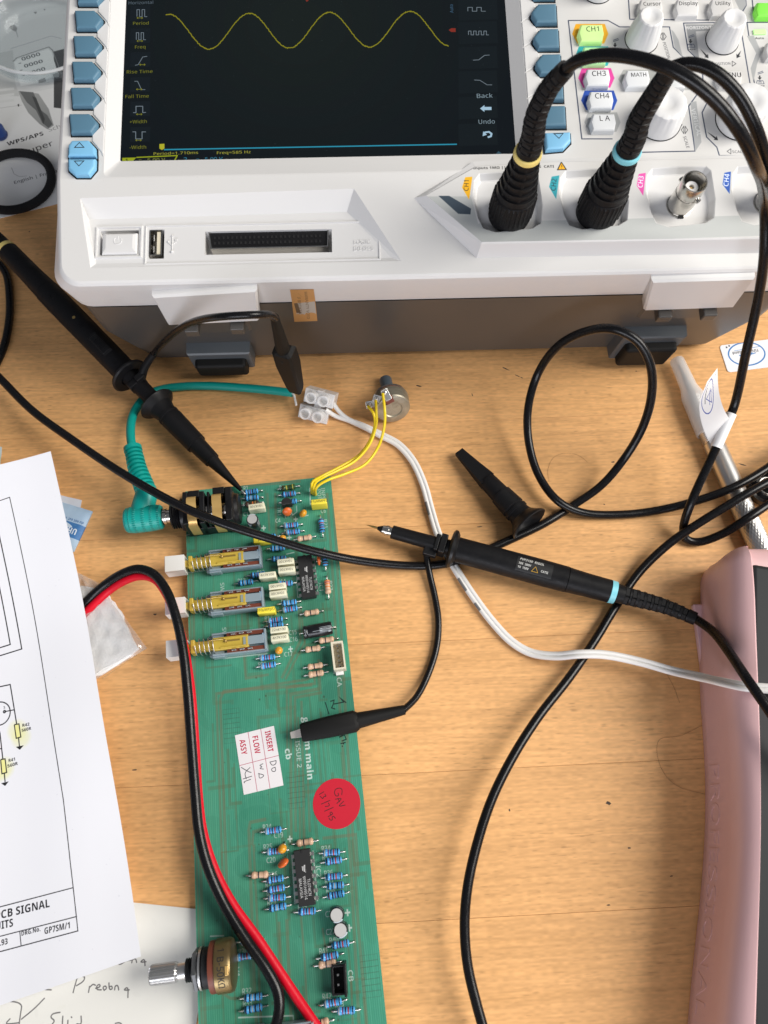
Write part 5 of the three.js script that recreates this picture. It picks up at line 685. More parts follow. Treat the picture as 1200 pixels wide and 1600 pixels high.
// --- the probe with yellow rings ---
const yellowProbe = thing('test_probe', 'black test probe with yellow rings, its tip touching the board beside the jack socket', 'test probe', D(130, 520, 0));
{
  const g = yellowProbe, end = channelPlug(g, 796, 334, M.yellowRing, [at3(838, 180, 53), at3(858, 138, 63), at3(884, 108, 72)]);
  part(g, 'cable', tube([end, at3(905, 94, 77), at3(945, 86, 82), at3(1000, 92, 86), at3(1060, 114, 88), at3(1110, 150, 86), at3(1152, 200, 80), at3(1180, 255, 68), ...DP([[1195, 320, 118], [1194, 400, 100], [1184, 470, 82], [1166, 550, 62], [1147, 635, 38], [1134, 665, 34], [1120, 697, 30], [1108, 723, 26], [1080, 785, 16.5], [1068, 825, 6], [1072, 842, 2.8], [1090, 847, 2.4], [1125, 836, 6.5], [1165, 812, 13], [1205, 785, 13.6], [1250, 757, 10], [1300, 730, 3]])], CR, 14), M.cable);
  part(g, 'cable', tube(DP([[1310, 655, 3], [1240, 700, 10], [1190, 737, 13.2], [1145, 762, 12.6], [1090, 782, 8], [1030, 797, 3], [970, 804, 2.2], [910, 801, 3.5], [872, 783, 6], [843, 745, 7], [827, 695, 10], [825, 640, 17], [840, 585, 27], [873, 540, 44], [915, 518, 56], [958, 514, 64], [995, 532, 63], [1016, 570, 55], [1018, 618, 42], [1003, 670, 27], [975, 717, 14], [940, 758, 7], [895, 790, 2.2], [850, 818, 1.9], [800, 842, 1.9], [745, 866, 1.9], [695, 881, 2], [640, 884, 3], [560, 876, 8], [493, 862, 14], [427, 843, 19], [360, 822, 24], [310, 803, 25.5], [267, 783, 25], [187, 737, 20], [110, 685, 16], [50, 641, 13], [0, 591, 12], [-50, 540, 12], [-110, 480, 10]]), CR, 14), M.cable);
  // body
  const A = D(11, 391, 14), Bq = D(382, 771, 7.4), t = (x, y) => onAxis(A, Bq, x, y), tip = t(379, 768);
  part(g, 'colour_ring', turned(A, Bq, [[-1.3, 4.2], [-1.2, 4.9], [1.2, 5.05], [1.4, 4.4]], 40), M.yellowRing);
  const tb = t(73, 456), tc = t(200, 585);
  part(g, 'tail_sleeve', boxUV(turned(A, Bq, [[1.3, 4], [1.4, 5.1], [tb * 0.6, 5.3], [tb - 1.5, 5.75], [tb - 0.2, 5.8], [tb, 5.3]], 40)), M.softBlack);
  part(g, 'probe_body', boxUV(turned(A, Bq, [[tb, 5], [tb + 0.1, 6.0], [tb + 12, 6.15], [tc - 2, 5.9], [tc, 5.7]], 48)), M.softBlack);
  part(g, 'guard_collar', turned(A, Bq, [[tc - 0.8, 5], [tc - 0.6, 7.6], [tc + 0.2, 9.1], [tc + 1.2, 9.4], [tc + 1.8, 8.6], [tc + 2, 5]], 48), M.black);
  const s0 = t(241, 633), s1 = t(249, 641), s2 = t(304, 698), s3 = t(330, 722);
  part(g, 'probe_neck', turned(A, Bq, [[tc + 1.5, 4.5], [tc + 4, 4.1], [s0 + 2, 3.8]], 36), M.softBlack);
  part(g, 'hook_sleeve', turned(A, Bq, [[s0 + 1, 4.2], [s0, 8.6], [s0 + 0.6, 9], [s0 + 1.4, 8.4], [s0 + 3.5, 6], [s1 + 3.4, 4.9], [s1 + 4.6, 4.9], [s1 + 4.8, 5.3], [s1 + 6, 5.3], [s1 + 6.2, 4.9], [s1 + 7.4, 4.9], [s1 + 7.6, 5.3], [s2 - 0.2, 4.9], [s2, 4.2], [s3 - 0.2, 3.7], [s3, 3.1], [tip - 7, 1.5], [tip - 1, 0.85], [tip - 0.6, 0.2]], 44, 0.4), M.softBlack);
  part(g, 'hook_tip', turned(A, Bq, [[tip - 1.5, 0.5], [tip + 1.2, 0.45], [tip + 1.8, 0.2], [tip + 1.8, 0]], 12), M.steel);
  // slide switch, adjuster and moulded marks on the upper side of the body
  const axis = Bq.clone().sub(A).normalize(), upN = V(0.12, 1, 0.25).addScaledVector(axis, -V(0.12, 1, 0.25).dot(axis)).normalize(), side = axis.clone().cross(upN), place = (px, py, r = 6) => { const q = A.clone().addScaledVector(axis, t(px, py)).addScaledVector(upN, r); return new THREE.Matrix4().makeBasis(axis, upN, side).setPosition(q); };
  part(g, 'slide_switch', [rbox(11.5, 1, 4, 0.45, 0, -0.15, 0, 3), ...Array.from({ length: 7 }, (_, i) => rbox(0.45, 0.5, 2.9, 0.2, -3 + i * 1.05, 0.45, 0))].map((q) => q.applyMatrix4(place(161, 549))), M.black);
  part(g, 'switch_recess', rbox(13.5, 0.3, 4.8, 0.14, 0, -0.1, 0).applyMatrix4(place(161, 549)), M.dark);
  part(g, 'trimmer', [new THREE.CylinderGeometry(1.3, 1.3, 0.6, 20).applyMatrix4(place(121, 508, 5.75))], M.dark); part(g, 'trimmer_screw', [new THREE.CylinderGeometry(0.75, 0.75, 0.4, 16).applyMatrix4(place(121.5, 508.5, 6.0))], M.brass);
  part(g, 'embossed_mark', [new THREE.TorusGeometry(1.5, 0.12, 6, 20, 5).rotateX(Math.PI / 2).applyMatrix4(place(86, 478, 6.1)), lettering('1X', 1.6, 0.2).rotateX(-Math.PI / 2).rotateY(-Math.PI / 2).applyMatrix4(place(132, 521, 6.0)), lettering('10X', 1.6, 0.2).rotateX(-Math.PI / 2).rotateY(-Math.PI / 2).applyMatrix4(place(188, 574, 5.75))], M.softBlack);
  const tailC = new THREE.CatmullRomCurve3([A.clone().addScaledVector(axis, -1), ...DP([[-14, 366, 14], [-42, 346, 14], [-74, 340, 13]])], false, 'centripetal');
  part(g, 'strain_relief', sweep(null, ribbed(4.3, 2.75, 2.5, 2.5, 2.9, 0.6), 28, 0.4, tailC), M.softBlack); pockets(g, tailC, 4.3, 2.75, 2.5, 2.5, 2.9, 6);
  part(g, 'cable', tube([tailC.getPointAt(1), ...DP([[-100, 350, 11], [-96, 385, 8], [-50, 395, 4], [-12, 404, 2.4], [8, 425, 2], [15, 465, 2], [13, 510, 2], [3, 550, 2], [-20, 590, 2], [-60, 630, 2]])], 1.9, 14), M.cable);
  // earth lead and its crocodile clip on the terminal block
  part(g, 'lead_bracket', [rbox(3, 6.5, 8.6, 0.5, 0, 0.5, 0), rbox(3.4, 3, 4.2, 0.5, 0.6, 4.2, -2.5)].map((q) => q.applyMatrix4(place(217, 600, 0.6))), M.black);
  const lead = DP([[221, 590, 13], [226, 574, 18], [240, 553, 25], [263, 528, 48], [290, 508, 70], [320, 498, 86], [355, 494, 93], [395, 492, 93], [420, 492, 88], [430, 497, 80]]);
  part(g, 'lead_boot', sweep(lead.slice(0, 3), (s, L) => 2.1 - 0.5 * s / L, 16, 1), M.softBlack); part(g, 'earth_lead', tube(lead, 1.42, 12), M.cable);
  const c0 = D(429, 496, 80), c1 = D(442, 545, 50), c2 = D(462, 609, 13), clip = sub(g, 'crocodile_clip');
  part(clip, 'clip_tail', sweep([c0, c0.clone().lerp(c1, 0.5), c1, c1.clone().lerp(c2, 0.12)], (s, L) => 1.7 + 1.6 * s / L, 20, 1), M.rubber);
  const cx = c2.clone().sub(c1).normalize(), cu = V(-0.25, 0.6, 0.75).addScaledVector(cx, -V(-0.25, 0.6, 0.75).dot(cx)).normalize(), cs = cx.clone().cross(cu), CL = c1.distanceTo(c2), mm = new THREE.Matrix4().makeBasis(cs, cx, cu).setPosition(c1), sec = (y, w, h) => [[-w, -h], [w, -h], [w, h * 0.7], [w * 0.75, h], [-w * 0.75, h], [-w, h * 0.7]].map(([a, b]) => V(a, y, b));
  part(clip, 'clip_shell', crease(loft([sec(0, 3.0, 2.6), sec(1.5, 4.4, 3.4), sec(CL * 0.35, 4.5, 3.8), sec(CL * 0.9, 3.5, 2.6), sec(CL, 3.1, 2.1)].reverse(), true, true), 0.25).applyMatrix4(mm), M.rubber);
  part(clip, 'clip_hole', rbox(0.8, 1.8, 0.3, 0.1, 0, CL * 0.16, 3.55).applyMatrix4(mm), M.dark);
  // flag label folded round the cable
  const f0 = D(1142.5, 646, 36.6), f1 = D(1119, 699, 29.7), fd = f1.clone().sub(f0);
  const lab = canvas(256, 384, (c, w, h) => { c.fillStyle = '#e6e4e2'; c.fillRect(0, 0, w, h); c.save(); c.translate(150, 120); c.strokeStyle = '#3a4c9c'; c.lineWidth = 7; c.beginPath(); c.ellipse(0, 0, 74, 100, 0, 0, 7); c.stroke(); c.lineWidth = 5; c.beginPath(); c.moveTo(-46, -28); c.lineTo(-46, 50); c.lineTo(14, 10); c.closePath(); c.moveTo(-30, -40); c.lineTo(-22, 60); c.stroke(); c.fillStyle = '#30333c'; c.fillRect(26, -60, 8, 96); c.restore(); c.fillStyle = '#444'; c.fillRect(40, 20, 8, 10); c.fillRect(228, 30, 8, 10); });
  const lm = std('flag label paper', lin(0.95, 0.95, 0.95), 0.6); lm.map = lab;
  part(g, 'cable_label', sweep([f0, f0.clone().lerp(f1, 0.5), f1], () => CR + 0.45, 20, 2), M.label);
  { // curling free end of the label
    const rowA = DP([[1140, 655, 37], [1130, 637, 43], [1123, 610, 50], [1121, 575, 58]]), rowB = DP([[1114, 701, 27], [1098, 666, 34], [1093, 630, 44], [1105, 596, 56]]), a = new THREE.CatmullRomCurve3(rowA).getPoints(20), b = new THREE.CatmullRomCurve3(rowB).getPoints(20), pos = [], uv = [], idx = [];
    for (const s of [0, 0.22]) a.forEach((p, i) => { pos.push(p.x, p.y - s, p.z, b[i].x, b[i].y - s, b[i].z); uv.push(0.02, i / 20, 0.98, i / 20); });
    for (const o of [0, 42]) for (let i = 0; i < 20; i++) { const k = o + i * 2; idx.push(k, k + 1, k + 3, k, k + 3, k + 2); }
    const q = new THREE.BufferGeometry(); q.setAttribute('position', new THREE.Float32BufferAttribute(pos, 3)); q.setAttribute('uv', new THREE.Float32BufferAttribute(uv, 2)); q.setIndex(idx); q.computeVertexNormals(); part(g, 'label_flag', q, lm, 'white label flag with a blue oval emblem'); }
}
// --- the probe with light blue rings ---
const blueProbe = thing('test_probe', 'black test probe with light blue rings and bare gold tip lying on the bare desk', 'test probe', D(800, 880, 0));
{
  const g = blueProbe, end = channelPlug(g, 933, 331, M.cyanRing, [at3(998, 190, 49), at3(1022, 148, 60), at3(1047, 108, 72)]);
  part(g, 'cable', tube([end, at3(1062, 101, 75), at3(1090, 101, 77), at3(1122, 116, 77), at3(1155, 150, 74), at3(1180, 198, 68), at3(1197, 250, 58), at3(1212, 310, 44), at3(1232, 400, 20)], CR, 14), M.cable);
  part(g, 'cable', tube(DP([[1310, 690, 8], [1230, 738, 17], [1180, 764, 17.5], [1130, 794, 14.5], [1085, 822, 10.5], [1045, 850, 7], [1000, 893, 4], [965, 943, 3], [930, 1000, 4], [890, 1058, 6], [840, 1122, 9], [800, 1185, 11], [768, 1250, 12], [745, 1320, 12], [730, 1390, 12], [726, 1450, 11], [731, 1510, 10], [745, 1570, 9], [765, 1640, 8]]), CR, 14), M.cable);
  const A = D(957, 925, 9.5), Bq = D(592, 825.5, 8.2), t = (x, y) => onAxis(A, Bq, x, y), axis = Bq.clone().sub(A).normalize();
  const tb = t(886, 905), tc = t(708, 857), tn = t(612, 831), tm = t(598, 827), te = t(590, 825), tg = t(573, 820);
  part(g, 'colour_ring', turned(A, Bq, [[-1.3, 4.1], [-1.2, 4.8], [1.2, 5.0], [1.4, 4.4]], 40), M.cyanRing);
  part(g, 'tail_sleeve', boxUV(turned(A, Bq, [[1.3, 4], [1.4, 4.95], [tb * 0.6, 5.1], [tb - 1.5, 5.4], [tb - 0.2, 5.5], [tb, 5.1]], 40)), M.softBlack);
  part(g, 'probe_body', boxUV(turned(A, Bq, [[tb, 4.8], [tb + 0.1, 5.6], [tb + 12, 5.75], [tc - 2, 5.6], [tc, 5.4]], 48)), M.softBlack);
  part(g, 'guard_collar', turned(A, Bq, [[tc - 2, 5], [tc - 1.7, 6.4], [tc - 0.6, 8.2], [tc + 0.6, 8.3], [tc + 1.4, 7.4], [tc + 1.8, 5]], 48), M.black);
  part(g, 'probe_barrel', turned(A, Bq, [[tc + 1.5, 3.6], [tc + 4, 3.2], [tn - 0.2, 3.0], [tn, 2.6], [tn, 2]], 36), M.softBlack);
  part(g, 'metal_sleeve', turned(A, Bq, [[tn - 0.5, 2.1], [tn + 1.2, 2.15], [tn + 1.3, 2.4], [tm - 1.4, 2.4], [tm - 1.3, 2.1], [tm, 2.0], [tm, 1.5]], 32), M.chrome);
  part(g, 'tip_insulator', turned(A, Bq, [[tm - 0.3, 1.9], [te - 0.5, 0.9], [te, 0.7], [te, 0]], 24), M.black); part(g, 'needle_tip', turned(A, Bq, [[te - 0.5, 0.55], [te + 1.8, 0.55], [tg, 0.1], [tg, 0]], 12), M.brass);
  const rel = new THREE.CatmullRomCurve3([A.clone().addScaledVector(axis, -1), ...DP([[990, 934, 9.5], [1040, 948, 10.5], [1087, 967, 13]])], false, 'centripetal');
  part(g, 'strain_relief', sweep(null, ribbed(4.2, 2.75, 2.5, 3, 3.1, 0.6), 28, 0.3, rel), M.softBlack); pockets(g, rel, 4.2, 2.75, 2.5, 3, 3.1, 6);
  part(g, 'cable', tube([rel.getPointAt(1), ...DP([[1112, 985, 20], [1140, 1020, 33], [1168, 1062, 43], [1200, 1108, 46], [1240, 1170, 45], [1290, 1250, 40]])], CR, 14), M.cable);
  const upN = V(0.25, 1, 0.1).addScaledVector(axis, -V(0.25, 1, 0.1).dot(axis)).normalize();
  const text = canvas(512, 192, (c, w, h) => { c.fillStyle = '#17181a'; c.fillRect(0, 0, w, h); c.fillStyle = '#d6d6d2'; c.font = 'bold italic 46px sans-serif'; c.fillText('PVP3150  RIGOL', 30, 52); c.font = 'bold 40px sans-serif'; c.fillText('10X  300V', 24, 108); c.fillText('1X  150V', 24, 156); c.fillText('CATII', 352, 140); c.strokeStyle = '#d0a02c'; c.lineWidth = 6; c.beginPath(); c.moveTo(270, 90); c.lineTo(316, 156); c.lineTo(226, 156); c.closePath(); c.stroke(); });
  const tm2 = std('probe print', lin(0.85, 0.85, 0.85), 0.5); tm2.map = text;
  { const t0 = t(861, 893), t1 = t(806, 878), c = new THREE.CylinderGeometry(5.82, 5.82, t1 - t0, 24, 1, true, -0.62, 1.15), side = axis.clone().cross(upN); // local y runs from A to B
    const uv = c.attributes.uv; for (let i = 0; i < uv.count; i++) uv.setXY(i, 1 - uv.getY(i), uv.getX(i)); // words read along the body
    c.applyMatrix4(new THREE.Matrix4().makeBasis(side, axis, upN).setPosition(A.clone().addScaledVector(axis, (t0 + t1) / 2))); part(g, 'printed_label', c, tm2, 'small label with white print and a warning triangle'); }
  const side = axis.clone().cross(upN), place = (px, py, r) => new THREE.Matrix4().makeBasis(axis, upN, side).setPosition(A.clone().addScaledVector(axis, t(px, py)).addScaledVector(upN, r));
  part(g, 'lead_bracket', [rbox(3, 7.6, 8.6, 0.5, 0, 0.2, 0), rbox(2, 6.6, 7.4, 0.5, 2.6, 0, 0), rbox(6, 3.4, 4, 0.6, 4.6, -0.6, -4.2)].map((q) => q.applyMatrix4(place(692, 852, 0.4))), M.black);
  const lead = DP([[676, 852, 8], [667, 856, 7.5], [667, 872, 5], [672, 900, 2.6], [679, 930, 1.7], [685, 970, 1.6], [682, 1012, 1.6], [668, 1056, 2], [650, 1090, 5], [630, 1110, 9]]);
  part(g, 'earth_lead', tube(lead, 1.42, 12), M.cable);
  const clip = sub(g, 'crocodile_clip'), c0 = D(632, 1109, 9.2), c1 = D(554, 1127, 10.5), c2 = D(471, 1145, 10);
  part(clip, 'clip_tail', sweep([c0, c0.clone().lerp(c1, 0.5), c1, c1.clone().lerp(c2, 0.1)], (s, L) => 1.95 + 1.5 * s / L, 20, 1), M.rubber);
  const cx = c2.clone().sub(c1).normalize(), cu = V(0, 1, 0.1).addScaledVector(cx, -V(0, 1, 0.1).dot(cx)).normalize(), cs = cx.clone().cross(cu), CL = c1.distanceTo(c2), mm = new THREE.Matrix4().makeBasis(cs, cx, cu).setPosition(c1), sec = (y, w, h) => Array.from({ length: 14 }, (_, k) => { const a = k / 14 * 2 * Math.PI, q = (v) => Math.sign(v) * Math.pow(Math.abs(v), 0.7); return V(w * q(Math.cos(a)), y, h * q(Math.sin(a))); });
  part(clip, 'clip_shell', crease(loft([sec(-1.5, 3.4, 3), sec(0, 4.3, 3.6), sec(CL * 0.5, 4.2, 3.8), sec(CL * 0.96, 3.7, 3.2), sec(CL, 3.4, 2.9)].reverse(), true, true), 0.5).applyMatrix4(mm), M.rubber);
  part(clip, 'clip_jaw', crease(loft([[[-1.9, 0], [1.9, 0], [1.9, 1.6], [-1.9, 1.6]], [[-1.3, 0], [1.3, 0], [1.1, 1.4], [-1.1, 1.4]]].map((q, i) => q.map(([a, b]) => V(a, CL - 2 + i * 6.5, b - 1.4 - i * 1.2))).reverse(), true, true), 0.3).applyMatrix4(mm), std('pale jaw metal', lin(0.7, 0.66, 0.6), 0.45, 0.35));
}
// --- loose hook cap of the second probe ---
{
  const A = D(717, 706, 3.6), Bq = D(826, 818, 8.4), g = thing('probe_hook_cap', 'loose black spring hook cap with flared rim lying beside the bare probe', 'probe cap', D(770, 760, 0)), t = (x, y) => onAxis(A, Bq, x, y), L = A.distanceTo(Bq), axis = Bq.clone().sub(A).normalize(), up = V(0, 1, 0.1).addScaledVector(axis, -V(0, 1, 0.1).dot(axis)).normalize(), side = axis.clone().cross(up);
  const t1 = t(764, 752), t2 = t(783, 773), t3 = t(812, 803), sec = (y, w, h) => [[-w, -h], [w, -h], [w, h], [-w, h]].map(([a, b]) => V(a, y, b)), mm = new THREE.Matrix4().makeBasis(side, axis, up).setPosition(A);
  part(g, 'hook_blade', crease(loft([sec(0, 2.1, 1.2), sec(t1 * 0.5, 2.9, 1.9), sec(t1 - 0.5, 3.7, 3.0)], true, true), 0.3).applyMatrix4(mm), M.softBlack);
  part(g, 'sleeve', turned(A, Bq, [[t1 - 1.2, 2.6], [t1 - 1, 3.9], [t1, 4.2], [t2 - 0.2, 4.5], [t2, 5.0], [t3 - 4.2, 5.5], [t3 - 4, 5.05], [t3 - 3, 5.05], [t3 - 2.8, 5.6], [t3 - 1.6, 5.6], [t3 - 1.4, 5.1], [t3 - 0.2, 5.2], [t3 + 1.5, 5.6]], 44, 0.4), M.softBlack);
  part(g, 'flared_rim', turned(A, Bq, [[t3 + 1.2, 5.4], [L - 2.4, 7.2], [L - 0.6, 9.0], [L + 0.3, 9.3], [L + 0.6, 8.9], [L - 0.6, 7.4], [L - 3, 4.6], [L - 5, 3.3], [L - 18, 3.0], [L - 18, 0]], 48, 0.5), M.black);
}
// ---------- teal lead with right-angle plug ----------
{
  const g = thing('teal_plug_lead', 'teal rubber lead ending in a right-angle jack plug', 'audio lead', D(230, 780, 0)), [JA, JB] = JACK.axis, jx = JB.clone().sub(JA).normalize();
  const E0 = JA.clone().addScaledVector(jx, -0.5), back = E0.clone().addScaledVector(jx, -19.5), L = 19.5;
  part(g, 'plug_sleeve', turned(E0.clone().addScaledVector(jx, -4.2), JB, [[0, 3.1], [1.2, 3.1], [1.3, 3.5], [2.6, 3.5], [2.7, 3.1], [6, 3.1], [6, 0]], 32), M.chrome);
  const dots = dataMap(256, 128, (u, v, o) => { const a = (u * 40) % 1 - 0.5, b = (v * 12) % 1 - 0.5, k = Math.max(0, 1 - 3 * Math.hypot(a, b) ** 1.2 * 2); o[0] = o[1] = o[2] = v > 0.25 && v < 0.86 ? 255 * Math.min(1, k * 1.5) : 0; });
  const grip = M.teal.clone(); grip.bumpMap = dots; grip.bumpScale = 0.0005; grip.name = 'teal knurled grip';
  part(g, 'plug_body', turned(E0.clone().addScaledVector(jx, -3.4), back, [[0, 3.6], [0.2, 4.8], [0.8, 5.4], [6, 5.9], [12.5, 5.9], [15.2, 5.5], [16, 4.9], [16.1, 0]], 40), grip);
  const hub = E0.clone().addScaledVector(jx, -13.2), n0 = D(229, 770, 13.5), n1 = D(215, 733, 13.5), n2 = D(207, 699, 13);
  const reliefL = n0.distanceTo(n2);
  part(g, 'plug_neck', sweep([hub, hub.clone().lerp(n0, 0.6), n0, n0.clone().lerp(n1, 0.18)], (s, Lq) => 5.3 - 0.7 * s / Lq, 28, 0.6), M.teal);
  part(g, 'strain_relief', sweep([n0, n0.clone().lerp(n1, 0.5), n1, n1.clone().lerp(n2, 0.5), n2], (s, Lq) => { const r = 4.7 - 0.9 * s / Lq; const q = (s / 2.15) % 1; return s > Lq - 2 ? r + 0.2 : q < 0.42 ? r - 1.25 : r; }, 28, 0.25), M.teal);
  part(g, 'cable', tube(DP([[208, 704, 13], [205, 690, 12.5], [204, 672, 11], [206, 655, 9], [213, 638, 6], [228, 620, 3.2], [250, 609, 2.2], [285, 604, 2], [330, 603, 2], [380, 606, 2.6], [425, 610, 4], [457, 614, 5.4]]), 2.0, 16), M.teal);
  part(g, 'bare_wire', tube(DP([[456, 614, 5.5], [459, 617, 6], [461, 624, 6], [463, 633, 6]]), 0.55, 8, 0.6), M.whiteCable);
}
// ---------- clear terminal block ----------
{
  const c = D(489, 630, 0), g = thing('terminal_block', 'clear nylon terminal block of four screw towers joining teal and white leads', 'terminal block', c), m = (q) => q.applyMatrix4(new THREE.Matrix4().makeRotationY(-0.27).multiply(new THREE.Matrix4().makeRotationX(0.72))).translate(c.x, c.y + 5.4, c.z);
  const spots = [[485, 622], [504.5, 627.5], [476, 647], [495.5, 652.5]], inv = new THREE.Matrix4().makeRotationX(-0.72).multiply(new THREE.Matrix4().makeRotationY(0.27)), H = 7.2;
  const locals = spots.map(([x, y]) => { // where the tower tops stand in the block's own frame
    let p = D(x, y, 9); for (let i = 0; i < 8; i++) { const l = p.clone().sub(V(c.x, c.y + 5.4, c.z)).applyMatrix4(inv); p = D(x, y, p.y + (H - l.y) * 0.9); } return p.clone().sub(V(c.x, c.y + 5.4, c.z)).applyMatrix4(inv); });
  const mx = locals.reduce((s, p) => s + p.x, 0) / 4, mz = locals.reduce((s, p) => s + p.z, 0) / 4;
  for (const s of [0, 1]) {
    const a = locals[s * 2], b = locals[s * 2 + 1], bx = (a.x + b.x) / 2, bz = (a.z + b.z) / 2, w = 14.5;
    part(g, 'base_bar', [rbox(w, 0.7, 6.6, 0.3, bx, -4.6, bz), rbox(w, 7.4, 0.6, 0.25, bx, -1, bz - 3.1), rbox(w, 7.4, 0.6, 0.25, bx, -1, bz + 3.1), rbox(0.6, 7.4, 6.4, 0.25, bx - w / 2 + 0.3, -1, bz), rbox(0.6, 7.4, 6.4, 0.25, bx + w / 2 - 0.3, -1, bz), rbox(w, 0.6, 6.6, 0.25, bx, 2.6, bz)].map(m), M.clearBlock);
    for (const p of [a, b]) { const t = part(g, 'screw_tower', m(crease(new THREE.LatheGeometry([[2.9, 1.4], [2.75, H - 0.2], [2.6, H], [2.0, H], [1.95, 2.6], [0.01, 2.6]].map((q) => new THREE.Vector2(...q)), 32), 0.5).translate(p.x, 0, p.z)), M.clearBlock); part(t, 'screw', m(new THREE.CylinderGeometry(1.7, 1.7, 1.2, 20).translate(p.x, 2.2, p.z)), M.tin); }
    part(g, 'brass_insert', m(cyl(1.7, 1.7, w - 3, 16).rotateZ(Math.PI / 2).translate(bx, 0.6, bz)), M.chrome);
  }
  part(g, 'bridge', m(rbox(3.4, 4, 3.6, 0.4, mx + 0.4, 0.4, mz)), M.clearBlock); part(g, 'end_fin', m(rbox(2.6, 5.4, 0.6, 0.2, mx + 0.8, 1.6, Math.min(...locals.map((p) => p.z)) - 3.6)), M.clearBlock);
}
// ---------- white twin cable ----------
{
  const g = thing('white_twin_cable', 'white two-core cable running from the clear terminal block across the desk', 'cable', D(700, 870, 0));
  const mid = DP([[596, 680, 1.6], [622, 694, 1.6], [645, 720, 1.6], [662, 757, 1.6], [673, 797, 1.6], [684, 833, 1.6], [697, 862, 1.6], [717, 897, 1.6], [742, 935, 1.6], [770, 972, 1.6], [800, 1003, 1.6], [830, 1020, 2], [868, 1025, 5], [905, 1022, 9.5], [945, 1023, 10], [1000, 1034, 9], [1050, 1048, 10], [1095, 1058, 20], [1130, 1066, 31], [1165, 1073, 38], [1200, 1076, 40], [1260, 1082, 40], [1330, 1092, 36]]);
  const c = new THREE.CatmullRomCurve3(mid, false, 'centripetal'), off = (s) => { const P = c.getSpacedPoints(90); return P.map((p, i) => { const t = c.getTangentAt(i / 90), n = V(t.z, 0, -t.x).normalize(); return p.addScaledVector(n, s * 0.82); }); };
  const A = off(1), Bq = off(-1);
  part(g, 'core', tube([...DP([[517, 622, 5.5], [522, 632, 4.4], [530, 643, 3], [545, 655, 1.9], [568, 664, 1.7]]), ...A], 1.06, 12), M.whiteCable);
  part(g, 'core', tube([...DP([[509, 640, 5], [516, 645, 3.6], [526, 651, 2], [545, 657.5, 1.5], [570, 669, 1.6]]), ...Bq], 1.06, 12), M.whiteCable);
  // grey printed dashes along one core
  const C2 = new THREE.CatmullRomCurve3(Bq, false, 'centripetal'), dash = [];
  for (const [t0, t1] of [[0.16, 0.185], [0.26, 0.285], [0.31, 0.335], [0.36, 0.375]]) dash.push(tube([0, 0.5, 1].map((k) => C2.getPointAt(t0 + (t1 - t0) * k).add(V(-0.3, 0.36, 0.2))), 0.78, 8, 1, false));
  for (const d of dash) part(g, 'printed_dash', d, std('grey print', lin(0.16, 0.16, 0.16), 0.6));
}
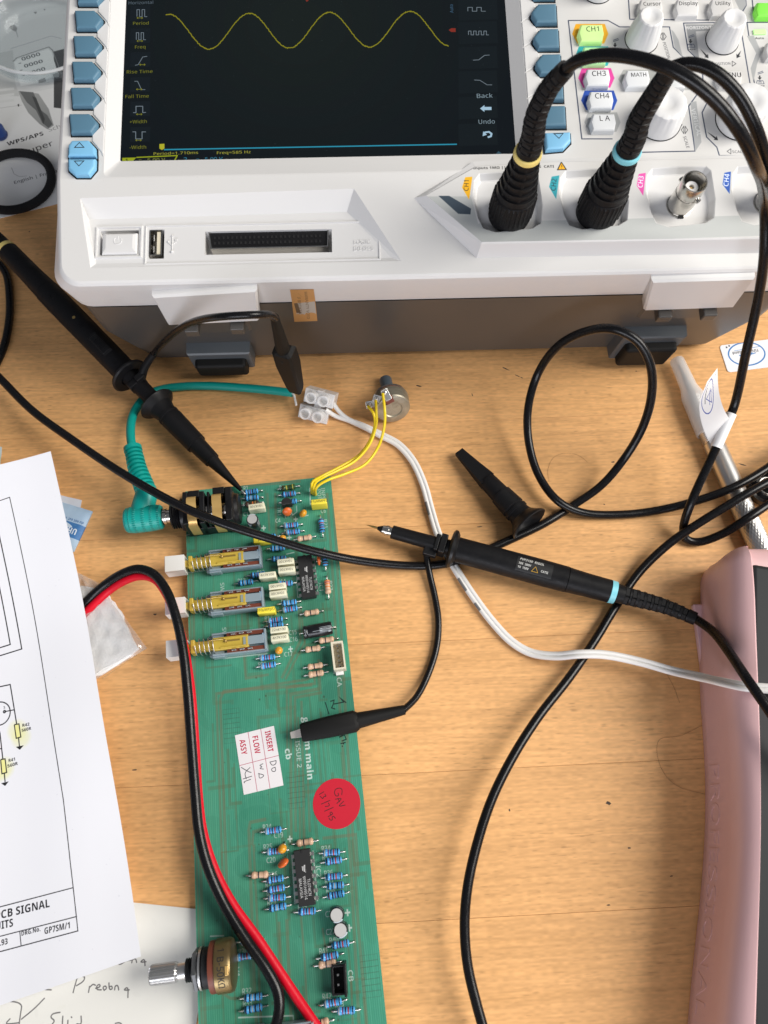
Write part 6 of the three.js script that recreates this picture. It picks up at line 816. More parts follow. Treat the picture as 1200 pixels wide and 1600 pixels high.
// ---------- loose potentiometer with three yellow wires ----------
{
  const c = D(614, 640, 9.3), g = thing('wired_potentiometer', 'loose potentiometer with grey shaft and three yellow wires soldered to its lugs', 'potentiometer', D(605, 640, 0)), ax = V(-0.17, -0.33, -0.93).normalize(), Bq = c.clone().addScaledVector(ax, 40);
  const old = std('tarnished can', lin(0.42, 0.36, 0.25), 0.42, 0.6);
  const patina = canvas(256, 256, (q, w, h) => { q.fillStyle = '#bdb8aa'; q.fillRect(0, 0, w, h); const r = rng(3); for (let i = 0; i < 260; i++) { q.fillStyle = `rgba(${r() < 0.6 ? '70,60,40' : '235,228,205'},${0.1 * r()})`; q.beginPath(); q.ellipse(r() * w, r() * h, 4 + 30 * r(), 3 + 14 * r(), r() * 3, 0, 7); q.fill(); } }); old.map = patina; old.color = lin(0.72, 0.7, 0.66);
  part(g, 'can', turned(c, Bq, [[0.5, 0], [0.5, 4.2], [0, 4.6], [0, 7.2], [0.3, 7.9], [0.9, 8.3], [5.2, 8.4], [6.4, 8.7], [6.8, 8.7], [6.8, 3]], 48), old);
  part(g, 'wafer', turned(c, Bq, [[6.8, 3], [6.8, 8.0], [8, 8.0], [8, 3]], 40), M.wafer); part(g, 'front_plate', turned(c, Bq, [[8, 3], [8, 8.2], [9, 8.2], [9, 3]], 40), M.steel);
  part(g, 'bushing', turned(c, Bq, [[9, 3.4], [13, 3.4], [13, 2]], 24), M.steel); part(g, 'shaft', turned(c, Bq, [[12, 3], [22, 3], [22.6, 2.6], [22.6, 0]], 28), std('grey nylon shaft', lin(0.1, 0.13, 0.16), 0.5));
  const sideV = V(0.75, 0.2, -0.2), along3 = V(0.62, 0.42, -0.62).normalize();
  const lugs = [[576, 632, 9.5], [587, 622, 15], [601, 612, 20]].map(([x, y, h]) => D(x, y, h));
  lugs.forEach((p, i) => { const toC = c.clone().addScaledVector(ax, 7.4).sub(p).normalize(), n = V(0, 0.8, 0.6), x = toC.clone().addScaledVector(n, -toC.dot(n)).normalize(), m = new THREE.Matrix4().makeBasis(x, n, x.clone().cross(n)).setPosition(p); part(g, 'solder_lug', [rbox(5.4, 0.5, 3.2, 0.2, 1.6, 0, 0), rbox(0.5, 2.6, 3.0, 0.2, -1.1, 0.5, 0), new THREE.SphereGeometry(0.9, 12, 8).scale(1.2, 0.6, 1).translate(0.4, 0.4, 0)].map((q) => q.applyMatrix4(m)), M.tin); part(g, 'lug_base', rbox(3.6, 0.9, 4, 0.2, 4.2, -0.3, 0).applyMatrix4(m), i === 2 ? M.wafer : M.black); });
  const ends = [[487, 770], [490, 772], [493, 773]];
  for (const [k, pts] of [[[575, 635, 10], [583, 645, 11], [586, 658, 9], [580, 684, 7], [562, 710, 7], [530, 730, 10], [503, 744, 13], [488, 753, 12.5]], [[587, 626, 15.8], [588, 643, 16], [588, 662, 13], [578, 693, 10], [556, 719, 9], [526, 736, 11], [505, 746, 13], [493, 754, 12]], [[598, 615, 20.8], [601, 640, 20], [601, 662, 16], [592, 696, 9], [571, 725, 8], [540, 740, 10], [512, 750, 13], [498, 758, 12]]].entries()) part(g, 'yellow_wire', tube([...DP(pts), ...DP([[ends[k][0], ends[k][1] - 9, 10.5], [...ends[k], 5]])], 0.66, 10, 1.5), M.yellowWire);
}
// ---------- red and black twin cable ----------
{
  const g = thing('red_black_cable', 'red and black twin cable arching from under the schematic down over the board', 'cable', D(270, 1000, 0));
  part(g, 'black_core', tube(DP([[60, 1010, 2.2], [105, 970, 2.3], [137, 938, 2.8], [165, 913, 7], [192, 896, 12], [216, 889, 15], [240, 897, 17], [259, 921, 18], [273, 957, 18], [285, 1010, 17], [293, 1080, 16], [299, 1160, 15], [305, 1240, 15], [311, 1300, 15], [324, 1352, 14.5], [348, 1408, 13], [383, 1466, 12], [417, 1515, 11.5], [434, 1550, 11], [436, 1580, 11], [428, 1612, 11], [415, 1650, 11]]), 1.95, 16), M.cable);
  part(g, 'red_core', tube(DP([[62, 1022, 2.2], [110, 981, 2.3], [142, 949, 2.6], [170, 923, 5], [196, 907, 10], [220, 900, 13], [243, 906, 15], [262, 932, 15], [276, 967, 14.5], [289.5, 1020, 13.5], [299, 1085, 12.8], [304.5, 1160, 12.2], [309.5, 1240, 12], [317, 1300, 11.8], [335, 1358, 11.5], [363, 1412, 10.8], [402, 1466, 9.5], [436, 1517, 8.5], [462, 1556, 8], [488, 1594, 8], [520, 1640, 8]]), 1.78, 16), M.red);
}
// a thin sheet whose top follows height f over an outline given as a grid of corners (bilinear), with real thickness
function sheet(c00, c10, c11, c01, nx, nz, f, thick = 0.12) {     // c00 far left, c10 far right, c11 near right, c01 near left
  const pos = [], uv = [], idx = [];
  for (const low of [0, thick]) for (let j = 0; j <= nz; j++) for (let i = 0; i <= nx; i++) { const u = i / nx, v = j / nz, p = c00.clone().lerp(c10, u).lerp(c01.clone().lerp(c11, u), v); pos.push(p.x, p.y + f(u, v, p) - low, p.z); uv.push(u, 1 - v); }
  const N = (nx + 1) * (nz + 1), at = (i, j) => j * (nx + 1) + i;
  for (let j = 0; j < nz; j++) for (let i = 0; i < nx; i++) { const a = at(i, j), b = at(i + 1, j), d = at(i + 1, j + 1), e = at(i, j + 1); idx.push(a, e, d, a, d, b, a + N, d + N, e + N, a + N, b + N, d + N); }
  const rim = []; for (let i = 0; i <= nx; i++) rim.push(at(i, 0)); for (let j = 1; j <= nz; j++) rim.push(at(nx, j)); for (let i = nx - 1; i >= 0; i--) rim.push(at(i, nz)); for (let j = nz - 1; j > 0; j--) rim.push(at(0, j));
  rim.forEach((a, k) => { const b = rim[(k + 1) % rim.length]; idx.push(a, b, b + N, a, b + N, a + N); });
  const g = new THREE.BufferGeometry(); g.setAttribute('position', new THREE.Float32BufferAttribute(pos, 3)); g.setAttribute('uv', new THREE.Float32BufferAttribute(uv, 2)); g.setIndex(idx); g.computeVertexNormals(); return crease(g, 0.7);
}
const pen = (c, strokes, w, col) => SCRAWL.fn(c, strokes, w, col);
// ---------- schematic print-out ----------
{
  const TR = D(79, 705, 14.5), BR = D(220, 1494.5, 10), ez = V(BR.x - TR.x, 0, BR.z - TR.z).normalize(), ex = V(ez.z, 0, -ez.x), LEN = Math.hypot(BR.x - TR.x, BR.z - TR.z), WID = 210;
  const hf = (z, x) => { const t = z / LEN; return 5.6 + 8.9 * Math.max(0, 1 - t / 0.42) ** 2 + 4.4 * Math.max(0, (t - 0.62) / 0.38) ** 2 + 1.7 * Math.sin(t * 11 + 1 + x * 0.02) * Math.exp(x / 34) * t * (1 - t) * 2 + 0.25 * Math.sin(x * 0.16 + t * 6); };
  const map = (px, py) => { let h = 5, p; for (let i = 0; i < 8; i++) { p = D(px, py, h); const d = p.clone().sub(TR); h = hf(d.dot(ez), d.dot(ex)); } const d = p.clone().sub(TR); return [d.dot(ex), d.dot(ez)]; };
  const CW = 760, CH = 1900, mmx = 76, k = CW / mmx, kz = CH / LEN;
  const tex = canvas(CW, CH, (c) => {
    c.fillStyle = '#f3f3f6'; c.fillRect(0, 0, CW, CH);
    const P = (px, py) => { const q = map(px, py); return [(q[0] + mmx) * k, q[1] * kz]; };
    const line = (pts, w = 0.28, col = '#15151a') => { c.strokeStyle = col; c.lineWidth = w * k; c.lineJoin = 'miter'; c.beginPath(); pts.forEach((p, i) => (i ? c.lineTo : c.moveTo).apply(c, P(...p))); c.stroke(); }, fill = (pts, col) => { c.fillStyle = col; c.beginPath(); pts.forEach((p, i) => (i ? c.lineTo : c.moveTo).apply(c, P(...p))); c.closePath(); c.fill(); };
    const words = (s, p0, p1, h, wt = 'normal') => { const a = P(...p0), b = P(...p1), L = Math.hypot(b[0] - a[0], b[1] - a[1]); c.save(); c.translate(...a); c.rotate(Math.atan2(b[1] - a[1], b[0] - a[0])); c.font = `${wt} ${h * k * 1.38}px sans-serif`; c.fillStyle = '#111116'; c.scale(L / c.measureText(s).width, 1); c.fillText(s, 0, 0); c.restore(); };
    for (const [x, y, a, b] of [[27, 1141, 9, 24], [33, 1152, 8, 12], [7, 1200, 9, 16], [0, 1204, 5, 10]]) { const p = P(x, y), g = c.createRadialGradient(...p, 2, ...p, 44); g.addColorStop(0, 'rgba(240,238,150,0.5)'); g.addColorStop(0.6, 'rgba(240,238,150,0.35)'); g.addColorStop(1, 'rgba(240,238,150,0)'); c.fillStyle = g; c.fillRect(p[0] - 46, p[1] - 70, 92, 140); }
    line([[-12, 786.5], [15, 777], [60, 1000], [99, 1250], [110, 1350], [121.6, 1454.6], [0, 1487], [-16, 1491]], 0.3);
    line([[-8, 800], [0, 842], [34, 1014], [0, 1024.5], [-12, 1028]], 0.42); line([[-6, 890], [0, 922], [16, 1007], [0, 1012], [-12, 1015]], 0.42);
    line([[-12, 1076], [0, 1073], [16, 1069.6], [26, 1131]], 0.4); line([[7, 1112], [22.6, 1109]], 0.36); line([[-2, 1140], [0, 1146], [4.4, 1186]], 0.4); line([[0, 1170], [2, 1169.6]], 0.4);
    c.strokeStyle = '#15151a'; c.lineWidth = 0.4 * k; { const p = P(-1, 1115), q = P(16, 1112); c.beginPath(); c.arc(...p, Math.hypot(q[0] - p[0], q[1] - p[1]), 0, 7); c.stroke(); const s = P(7, 1112); c.beginPath(); c.arc(...s, 0.42 * k, 0, 7); c.stroke(); }
    words('3', [5, 1108], [8.6, 1107], 1.0);
    for (const [q, dx] of [[[[22.4, 1132.4], [29.6, 1131], [32.6, 1151.6], [25.4, 1153.6]], 0], [[[1, 1187], [8, 1185.6], [10.4, 1207], [3, 1209]], 1]]) { fill(q, '#f4f09c'); line([...q, q[0]], 0.38); }
    line([[29, 1152.6], [30.4, 1166]], 0.38); fill([[25, 1167], [37, 1164.6], [31, 1171.5]], '#111116'); line([[6.8, 1208], [8, 1222]], 0.38); fill([[2, 1224], [13.6, 1221], [8, 1228]], '#111116');
    words('R42', [34.5, 1136], [46.4, 1133.5], 1.1, 'bold'); words('560R', [33.8, 1144], [49, 1140], 1.1, 'bold'); words('R41', [13, 1191], [24.6, 1188], 1.1, 'bold'); words('560R', [11.6, 1199.6], [28, 1195], 1.1, 'bold');
    line([[-12, 1420], [0, 1417], [114.4, 1387]], 0.28); line([[120, 1432], [0, 1463], [-12, 1466]], 0.28); line([[31, 1455.4], [33, 1477.6]], 0.28);
    words('PCB SIGNAL', [-8, 1437.8], [78, 1417], 2.5, 'bold'); words('CIRCUITS', [-38, 1461.5], [21, 1447], 2.4, 'bold'); words('DRG.No.', [33, 1462.6], [63.6, 1454.8], 1.35, 'bold'); words('GP7SM/1', [69, 1460], [110.6, 1450], 1.9, 'bold'); words('8.93', [-6, 1479.6], [12.4, 1475], 1.75, 'bold');
    const r = rng(71); for (let i = 0; i < 60; i++) { c.fillStyle = `rgba(120,120,140,${0.03 + 0.08 * r()})`; c.fillRect(r() * CW, r() * CH, 2 + 4 * r(), 2 + 3 * r()); }
  });
  const m = M.paper.clone(); m.map = tex; m.color = lin(0.86, 0.87, 0.9); m.name = 'printed paper';
  const g = thing('schematic_sheet', 'white printed circuit diagram sheet with a title block in its lower corner', 'paper', V(TR.x, 0, TR.z));
  const flat = (x, z) => V(TR.x, 0, TR.z).addScaledVector(ex, x).addScaledVector(ez, z);
  part(g, 'paper', sheet(flat(-mmx, 0), flat(0, 0), flat(0, LEN), flat(-mmx, LEN), 12, 48, (u, v) => hf(v * LEN, (u - 1) * mmx)), m);
  part(g, 'paper_margin', sheet(flat(-WID, 0), flat(-mmx, 0), flat(-mmx, LEN), flat(-WID, LEN), 6, 48, (u, v) => hf(v * LEN, -mmx)), M.paper);
}
// ---------- handwritten sheet underneath ----------
{
  const TL = D(-60, 1383, 0.3), TR = D(334, 1423, 0.3), ex = TR.clone().sub(TL).normalize(), ez = V(-ex.z, 0, ex.x), W = TL.distanceTo(TR), H = 150, CW = 1100, k = CW / W, CH = Math.round(H * k);
  const tex = canvas(CW, CH, (c) => {
    c.fillStyle = '#e9e8e4'; c.fillRect(0, 0, CW, CH); const r = rng(90);
    for (let i = 0; i < 300; i++) { c.fillStyle = `rgba(150,148,140,${0.04 * r()})`; c.beginPath(); c.ellipse(r() * CW, r() * CH, 3 + 20 * r(), 2 + 8 * r(), r() * 3, 0, 7); c.fill(); }
    const P = (x, y) => { const d = D(x / 5, 1350 + y / 5, 0.35).sub(TL); return [d.dot(ex) * k, d.dot(ez) * k]; }, S3 = (list, w = 0.42, col = 'rgba(92,90,92,0.9)') => pen(c, list.map((s) => s.map((p) => P(...p))), w * k, col);
    S3([[[570, 1006], [584, 950], [604, 884]], [[596, 896], [640, 872], [664, 886], [650, 920], [596, 952]], [[690, 1004], [700, 950], [696, 970], [724, 938], [744, 948]], [[746, 972], [784, 960], [776, 938], [752, 954], [756, 984], [790, 984]], [[812, 986], [800, 966], [822, 950], [834, 972], [812, 988]], [[850, 930], [852, 984], [878, 978], [872, 952], [852, 962]], [[894, 984], [898, 952], [920, 948], [926, 984]], [[1008, 984], [960, 988], [1000, 956], [998, 1044]]]);
    S3([[[920, 778], [940, 788], [980, 756], [1024, 752]], [[1028, 772], [1034, 744], [1060, 740], [1066, 770]], [[1140, 764], [1090, 770], [1128, 738], [1132, 794]]]);
    S3([[[100, 990], [150, 1000], [196, 996], [214, 960]], [[330, 930], [332, 980], [400, 984]], [[332, 930], [410, 944]], [[-40, 1062], [0, 1068], [176, 1080], [160, 1170], [150, 1250]], [[346, 1050], [270, 1130], [168, 1212]], [[78, 1210], [40, 1250], [90, 1248], [150, 1240]], [[468, 1160], [410, 1168], [392, 1200], [430, 1224], [404, 1256]], [[490, 1190], [486, 1250]], [[530, 1222], [528, 1254]], [[556, 1196], [560, 1200]], [[632, 1190], [636, 1256], [600, 1250]], [[900, 1246], [930, 1240], [948, 1250]]]);
  });
  const m = M.paper.clone(); m.map = tex; m.color = lin(0.84, 0.84, 0.82); m.name = 'pencilled paper';
  const g = thing('notes_sheet', 'cream sheet with pencil handwriting under the schematic and the board edge', 'paper', V(TL.x, 0, TL.z));
  part(g, 'paper', sheet(TL, TR, TR.clone().addScaledVector(ez, H), TL.clone().addScaledVector(ez, H), 8, 12, (u, v) => 0.15 * Math.sin(u * 7) * Math.sin(v * 5 + 1), 0.1), m);
}
// ---------- packets and the clear bag that stick out from under the schematic ----------
{
  const print = canvas(384, 384, (c, w, h) => { c.fillStyle = '#a9c3dc'; c.fillRect(0, 0, w, h); c.fillStyle = '#3f78b4'; c.fillRect(0, 150, w, 130); c.fillStyle = '#c5d6e6'; c.beginPath(); c.ellipse(70, 170, 200, 26, 0.1, 0, 7); c.fill(); c.fillStyle = '#2f5f9a'; c.font = 'bold 34px sans-serif'; c.save(); c.translate(360, 118); c.rotate(Math.PI); c.fillText('do not eat  do not eat', 0, 0); c.restore(); c.fillStyle = '#dfe9f2'; c.font = 'bold 74px sans-serif'; c.save(); c.translate(340, 196); c.rotate(Math.PI); c.fillText('UHumi', 0, 0); c.restore(); const r = rng(2); for (let i = 0; i < 60; i++) { c.fillStyle = `rgba(255,255,255,${0.1 * r()})`; c.fillRect(r() * w, r() * h, 30 * r(), 40 * r()); } });
  const m = std('printed sachet', lin(0.95, 0.95, 0.95), 0.5); m.map = print;
  const g = thing('blue_sachet', 'blue and white printed drying sachet poking out from under the schematic', 'sachet', D(118, 820, 0));
  const a = D(92, 783, 1), b = D(144.5, 799, 1), c = D(115, 862, 1), d = D(60, 845, 1);
  part(g, 'pouch', sheet(a, b, c, d, 12, 12, (u, v) => 1.1 * Math.min(1, 9 * u * (1 - u)) * Math.min(1, 9 * v * (1 - v)) + 0.1 * Math.sin(u * 21 + v * 5), 0.8), m);
  const w = thing('white_sachet', 'small white paper sachet behind the blue one at the schematic edge', 'sachet', D(110, 780, 0)); part(w, 'pouch', sheet(D(80, 770, 0.5), D(127.5, 781.5, 0.5), D(124, 800, 0.5), D(76, 800, 0.5), 8, 8, (u, v) => 0.12 * Math.sin(u * 9), 0.4), std('waxed paper', lin(0.62, 0.66, 0.74), 0.6));
  const s = thing('pale_wrapper', 'pale crinkled wrapper corner above the schematic at the left edge', 'wrapper', D(0, 710, 0)); part(s, 'film', sheet(D(-40, 692, 0.4), D(3.5, 699, 0.4), D(1, 727, 0.4), D(-44, 732, 0.4), 10, 10, (u, v) => 0.4 * Math.sin(u * 15 + v * 7) * 0.5 + 0.3, 0.1), std('pale film', lin(0.5, 0.58, 0.6), 0.4));
  const bag = thing('clear_bag', 'clear plastic bag with white wadding half under the schematic', 'plastic bag', D(180, 980, 0)), crumple = (u, v) => 1.9 + 0.5 * Math.sin(u * 23 + v * 11) * Math.sin(v * 17) + 0.35 * Math.sin(u * 9 - v * 31);
  const wr = rng(14), edge = [[128, 917], [150, 921], [164, 928], [170, 932], [172, 938], [178, 942], [182, 950], [188, 956], [192, 963], [193, 972], [199, 982], [204, 994], [208, 1003], [215, 1013.5], [200, 1026], [158, 1053], [120, 1064], [90, 1040], [96, 960]].map(([x, y]) => { const p = D(x, y, 1.2); return [p.x, -p.z]; });
  const sh = new THREE.Shape(edge.map((p) => new THREE.Vector2(...p))), pad = new THREE.ExtrudeGeometry(sh, { depth: 0.9, bevelEnabled: true, bevelSize: 0.5, bevelThickness: 0.4, bevelSegments: 3 }).rotateX(-Math.PI / 2).translate(0, 0.5, 0);
  const fib = dataMap(256, 256, (u, v, o) => { o[0] = o[1] = o[2] = 255 * (0.5 * grainNoise[0](u * 64, v * 64) + 0.5 * grainNoise[2](u * 17, v * 17)); }); const wad = std('white wadding', lin(0.86, 0.86, 0.86), 0.95, 0, { bumpMap: fib, bumpScale: 0.00025 }); part(bag, 'wadding', boxUV(pad, 40), wad);
  part(bag, 'film', sheet(D(100, 884, 0.6), D(157, 912, 0.6), D(230, 1013, 0.6), D(120, 1080, 0.6), 34, 34, (u, v) => (crumple(u, v)) * Math.min(1, 14 * u * (1 - u)) * Math.min(1, 14 * v * (1 - v)) * 1.15 + 0.2, 0.05), std('bag film', lin(0.95, 0.95, 0.95), 0.14, 0, { transmission: 0.86, thickness: 0, ior: 1.5 }));
  part(bag, 'sealed_seam', tube(DP([[229, 1012, 0.8], [195, 1036, 1], [160, 1060, 0.8]]), 0.45, 8), M.clear);
}
// ---------- manual sheet, lid and elastic at the far left ----------
{
  const TL = D(-90, -60, 0.3), BR = D(87, 320, 0.3), base = D(0, 341, 0.3), ex = D(100, 316, 0.3).sub(base).normalize(), ez = V(-ex.z, 0, ex.x), W = 120, H = 230, o = base.clone().addScaledVector(ex, -50).addScaledVector(ez, -H), CW = 1000, k = CW / W, CH = Math.round(H * k);
  const tex = canvas(CW, CH, (c) => {
    c.fillStyle = '#f4f4f2'; c.fillRect(0, 0, CW, CH); { const a = D(40, 130, 0.35).sub(o).dot(ez) * k, b = D(40, 262, 0.35).sub(o).dot(ez) * k, gr = c.createLinearGradient(0, a, 0, b); gr.addColorStop(0, '#b4b6b6'); gr.addColorStop(1, '#f4f4f2'); c.fillStyle = gr; c.fillRect(0, 0, CW, b); }
    const P = (x, y) => { const d = D(x, y, 0.35).sub(o); return [d.dot(ex) * k, d.dot(ez) * k]; }, words = (s, p0, p1, h, col, wt = 'bold') => { const a = P(...p0), b = P(...p1), L = Math.hypot(b[0] - a[0], b[1] - a[1]); c.save(); c.translate(...a); c.rotate(Math.atan2(b[1] - a[1], b[0] - a[0])); c.font = `${wt} ${h * k * 1.38}px sans-serif`; c.fillStyle = col; c.scale(L / c.measureText(s).width, 1); c.fillText(s, 0, 0); c.restore(); };
    const fill = (pts, col) => { c.fillStyle = col; c.beginPath(); pts.forEach((p, i) => (i ? c.lineTo : c.moveTo).apply(c, P(...p))); c.closePath(); c.fill(); }, line = (pts, w, col) => { c.strokeStyle = col; c.lineWidth = w * k; c.lineJoin = 'round'; c.beginPath(); pts.forEach((p, i) => (i ? c.lineTo : c.moveTo).apply(c, P(...p))); c.stroke(); };
    // greyscale illustration: a hand-held unit with a strap
    c.filter = 'none'; fill([[-60, 20], [120, -40], [120, 130], [20, 150], [-60, 130]], '#b4b6b6'); fill([[-40, 90], [20, 78], [24, 130], [30, 150], [-40, 150]], '#a7a9a8');
    fill([[28, 142], [60, 146], [76, 170], [84, 196], [74, 202], [62, 194], [44, 176], [34, 158]], '#8d8f8e'); fill([[30, 142], [52, 144], [64, 172], [74, 180], [82, 194], [76, 200], [66, 192], [56, 172], [42, 160]], '#5a5c5c'); fill([[50, 150], [56, 152], [70, 186], [68, 194]], '#3c3e3e'); fill([[84, 80], [100, 76], [100, 170], [84, 168]], '#38393a');
    line([[20, 96], [26, 90], [76, 73], [82, 78], [96, 116]], 0.6, '#6a6c6c'); fill([[22, 97], [28, 92], [75, 76], [80, 80], [91, 116], [56, 130], [32, 134]], '#c8cac9');
    words('0000', [34, 95], [64, 86], 3.0, '#55585a', 'bold'); words('0000', [38, 106], [68, 97], 3.0, '#55585a', 'bold'); words('0000', [43, 118], [72, 109], 3.0, '#55585a', 'bold');
    for (const [x, y] of [[29, 99], [31, 110], [35, 118]]) line([[x, y], [x + 4, y - 1]], 0.7, '#6a6c6c'); fill([[60, 125], [70, 121], [72, 127], [60, 130]], '#7c7e7e'); fill([[82, 116], [92, 112], [92, 120], [84, 121]], '#8a8c8c');
    line([[16, 76], [80, 56], [96, 60]], 0.4, '#8c8e8e'); fill([[14, 42], [22, 38], [27, 44], [25, 50], [18, 46]], '#7e8080'); line([[25, 48], [28, 58]], 0.5, '#8e9090'); fill([[52, 19], [58, 18], [56, 22]], '#707272'); fill([[68, 14], [71, 14], [70, 17]], '#707272');
    for (let i = 0; i < 3; i++) line([[-10, 142 + i * 9], [22, 138 + i * 9]], 2.0, '#b9bbba'); line([[-10, 170], [34, 164]], 0.3, '#999'); fill([[27, 163], [30, 162], [30, 166], [28, 166.5]], '#444');
    words('WPS/APS', [12, 228], [69, 211], 3.0, '#232325'); words('Schn', [76, 206], [104, 197], 3.0, '#8f8f90', 'normal'); words('Super', [36, 243], [84, 227], 4.2, '#2a2a2c', 'normal'); words('English | Fran\u00E7ais', [22, 288], [97, 267], 2.2, '#2a2a2c', 'normal');
    line([[18, 262], [22, 272], [30, 276], [42, 275]], 0.25, '#a6a6a4');
  });
  const m = M.paper.clone(); m.map = tex; m.color = lin(0.95, 0.95, 0.95); m.name = 'manual paper';
  const g = thing('manual_sheet', 'grey printed manual page beside the oscilloscope under the clear dish', 'leaflet', V(base.x, 0, base.z));
  part(g, 'page', sheet(o, o.clone().addScaledVector(ex, W), o.clone().addScaledVector(ex, W).addScaledVector(ez, H), o.clone().addScaledVector(ez, H), 8, 12, (u, v) => 0.1 * Math.sin(v * 9), 0.14), m);
  const lidC = D(75, 66, 0.6), lid = thing('plastic_dish', 'round clear plastic dish standing on the manual page at the far corner', 'dish', lidC);
  part(lid, 'bowl', crease(new THREE.LatheGeometry([[0.01, 0], [30, 0], [34.5, 0.3], [36.4, 1.5], [36.8, 7.5], [38.2, 8], [38.4, 9.6], [37.6, 9.8], [36.9, 9], [35.6, 8.4], [35.2, 2], [33.5, 1.3], [29, 1], [0.01, 1]].map((p) => new THREE.Vector2(...p)), 96), 0.4).translate(lidC.x, 0.7, lidC.z), M.hazyDish = std('clear moulded plastic', lin(0.95, 0.97, 0.98), 0.06, 0, { transmission: 1, thickness: 0, ior: 1.5 }));
  part(lid, 'rim', new THREE.TorusGeometry(37.6, 0.9, 10, 96).rotateX(Math.PI / 2).translate(lidC.x, 9.6, lidC.z), M.hazyClear);
  const rc = D(22, 283, 2.4), tie = thing('hair_tie', 'black elastic hair tie lying on the manual page', 'hair tie', rc), pts = []; for (let i = 0; i < 64; i++) { const a = i / 64 * 2 * Math.PI; pts.push(V(rc.x + (20.2 + 0.4 * Math.sin(3 * a)) * Math.cos(a), 2.4 + 0.2 * Math.sin(2 * a), rc.z + (20.8 + 0.5 * Math.sin(2 * a + 1)) * Math.sin(a))); }
  const knit = dataMap(256, 64, (u, v, q) => { q[0] = q[1] = q[2] = 255 * (0.5 + 0.5 * Math.sin((u * 90 + v * 6) * 2 * Math.PI) * Math.sin((v * 8) * 2 * Math.PI)); }); const fz = M.fuzzy.clone(); fz.bumpMap = knit; fz.bumpScale = 0.0004; fz.name = 'black knitted elastic';
  const tg = new THREE.TubeGeometry(new THREE.CatmullRomCurve3(pts, true), 160, 2.35, 14, true), tp = tg.attributes.position; part(tie, 'band', tg, fz);
  const bc = D(-3, 203, 5), blob = thing('blue_plug', 'small dark blue rounded plug at the left edge of the manual page', 'plug', V(bc.x, 0, bc.z)); part(blob, 'shell', lathe([[0, 3.2], [0.4, 3.6], [6.4, 3.4], [7.8, 2.6], [8.4, 1.2], [8.5, 0]], 28).translate(bc.x, 0.5, bc.z), std('dark blue plastic', lin(0.012, 0.04, 0.16), 0.4)); part(blob, 'grip', new THREE.TorusGeometry(3.6, 0.35, 8, 32).rotateX(Math.PI / 2).translate(bc.x, 2, bc.z), std('navy plastic', lin(0.008, 0.02, 0.09), 0.5));
}
// ---------- card with a blue oval emblem ----------
{
  const a = D(1124, 540, 0.3), d = D(1137.5, 582, 0.3), e = D(1200, 574, 0.3), ex = e.clone().sub(d).normalize(), ez = d.clone().sub(a).normalize(), W = 44, H = a.distanceTo(d);
  const tex = canvas(704, Math.round(704 * H / W), (c, w, h) => { c.fillStyle = '#f2f2f4'; c.fillRect(0, 0, w, h); const P = (x, y) => { const q = D(x, y, 0.35).sub(a); return [q.dot(ex) / W * w, q.dot(ez) / H * h]; }; const o = P(1168, 554), r1 = P(1196, 551), r2 = P(1170, 572); c.strokeStyle = '#2b78be'; c.lineWidth = 11; c.beginPath(); c.ellipse(...o, Math.abs(r1[0] - o[0]), Math.abs(r2[1] - o[1]), 0, 0, 7); c.stroke(); c.lineWidth = 8; c.beginPath(); c.moveTo(...P(1157, 556)); c.lineTo(...P(1176, 553)); c.lineTo(...P(1168, 566)); c.closePath(); c.moveTo(...P(1160, 559)); c.lineTo(...P(1182, 553)); c.stroke(); c.lineWidth = 4; c.beginPath(); c.moveTo(...P(1148, 549)); c.lineTo(...P(1190, 543)); c.stroke(); c.fillStyle = '#23262c'; c.font = 'bold 34px sans-serif'; c.save(); c.translate(...P(1186, 547)); c.rotate(Math.PI); c.scale(0.95, 1); c.fillText('T\u00DCVRheinland', 0, 0); c.restore(); for (const [x, y] of [[1134, 542], [1138, 540]]) { const p = P(x, y); c.fillRect(p[0], p[1], 12, 14); } });
  const m = M.label.clone(); m.map = tex; m.color = lin(0.88, 0.88, 0.9); m.name = 'printed card';
  const g = thing('emblem_card', 'white card with a blue oval emblem below the right end of the oscilloscope', 'label card', V(a.x, 0, a.z)); const r = rrect(0, 0, W, H, 1.6, 5);
  const top = face(r, [], () => 0, (x, y) => [x / W, y / H]), body = loft([ring3(r, -0.22), ring3(r, -0.005)], false, true), mat = new THREE.Matrix4().makeBasis(ex, ez.clone().negate(), V(0, 1, 0)).setPosition(d.clone().setY(0.35)); part(g, 'card_face', top.applyMatrix4(mat), m); part(g, 'card_edge', body.applyMatrix4(mat), M.label);
}
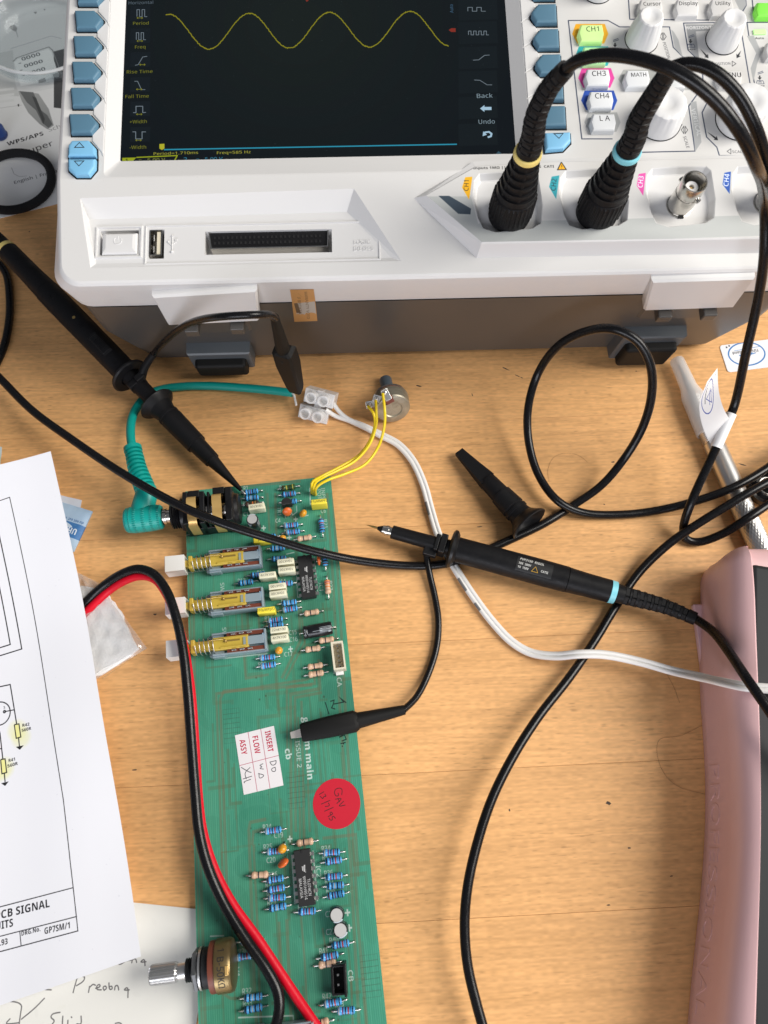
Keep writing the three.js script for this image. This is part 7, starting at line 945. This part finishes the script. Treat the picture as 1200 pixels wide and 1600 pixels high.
// ---------- craft knife under a clear cap ----------
{
  const A = D(1056, 560, 5), Bq = D(1185, 850, 5), L = A.distanceTo(Bq), g = thing('craft_knife', 'craft knife with knurled aluminium handle and clear blade cap', 'craft knife', D(1110, 690, 0)), t = (x, y) => onAxis(A, Bq, x, y);
  const c0 = t(1056, 562), c1 = t(1076, 622), c2 = t(1100, 680), h0 = t(1101, 676), k0 = t(1160, 790), k1 = t(1225, 935);
  part(g, 'blade_cap', turned(A, Bq, [[c0, 0], [c0, 3.0], [c0 + 1, 3.4], [c1 - 5, 3.9], [c1, 5.3], [c2 - 0.5, 5.7], [c2, 5.5], [c2, 5.0], [c1 + 1, 4.6], [c1 - 4, 3.3], [c0 + 1, 2.8]], 40, 0.4), M.hazyClear);
  const ax = Bq.clone().sub(A).normalize(), up = V(0.2, 1, 0).addScaledVector(ax, -V(0.2, 1, 0).dot(ax)).normalize(), sd = ax.clone().cross(up), mm = new THREE.Matrix4().makeBasis(sd, ax, up).setPosition(A);
  part(g, 'blade', loft([[V(-0.3, c0 + 3, -0.15), V(0.3, c0 + 3, -0.15), V(0.3, c0 + 3, 0.15), V(-0.3, c0 + 3, 0.15)], [V(-2.2, c1 - 4, -0.2), V(1.8, c1 - 4, -0.2), V(1.8, c1 - 4, 0.2), V(-2.2, c1 - 4, 0.2)], [V(-2.2, c1 + 6, -0.2), V(2, c1 + 6, -0.2), V(2, c1 + 6, 0.2), V(-2.2, c1 + 6, 0.2)]].reverse(), true, true).applyMatrix4(mm), std('blade steel', lin(0.3, 0.29, 0.28), 0.3, 1));
  const chuck = []; for (let x = c1 + 1; x < c2 - 1; x += 1.5) chuck.push([x, 3.9], [x + 0.9, 3.6]);
  part(g, 'chuck', turned(A, Bq, [[c1, 2], ...chuck, [c2 - 1, 2]], 28), M.steel);
  const alu = std('aluminium handle', lin(0.72, 0.71, 0.69), 0.34, 1), rings = []; for (let x = h0; x < h0 + 6; x += 0.9) rings.push([x, 4.7], [x + 0.45, 4.3]);
  part(g, 'handle', turned(A, Bq, [[h0, 3], ...rings, [h0 + 6.2, 4.3], [h0 + 6.8, 4.85], [k0, 4.9], [k0 + 0.4, 4.7]], 44, 0.4), alu);
  // diamond knurl: crossing ridges in the surface itself
  const N = 132, rows = Math.round((k1 - k0) / 0.3), pos = [], idx = []; for (let i = 0; i <= rows; i++) for (let j = 0; j <= N; j++) { const y = k0 + 0.3 * i, a = j / N * 2 * Math.PI, q = y * 1.05, w = Math.max(Math.abs(Math.sin(a * 11 + q)), Math.abs(Math.sin(a * 11 - q))), r = 4.95 - 0.17 * (w > 0.88 ? (w - 0.88) / 0.12 : 0); pos.push(r * Math.cos(a), y, r * Math.sin(a)); if (i && j) { const b = i * (N + 1) + j; idx.push(b - N - 2, b - 1, b, b - N - 2, b, b - N - 1); } }
  const kg = new THREE.BufferGeometry(); kg.setAttribute('position', new THREE.Float32BufferAttribute(pos, 3)); kg.setIndex(idx); kg.computeVertexNormals(); part(g, 'knurled_grip', kg.applyMatrix4(along(A, Bq)), alu);
}
// ---------- black collar with a bright ring beside the knife ----------
{
  const c = D(1197, 762, 3.4), g = thing('black_fitting', 'glossy black round fitting with a bright ring beside the knife handle', 'fitting', V(c.x, 0, c.z)), gloss = std('glossy black', lin(0.006, 0.006, 0.007), 0.12);
  part(g, 'collar', crease(new THREE.LatheGeometry([[3.6, 0.2], [7.6, 0.2], [8.4, 1], [8.5, 4.5], [7.6, 5.8], [5.6, 6.2], [4.6, 5.4], [3.6, 3]].map((p) => new THREE.Vector2(...p)), 48), 0.5).translate(c.x, 0, c.z), gloss); part(g, 'bright_ring', new THREE.TorusGeometry(4.2, 0.6, 10, 40).rotateX(Math.PI / 2).translate(c.x, 5.2, c.z), M.chrome); part(g, 'core', cyl(3.4, 3.4, 3.6, 28).translate(c.x, 2, c.z), gloss);
}
// ---------- pink instrument in its rubber holster ----------
{
  const H = 36, lp = [[1103, 885], [1101, 950], [1098, 1030], [1102, 1100], [1108, 1170], [1111, 1250], [1108, 1340], [1100, 1430], [1088, 1530], [1082, 1610], [1074, 1720], [1068, 1850]].map(([x, y]) => D(x, y, 7)), rp = [[1180, 880], [1182, 950], [1186, 1050], [1190, 1150], [1191.5, 1250], [1191, 1340], [1188, 1430], [1185.5, 1520], [1183, 1610], [1178, 1750], [1172, 1950]].map(([x, y]) => D(x, y, H));
  const interp = (list) => (z) => { if (z <= list[0].z) return list[0].x; for (let i = 1; i < list.length; i++) if (z <= list[i].z) { const s = (z - list[i - 1].z) / (list[i].z - list[i - 1].z); return list[i - 1].x + (list[i].x - list[i - 1].x) * s; } return list[list.length - 1].x; };
  const smooth = (f) => (z) => { let s = 0; for (let k = -4; k <= 4; k++) s += f(z + k * 4); return s / 9; };
  const XL = smooth(interp(lp)), XR = smooth(interp(rp)), z0 = D(1165, 853, 30).z, z1 = 112;
  const g = thing('pink_meter', 'pink rubber holstered instrument with a dark face at the right edge', 'meter', V(150, 0, -40));
  const rows = [], N = 60; for (let i = 0; i <= N; i++) { const s = i / N; rows.push(i < 9 ? z0 + 8 * (1 - Math.cos(i / 8 * Math.PI / 2)) : z0 + 8 + (z1 - z0 - 8) * (i - 8) / (N - 8)); }
  const sections = rows.map((z, i) => {
    const e = i < 8 ? Math.sin(i / 8 * Math.PI / 2) : 1, ins = (1 - e) * 6, l = XL(z) + ins, r = Math.max(XR(z), l + 4), q = (t) => l + (r - l) * t, lo = (1 - e) * 6, up = H - (1 - e) * 7, L = [[l + 1.6, lo], [l + 0.3, lo + 1.4], [l, lo + 7 * e], [l + 0.6, lo + 15 * e], [q(0.05), up * 0.66], [q(0.1), up * 0.8], [q(0.22), up * 0.88], [q(0.42), up * 0.94], [q(0.68), up * 0.982], [q(0.9), up], [r - 0.4, up - 0.35], [r, up - 1], [r + 0.2, up - 3.6]];
    const ring = L.map(([x, y]) => V(x, y, z)); for (let k = L.length - 1; k >= 0; k--) ring.push(V(2 * (XR(z) + 37) - L[k][0], L[k][1], z)); return ring;
  });
  const raw = loft(sections, true, true); const welded = (() => { const p = raw.attributes.position, key = new Map(), pos = [], idx = []; for (let i = 0; i < p.count; i++) { const q = [p.getX(i), p.getY(i), p.getZ(i)], s = q.map((v) => v.toFixed(3)).join(); if (!key.has(s)) { key.set(s, pos.length / 3); pos.push(...q); } idx.push(key.get(s)); } const o = new THREE.BufferGeometry(); o.setAttribute('position', new THREE.Float32BufferAttribute(pos, 3)); o.setIndex(idx); return crease(o, 0.7); })();
  part(g, 'holster', boxUV(welded), M.pink);
  // dark face, set square to the slightly turned instrument
  const za0 = z0 + 10, zb0 = 90, turn = Math.atan2(XR(zb0) - XR(za0), zb0 - za0), put = (q) => q.rotateY(turn).translate(XR(za0), 0, za0), FW = 66, FL = z1 - za0;
  part(g, 'face_frame', put(rbox(FW + 8, 7, FL + 2, 2.2, FW / 2 + 3.6, H - 4.2, FL / 2, 4)), M.slate);
  const gl = std('black display glass', lin(0.012, 0.02, 0.02), 0.12); part(g, 'display_window', put(rbox(FW - 8, 1.2, 58, 0.5, FW / 2 + 4.4, H - 0.9, 36, 3)), gl); part(g, 'face_plate', put(rbox(FW - 8, 1.2, FL - 72, 0.5, FW / 2 + 4.4, H - 0.9, 68 + (FL - 72) / 2, 3)), std('grey face print', lin(0.05, 0.06, 0.06), 0.5)); part(g, 'selector_dial', put(lathe([[0, 18], [5, 17.4], [6.4, 16], [6.6, 0]], 48).translate(FW / 2 + 4, H - 0.4, 118)), M.black);
  // embossed word down the flank
  const word = lettering('PROFESSIONAL', 6.6, 0.4), wp = word.attributes.position, za = D(1125, 1195, 12).z, zb = D(1125, 1590, 12).z; word.computeBoundingBox(); const bw = word.boundingBox.max.x - word.boundingBox.min.x;
  for (let i = 0; i < wp.count; i++) { const s = (wp.getX(i) - word.boundingBox.min.x) / bw, z = za + s * (zb - za), up = 11 + wp.getY(i), l = XL(z); const r = XR(z), skin = up < 15 ? l + 0.6 * (up - 7) / 8 : l + 0.6 + (l + (r - l) * 0.05 - l - 0.6) * (up - 15) / (H * 0.66 - 15); wp.setXYZ(i, skin - wp.getZ(i) * 0.45 + 0.05, up, z); }
  word.computeVertexNormals(); part(g, 'embossed_lettering', word, M.pink);
  const tb0 = D(1097, 945, 2), tb1 = D(1096, 1098, 2), tc0 = D(1097, 1106, 2), tc1 = D(1103, 1170, 2); part(g, 'tilt_stand', [rbox(6, 3, tb1.z - tb0.z, 0.8, tb1.x + 4.6, 2, (tb0.z + tb1.z) / 2), rbox(7, 4.6, tc1.z - tc0.z, 0.8, tc1.x + 4, 2.5, (tc0.z + tc1.z) / 2)], M.pink);
}
renderer.render(scene, camera);
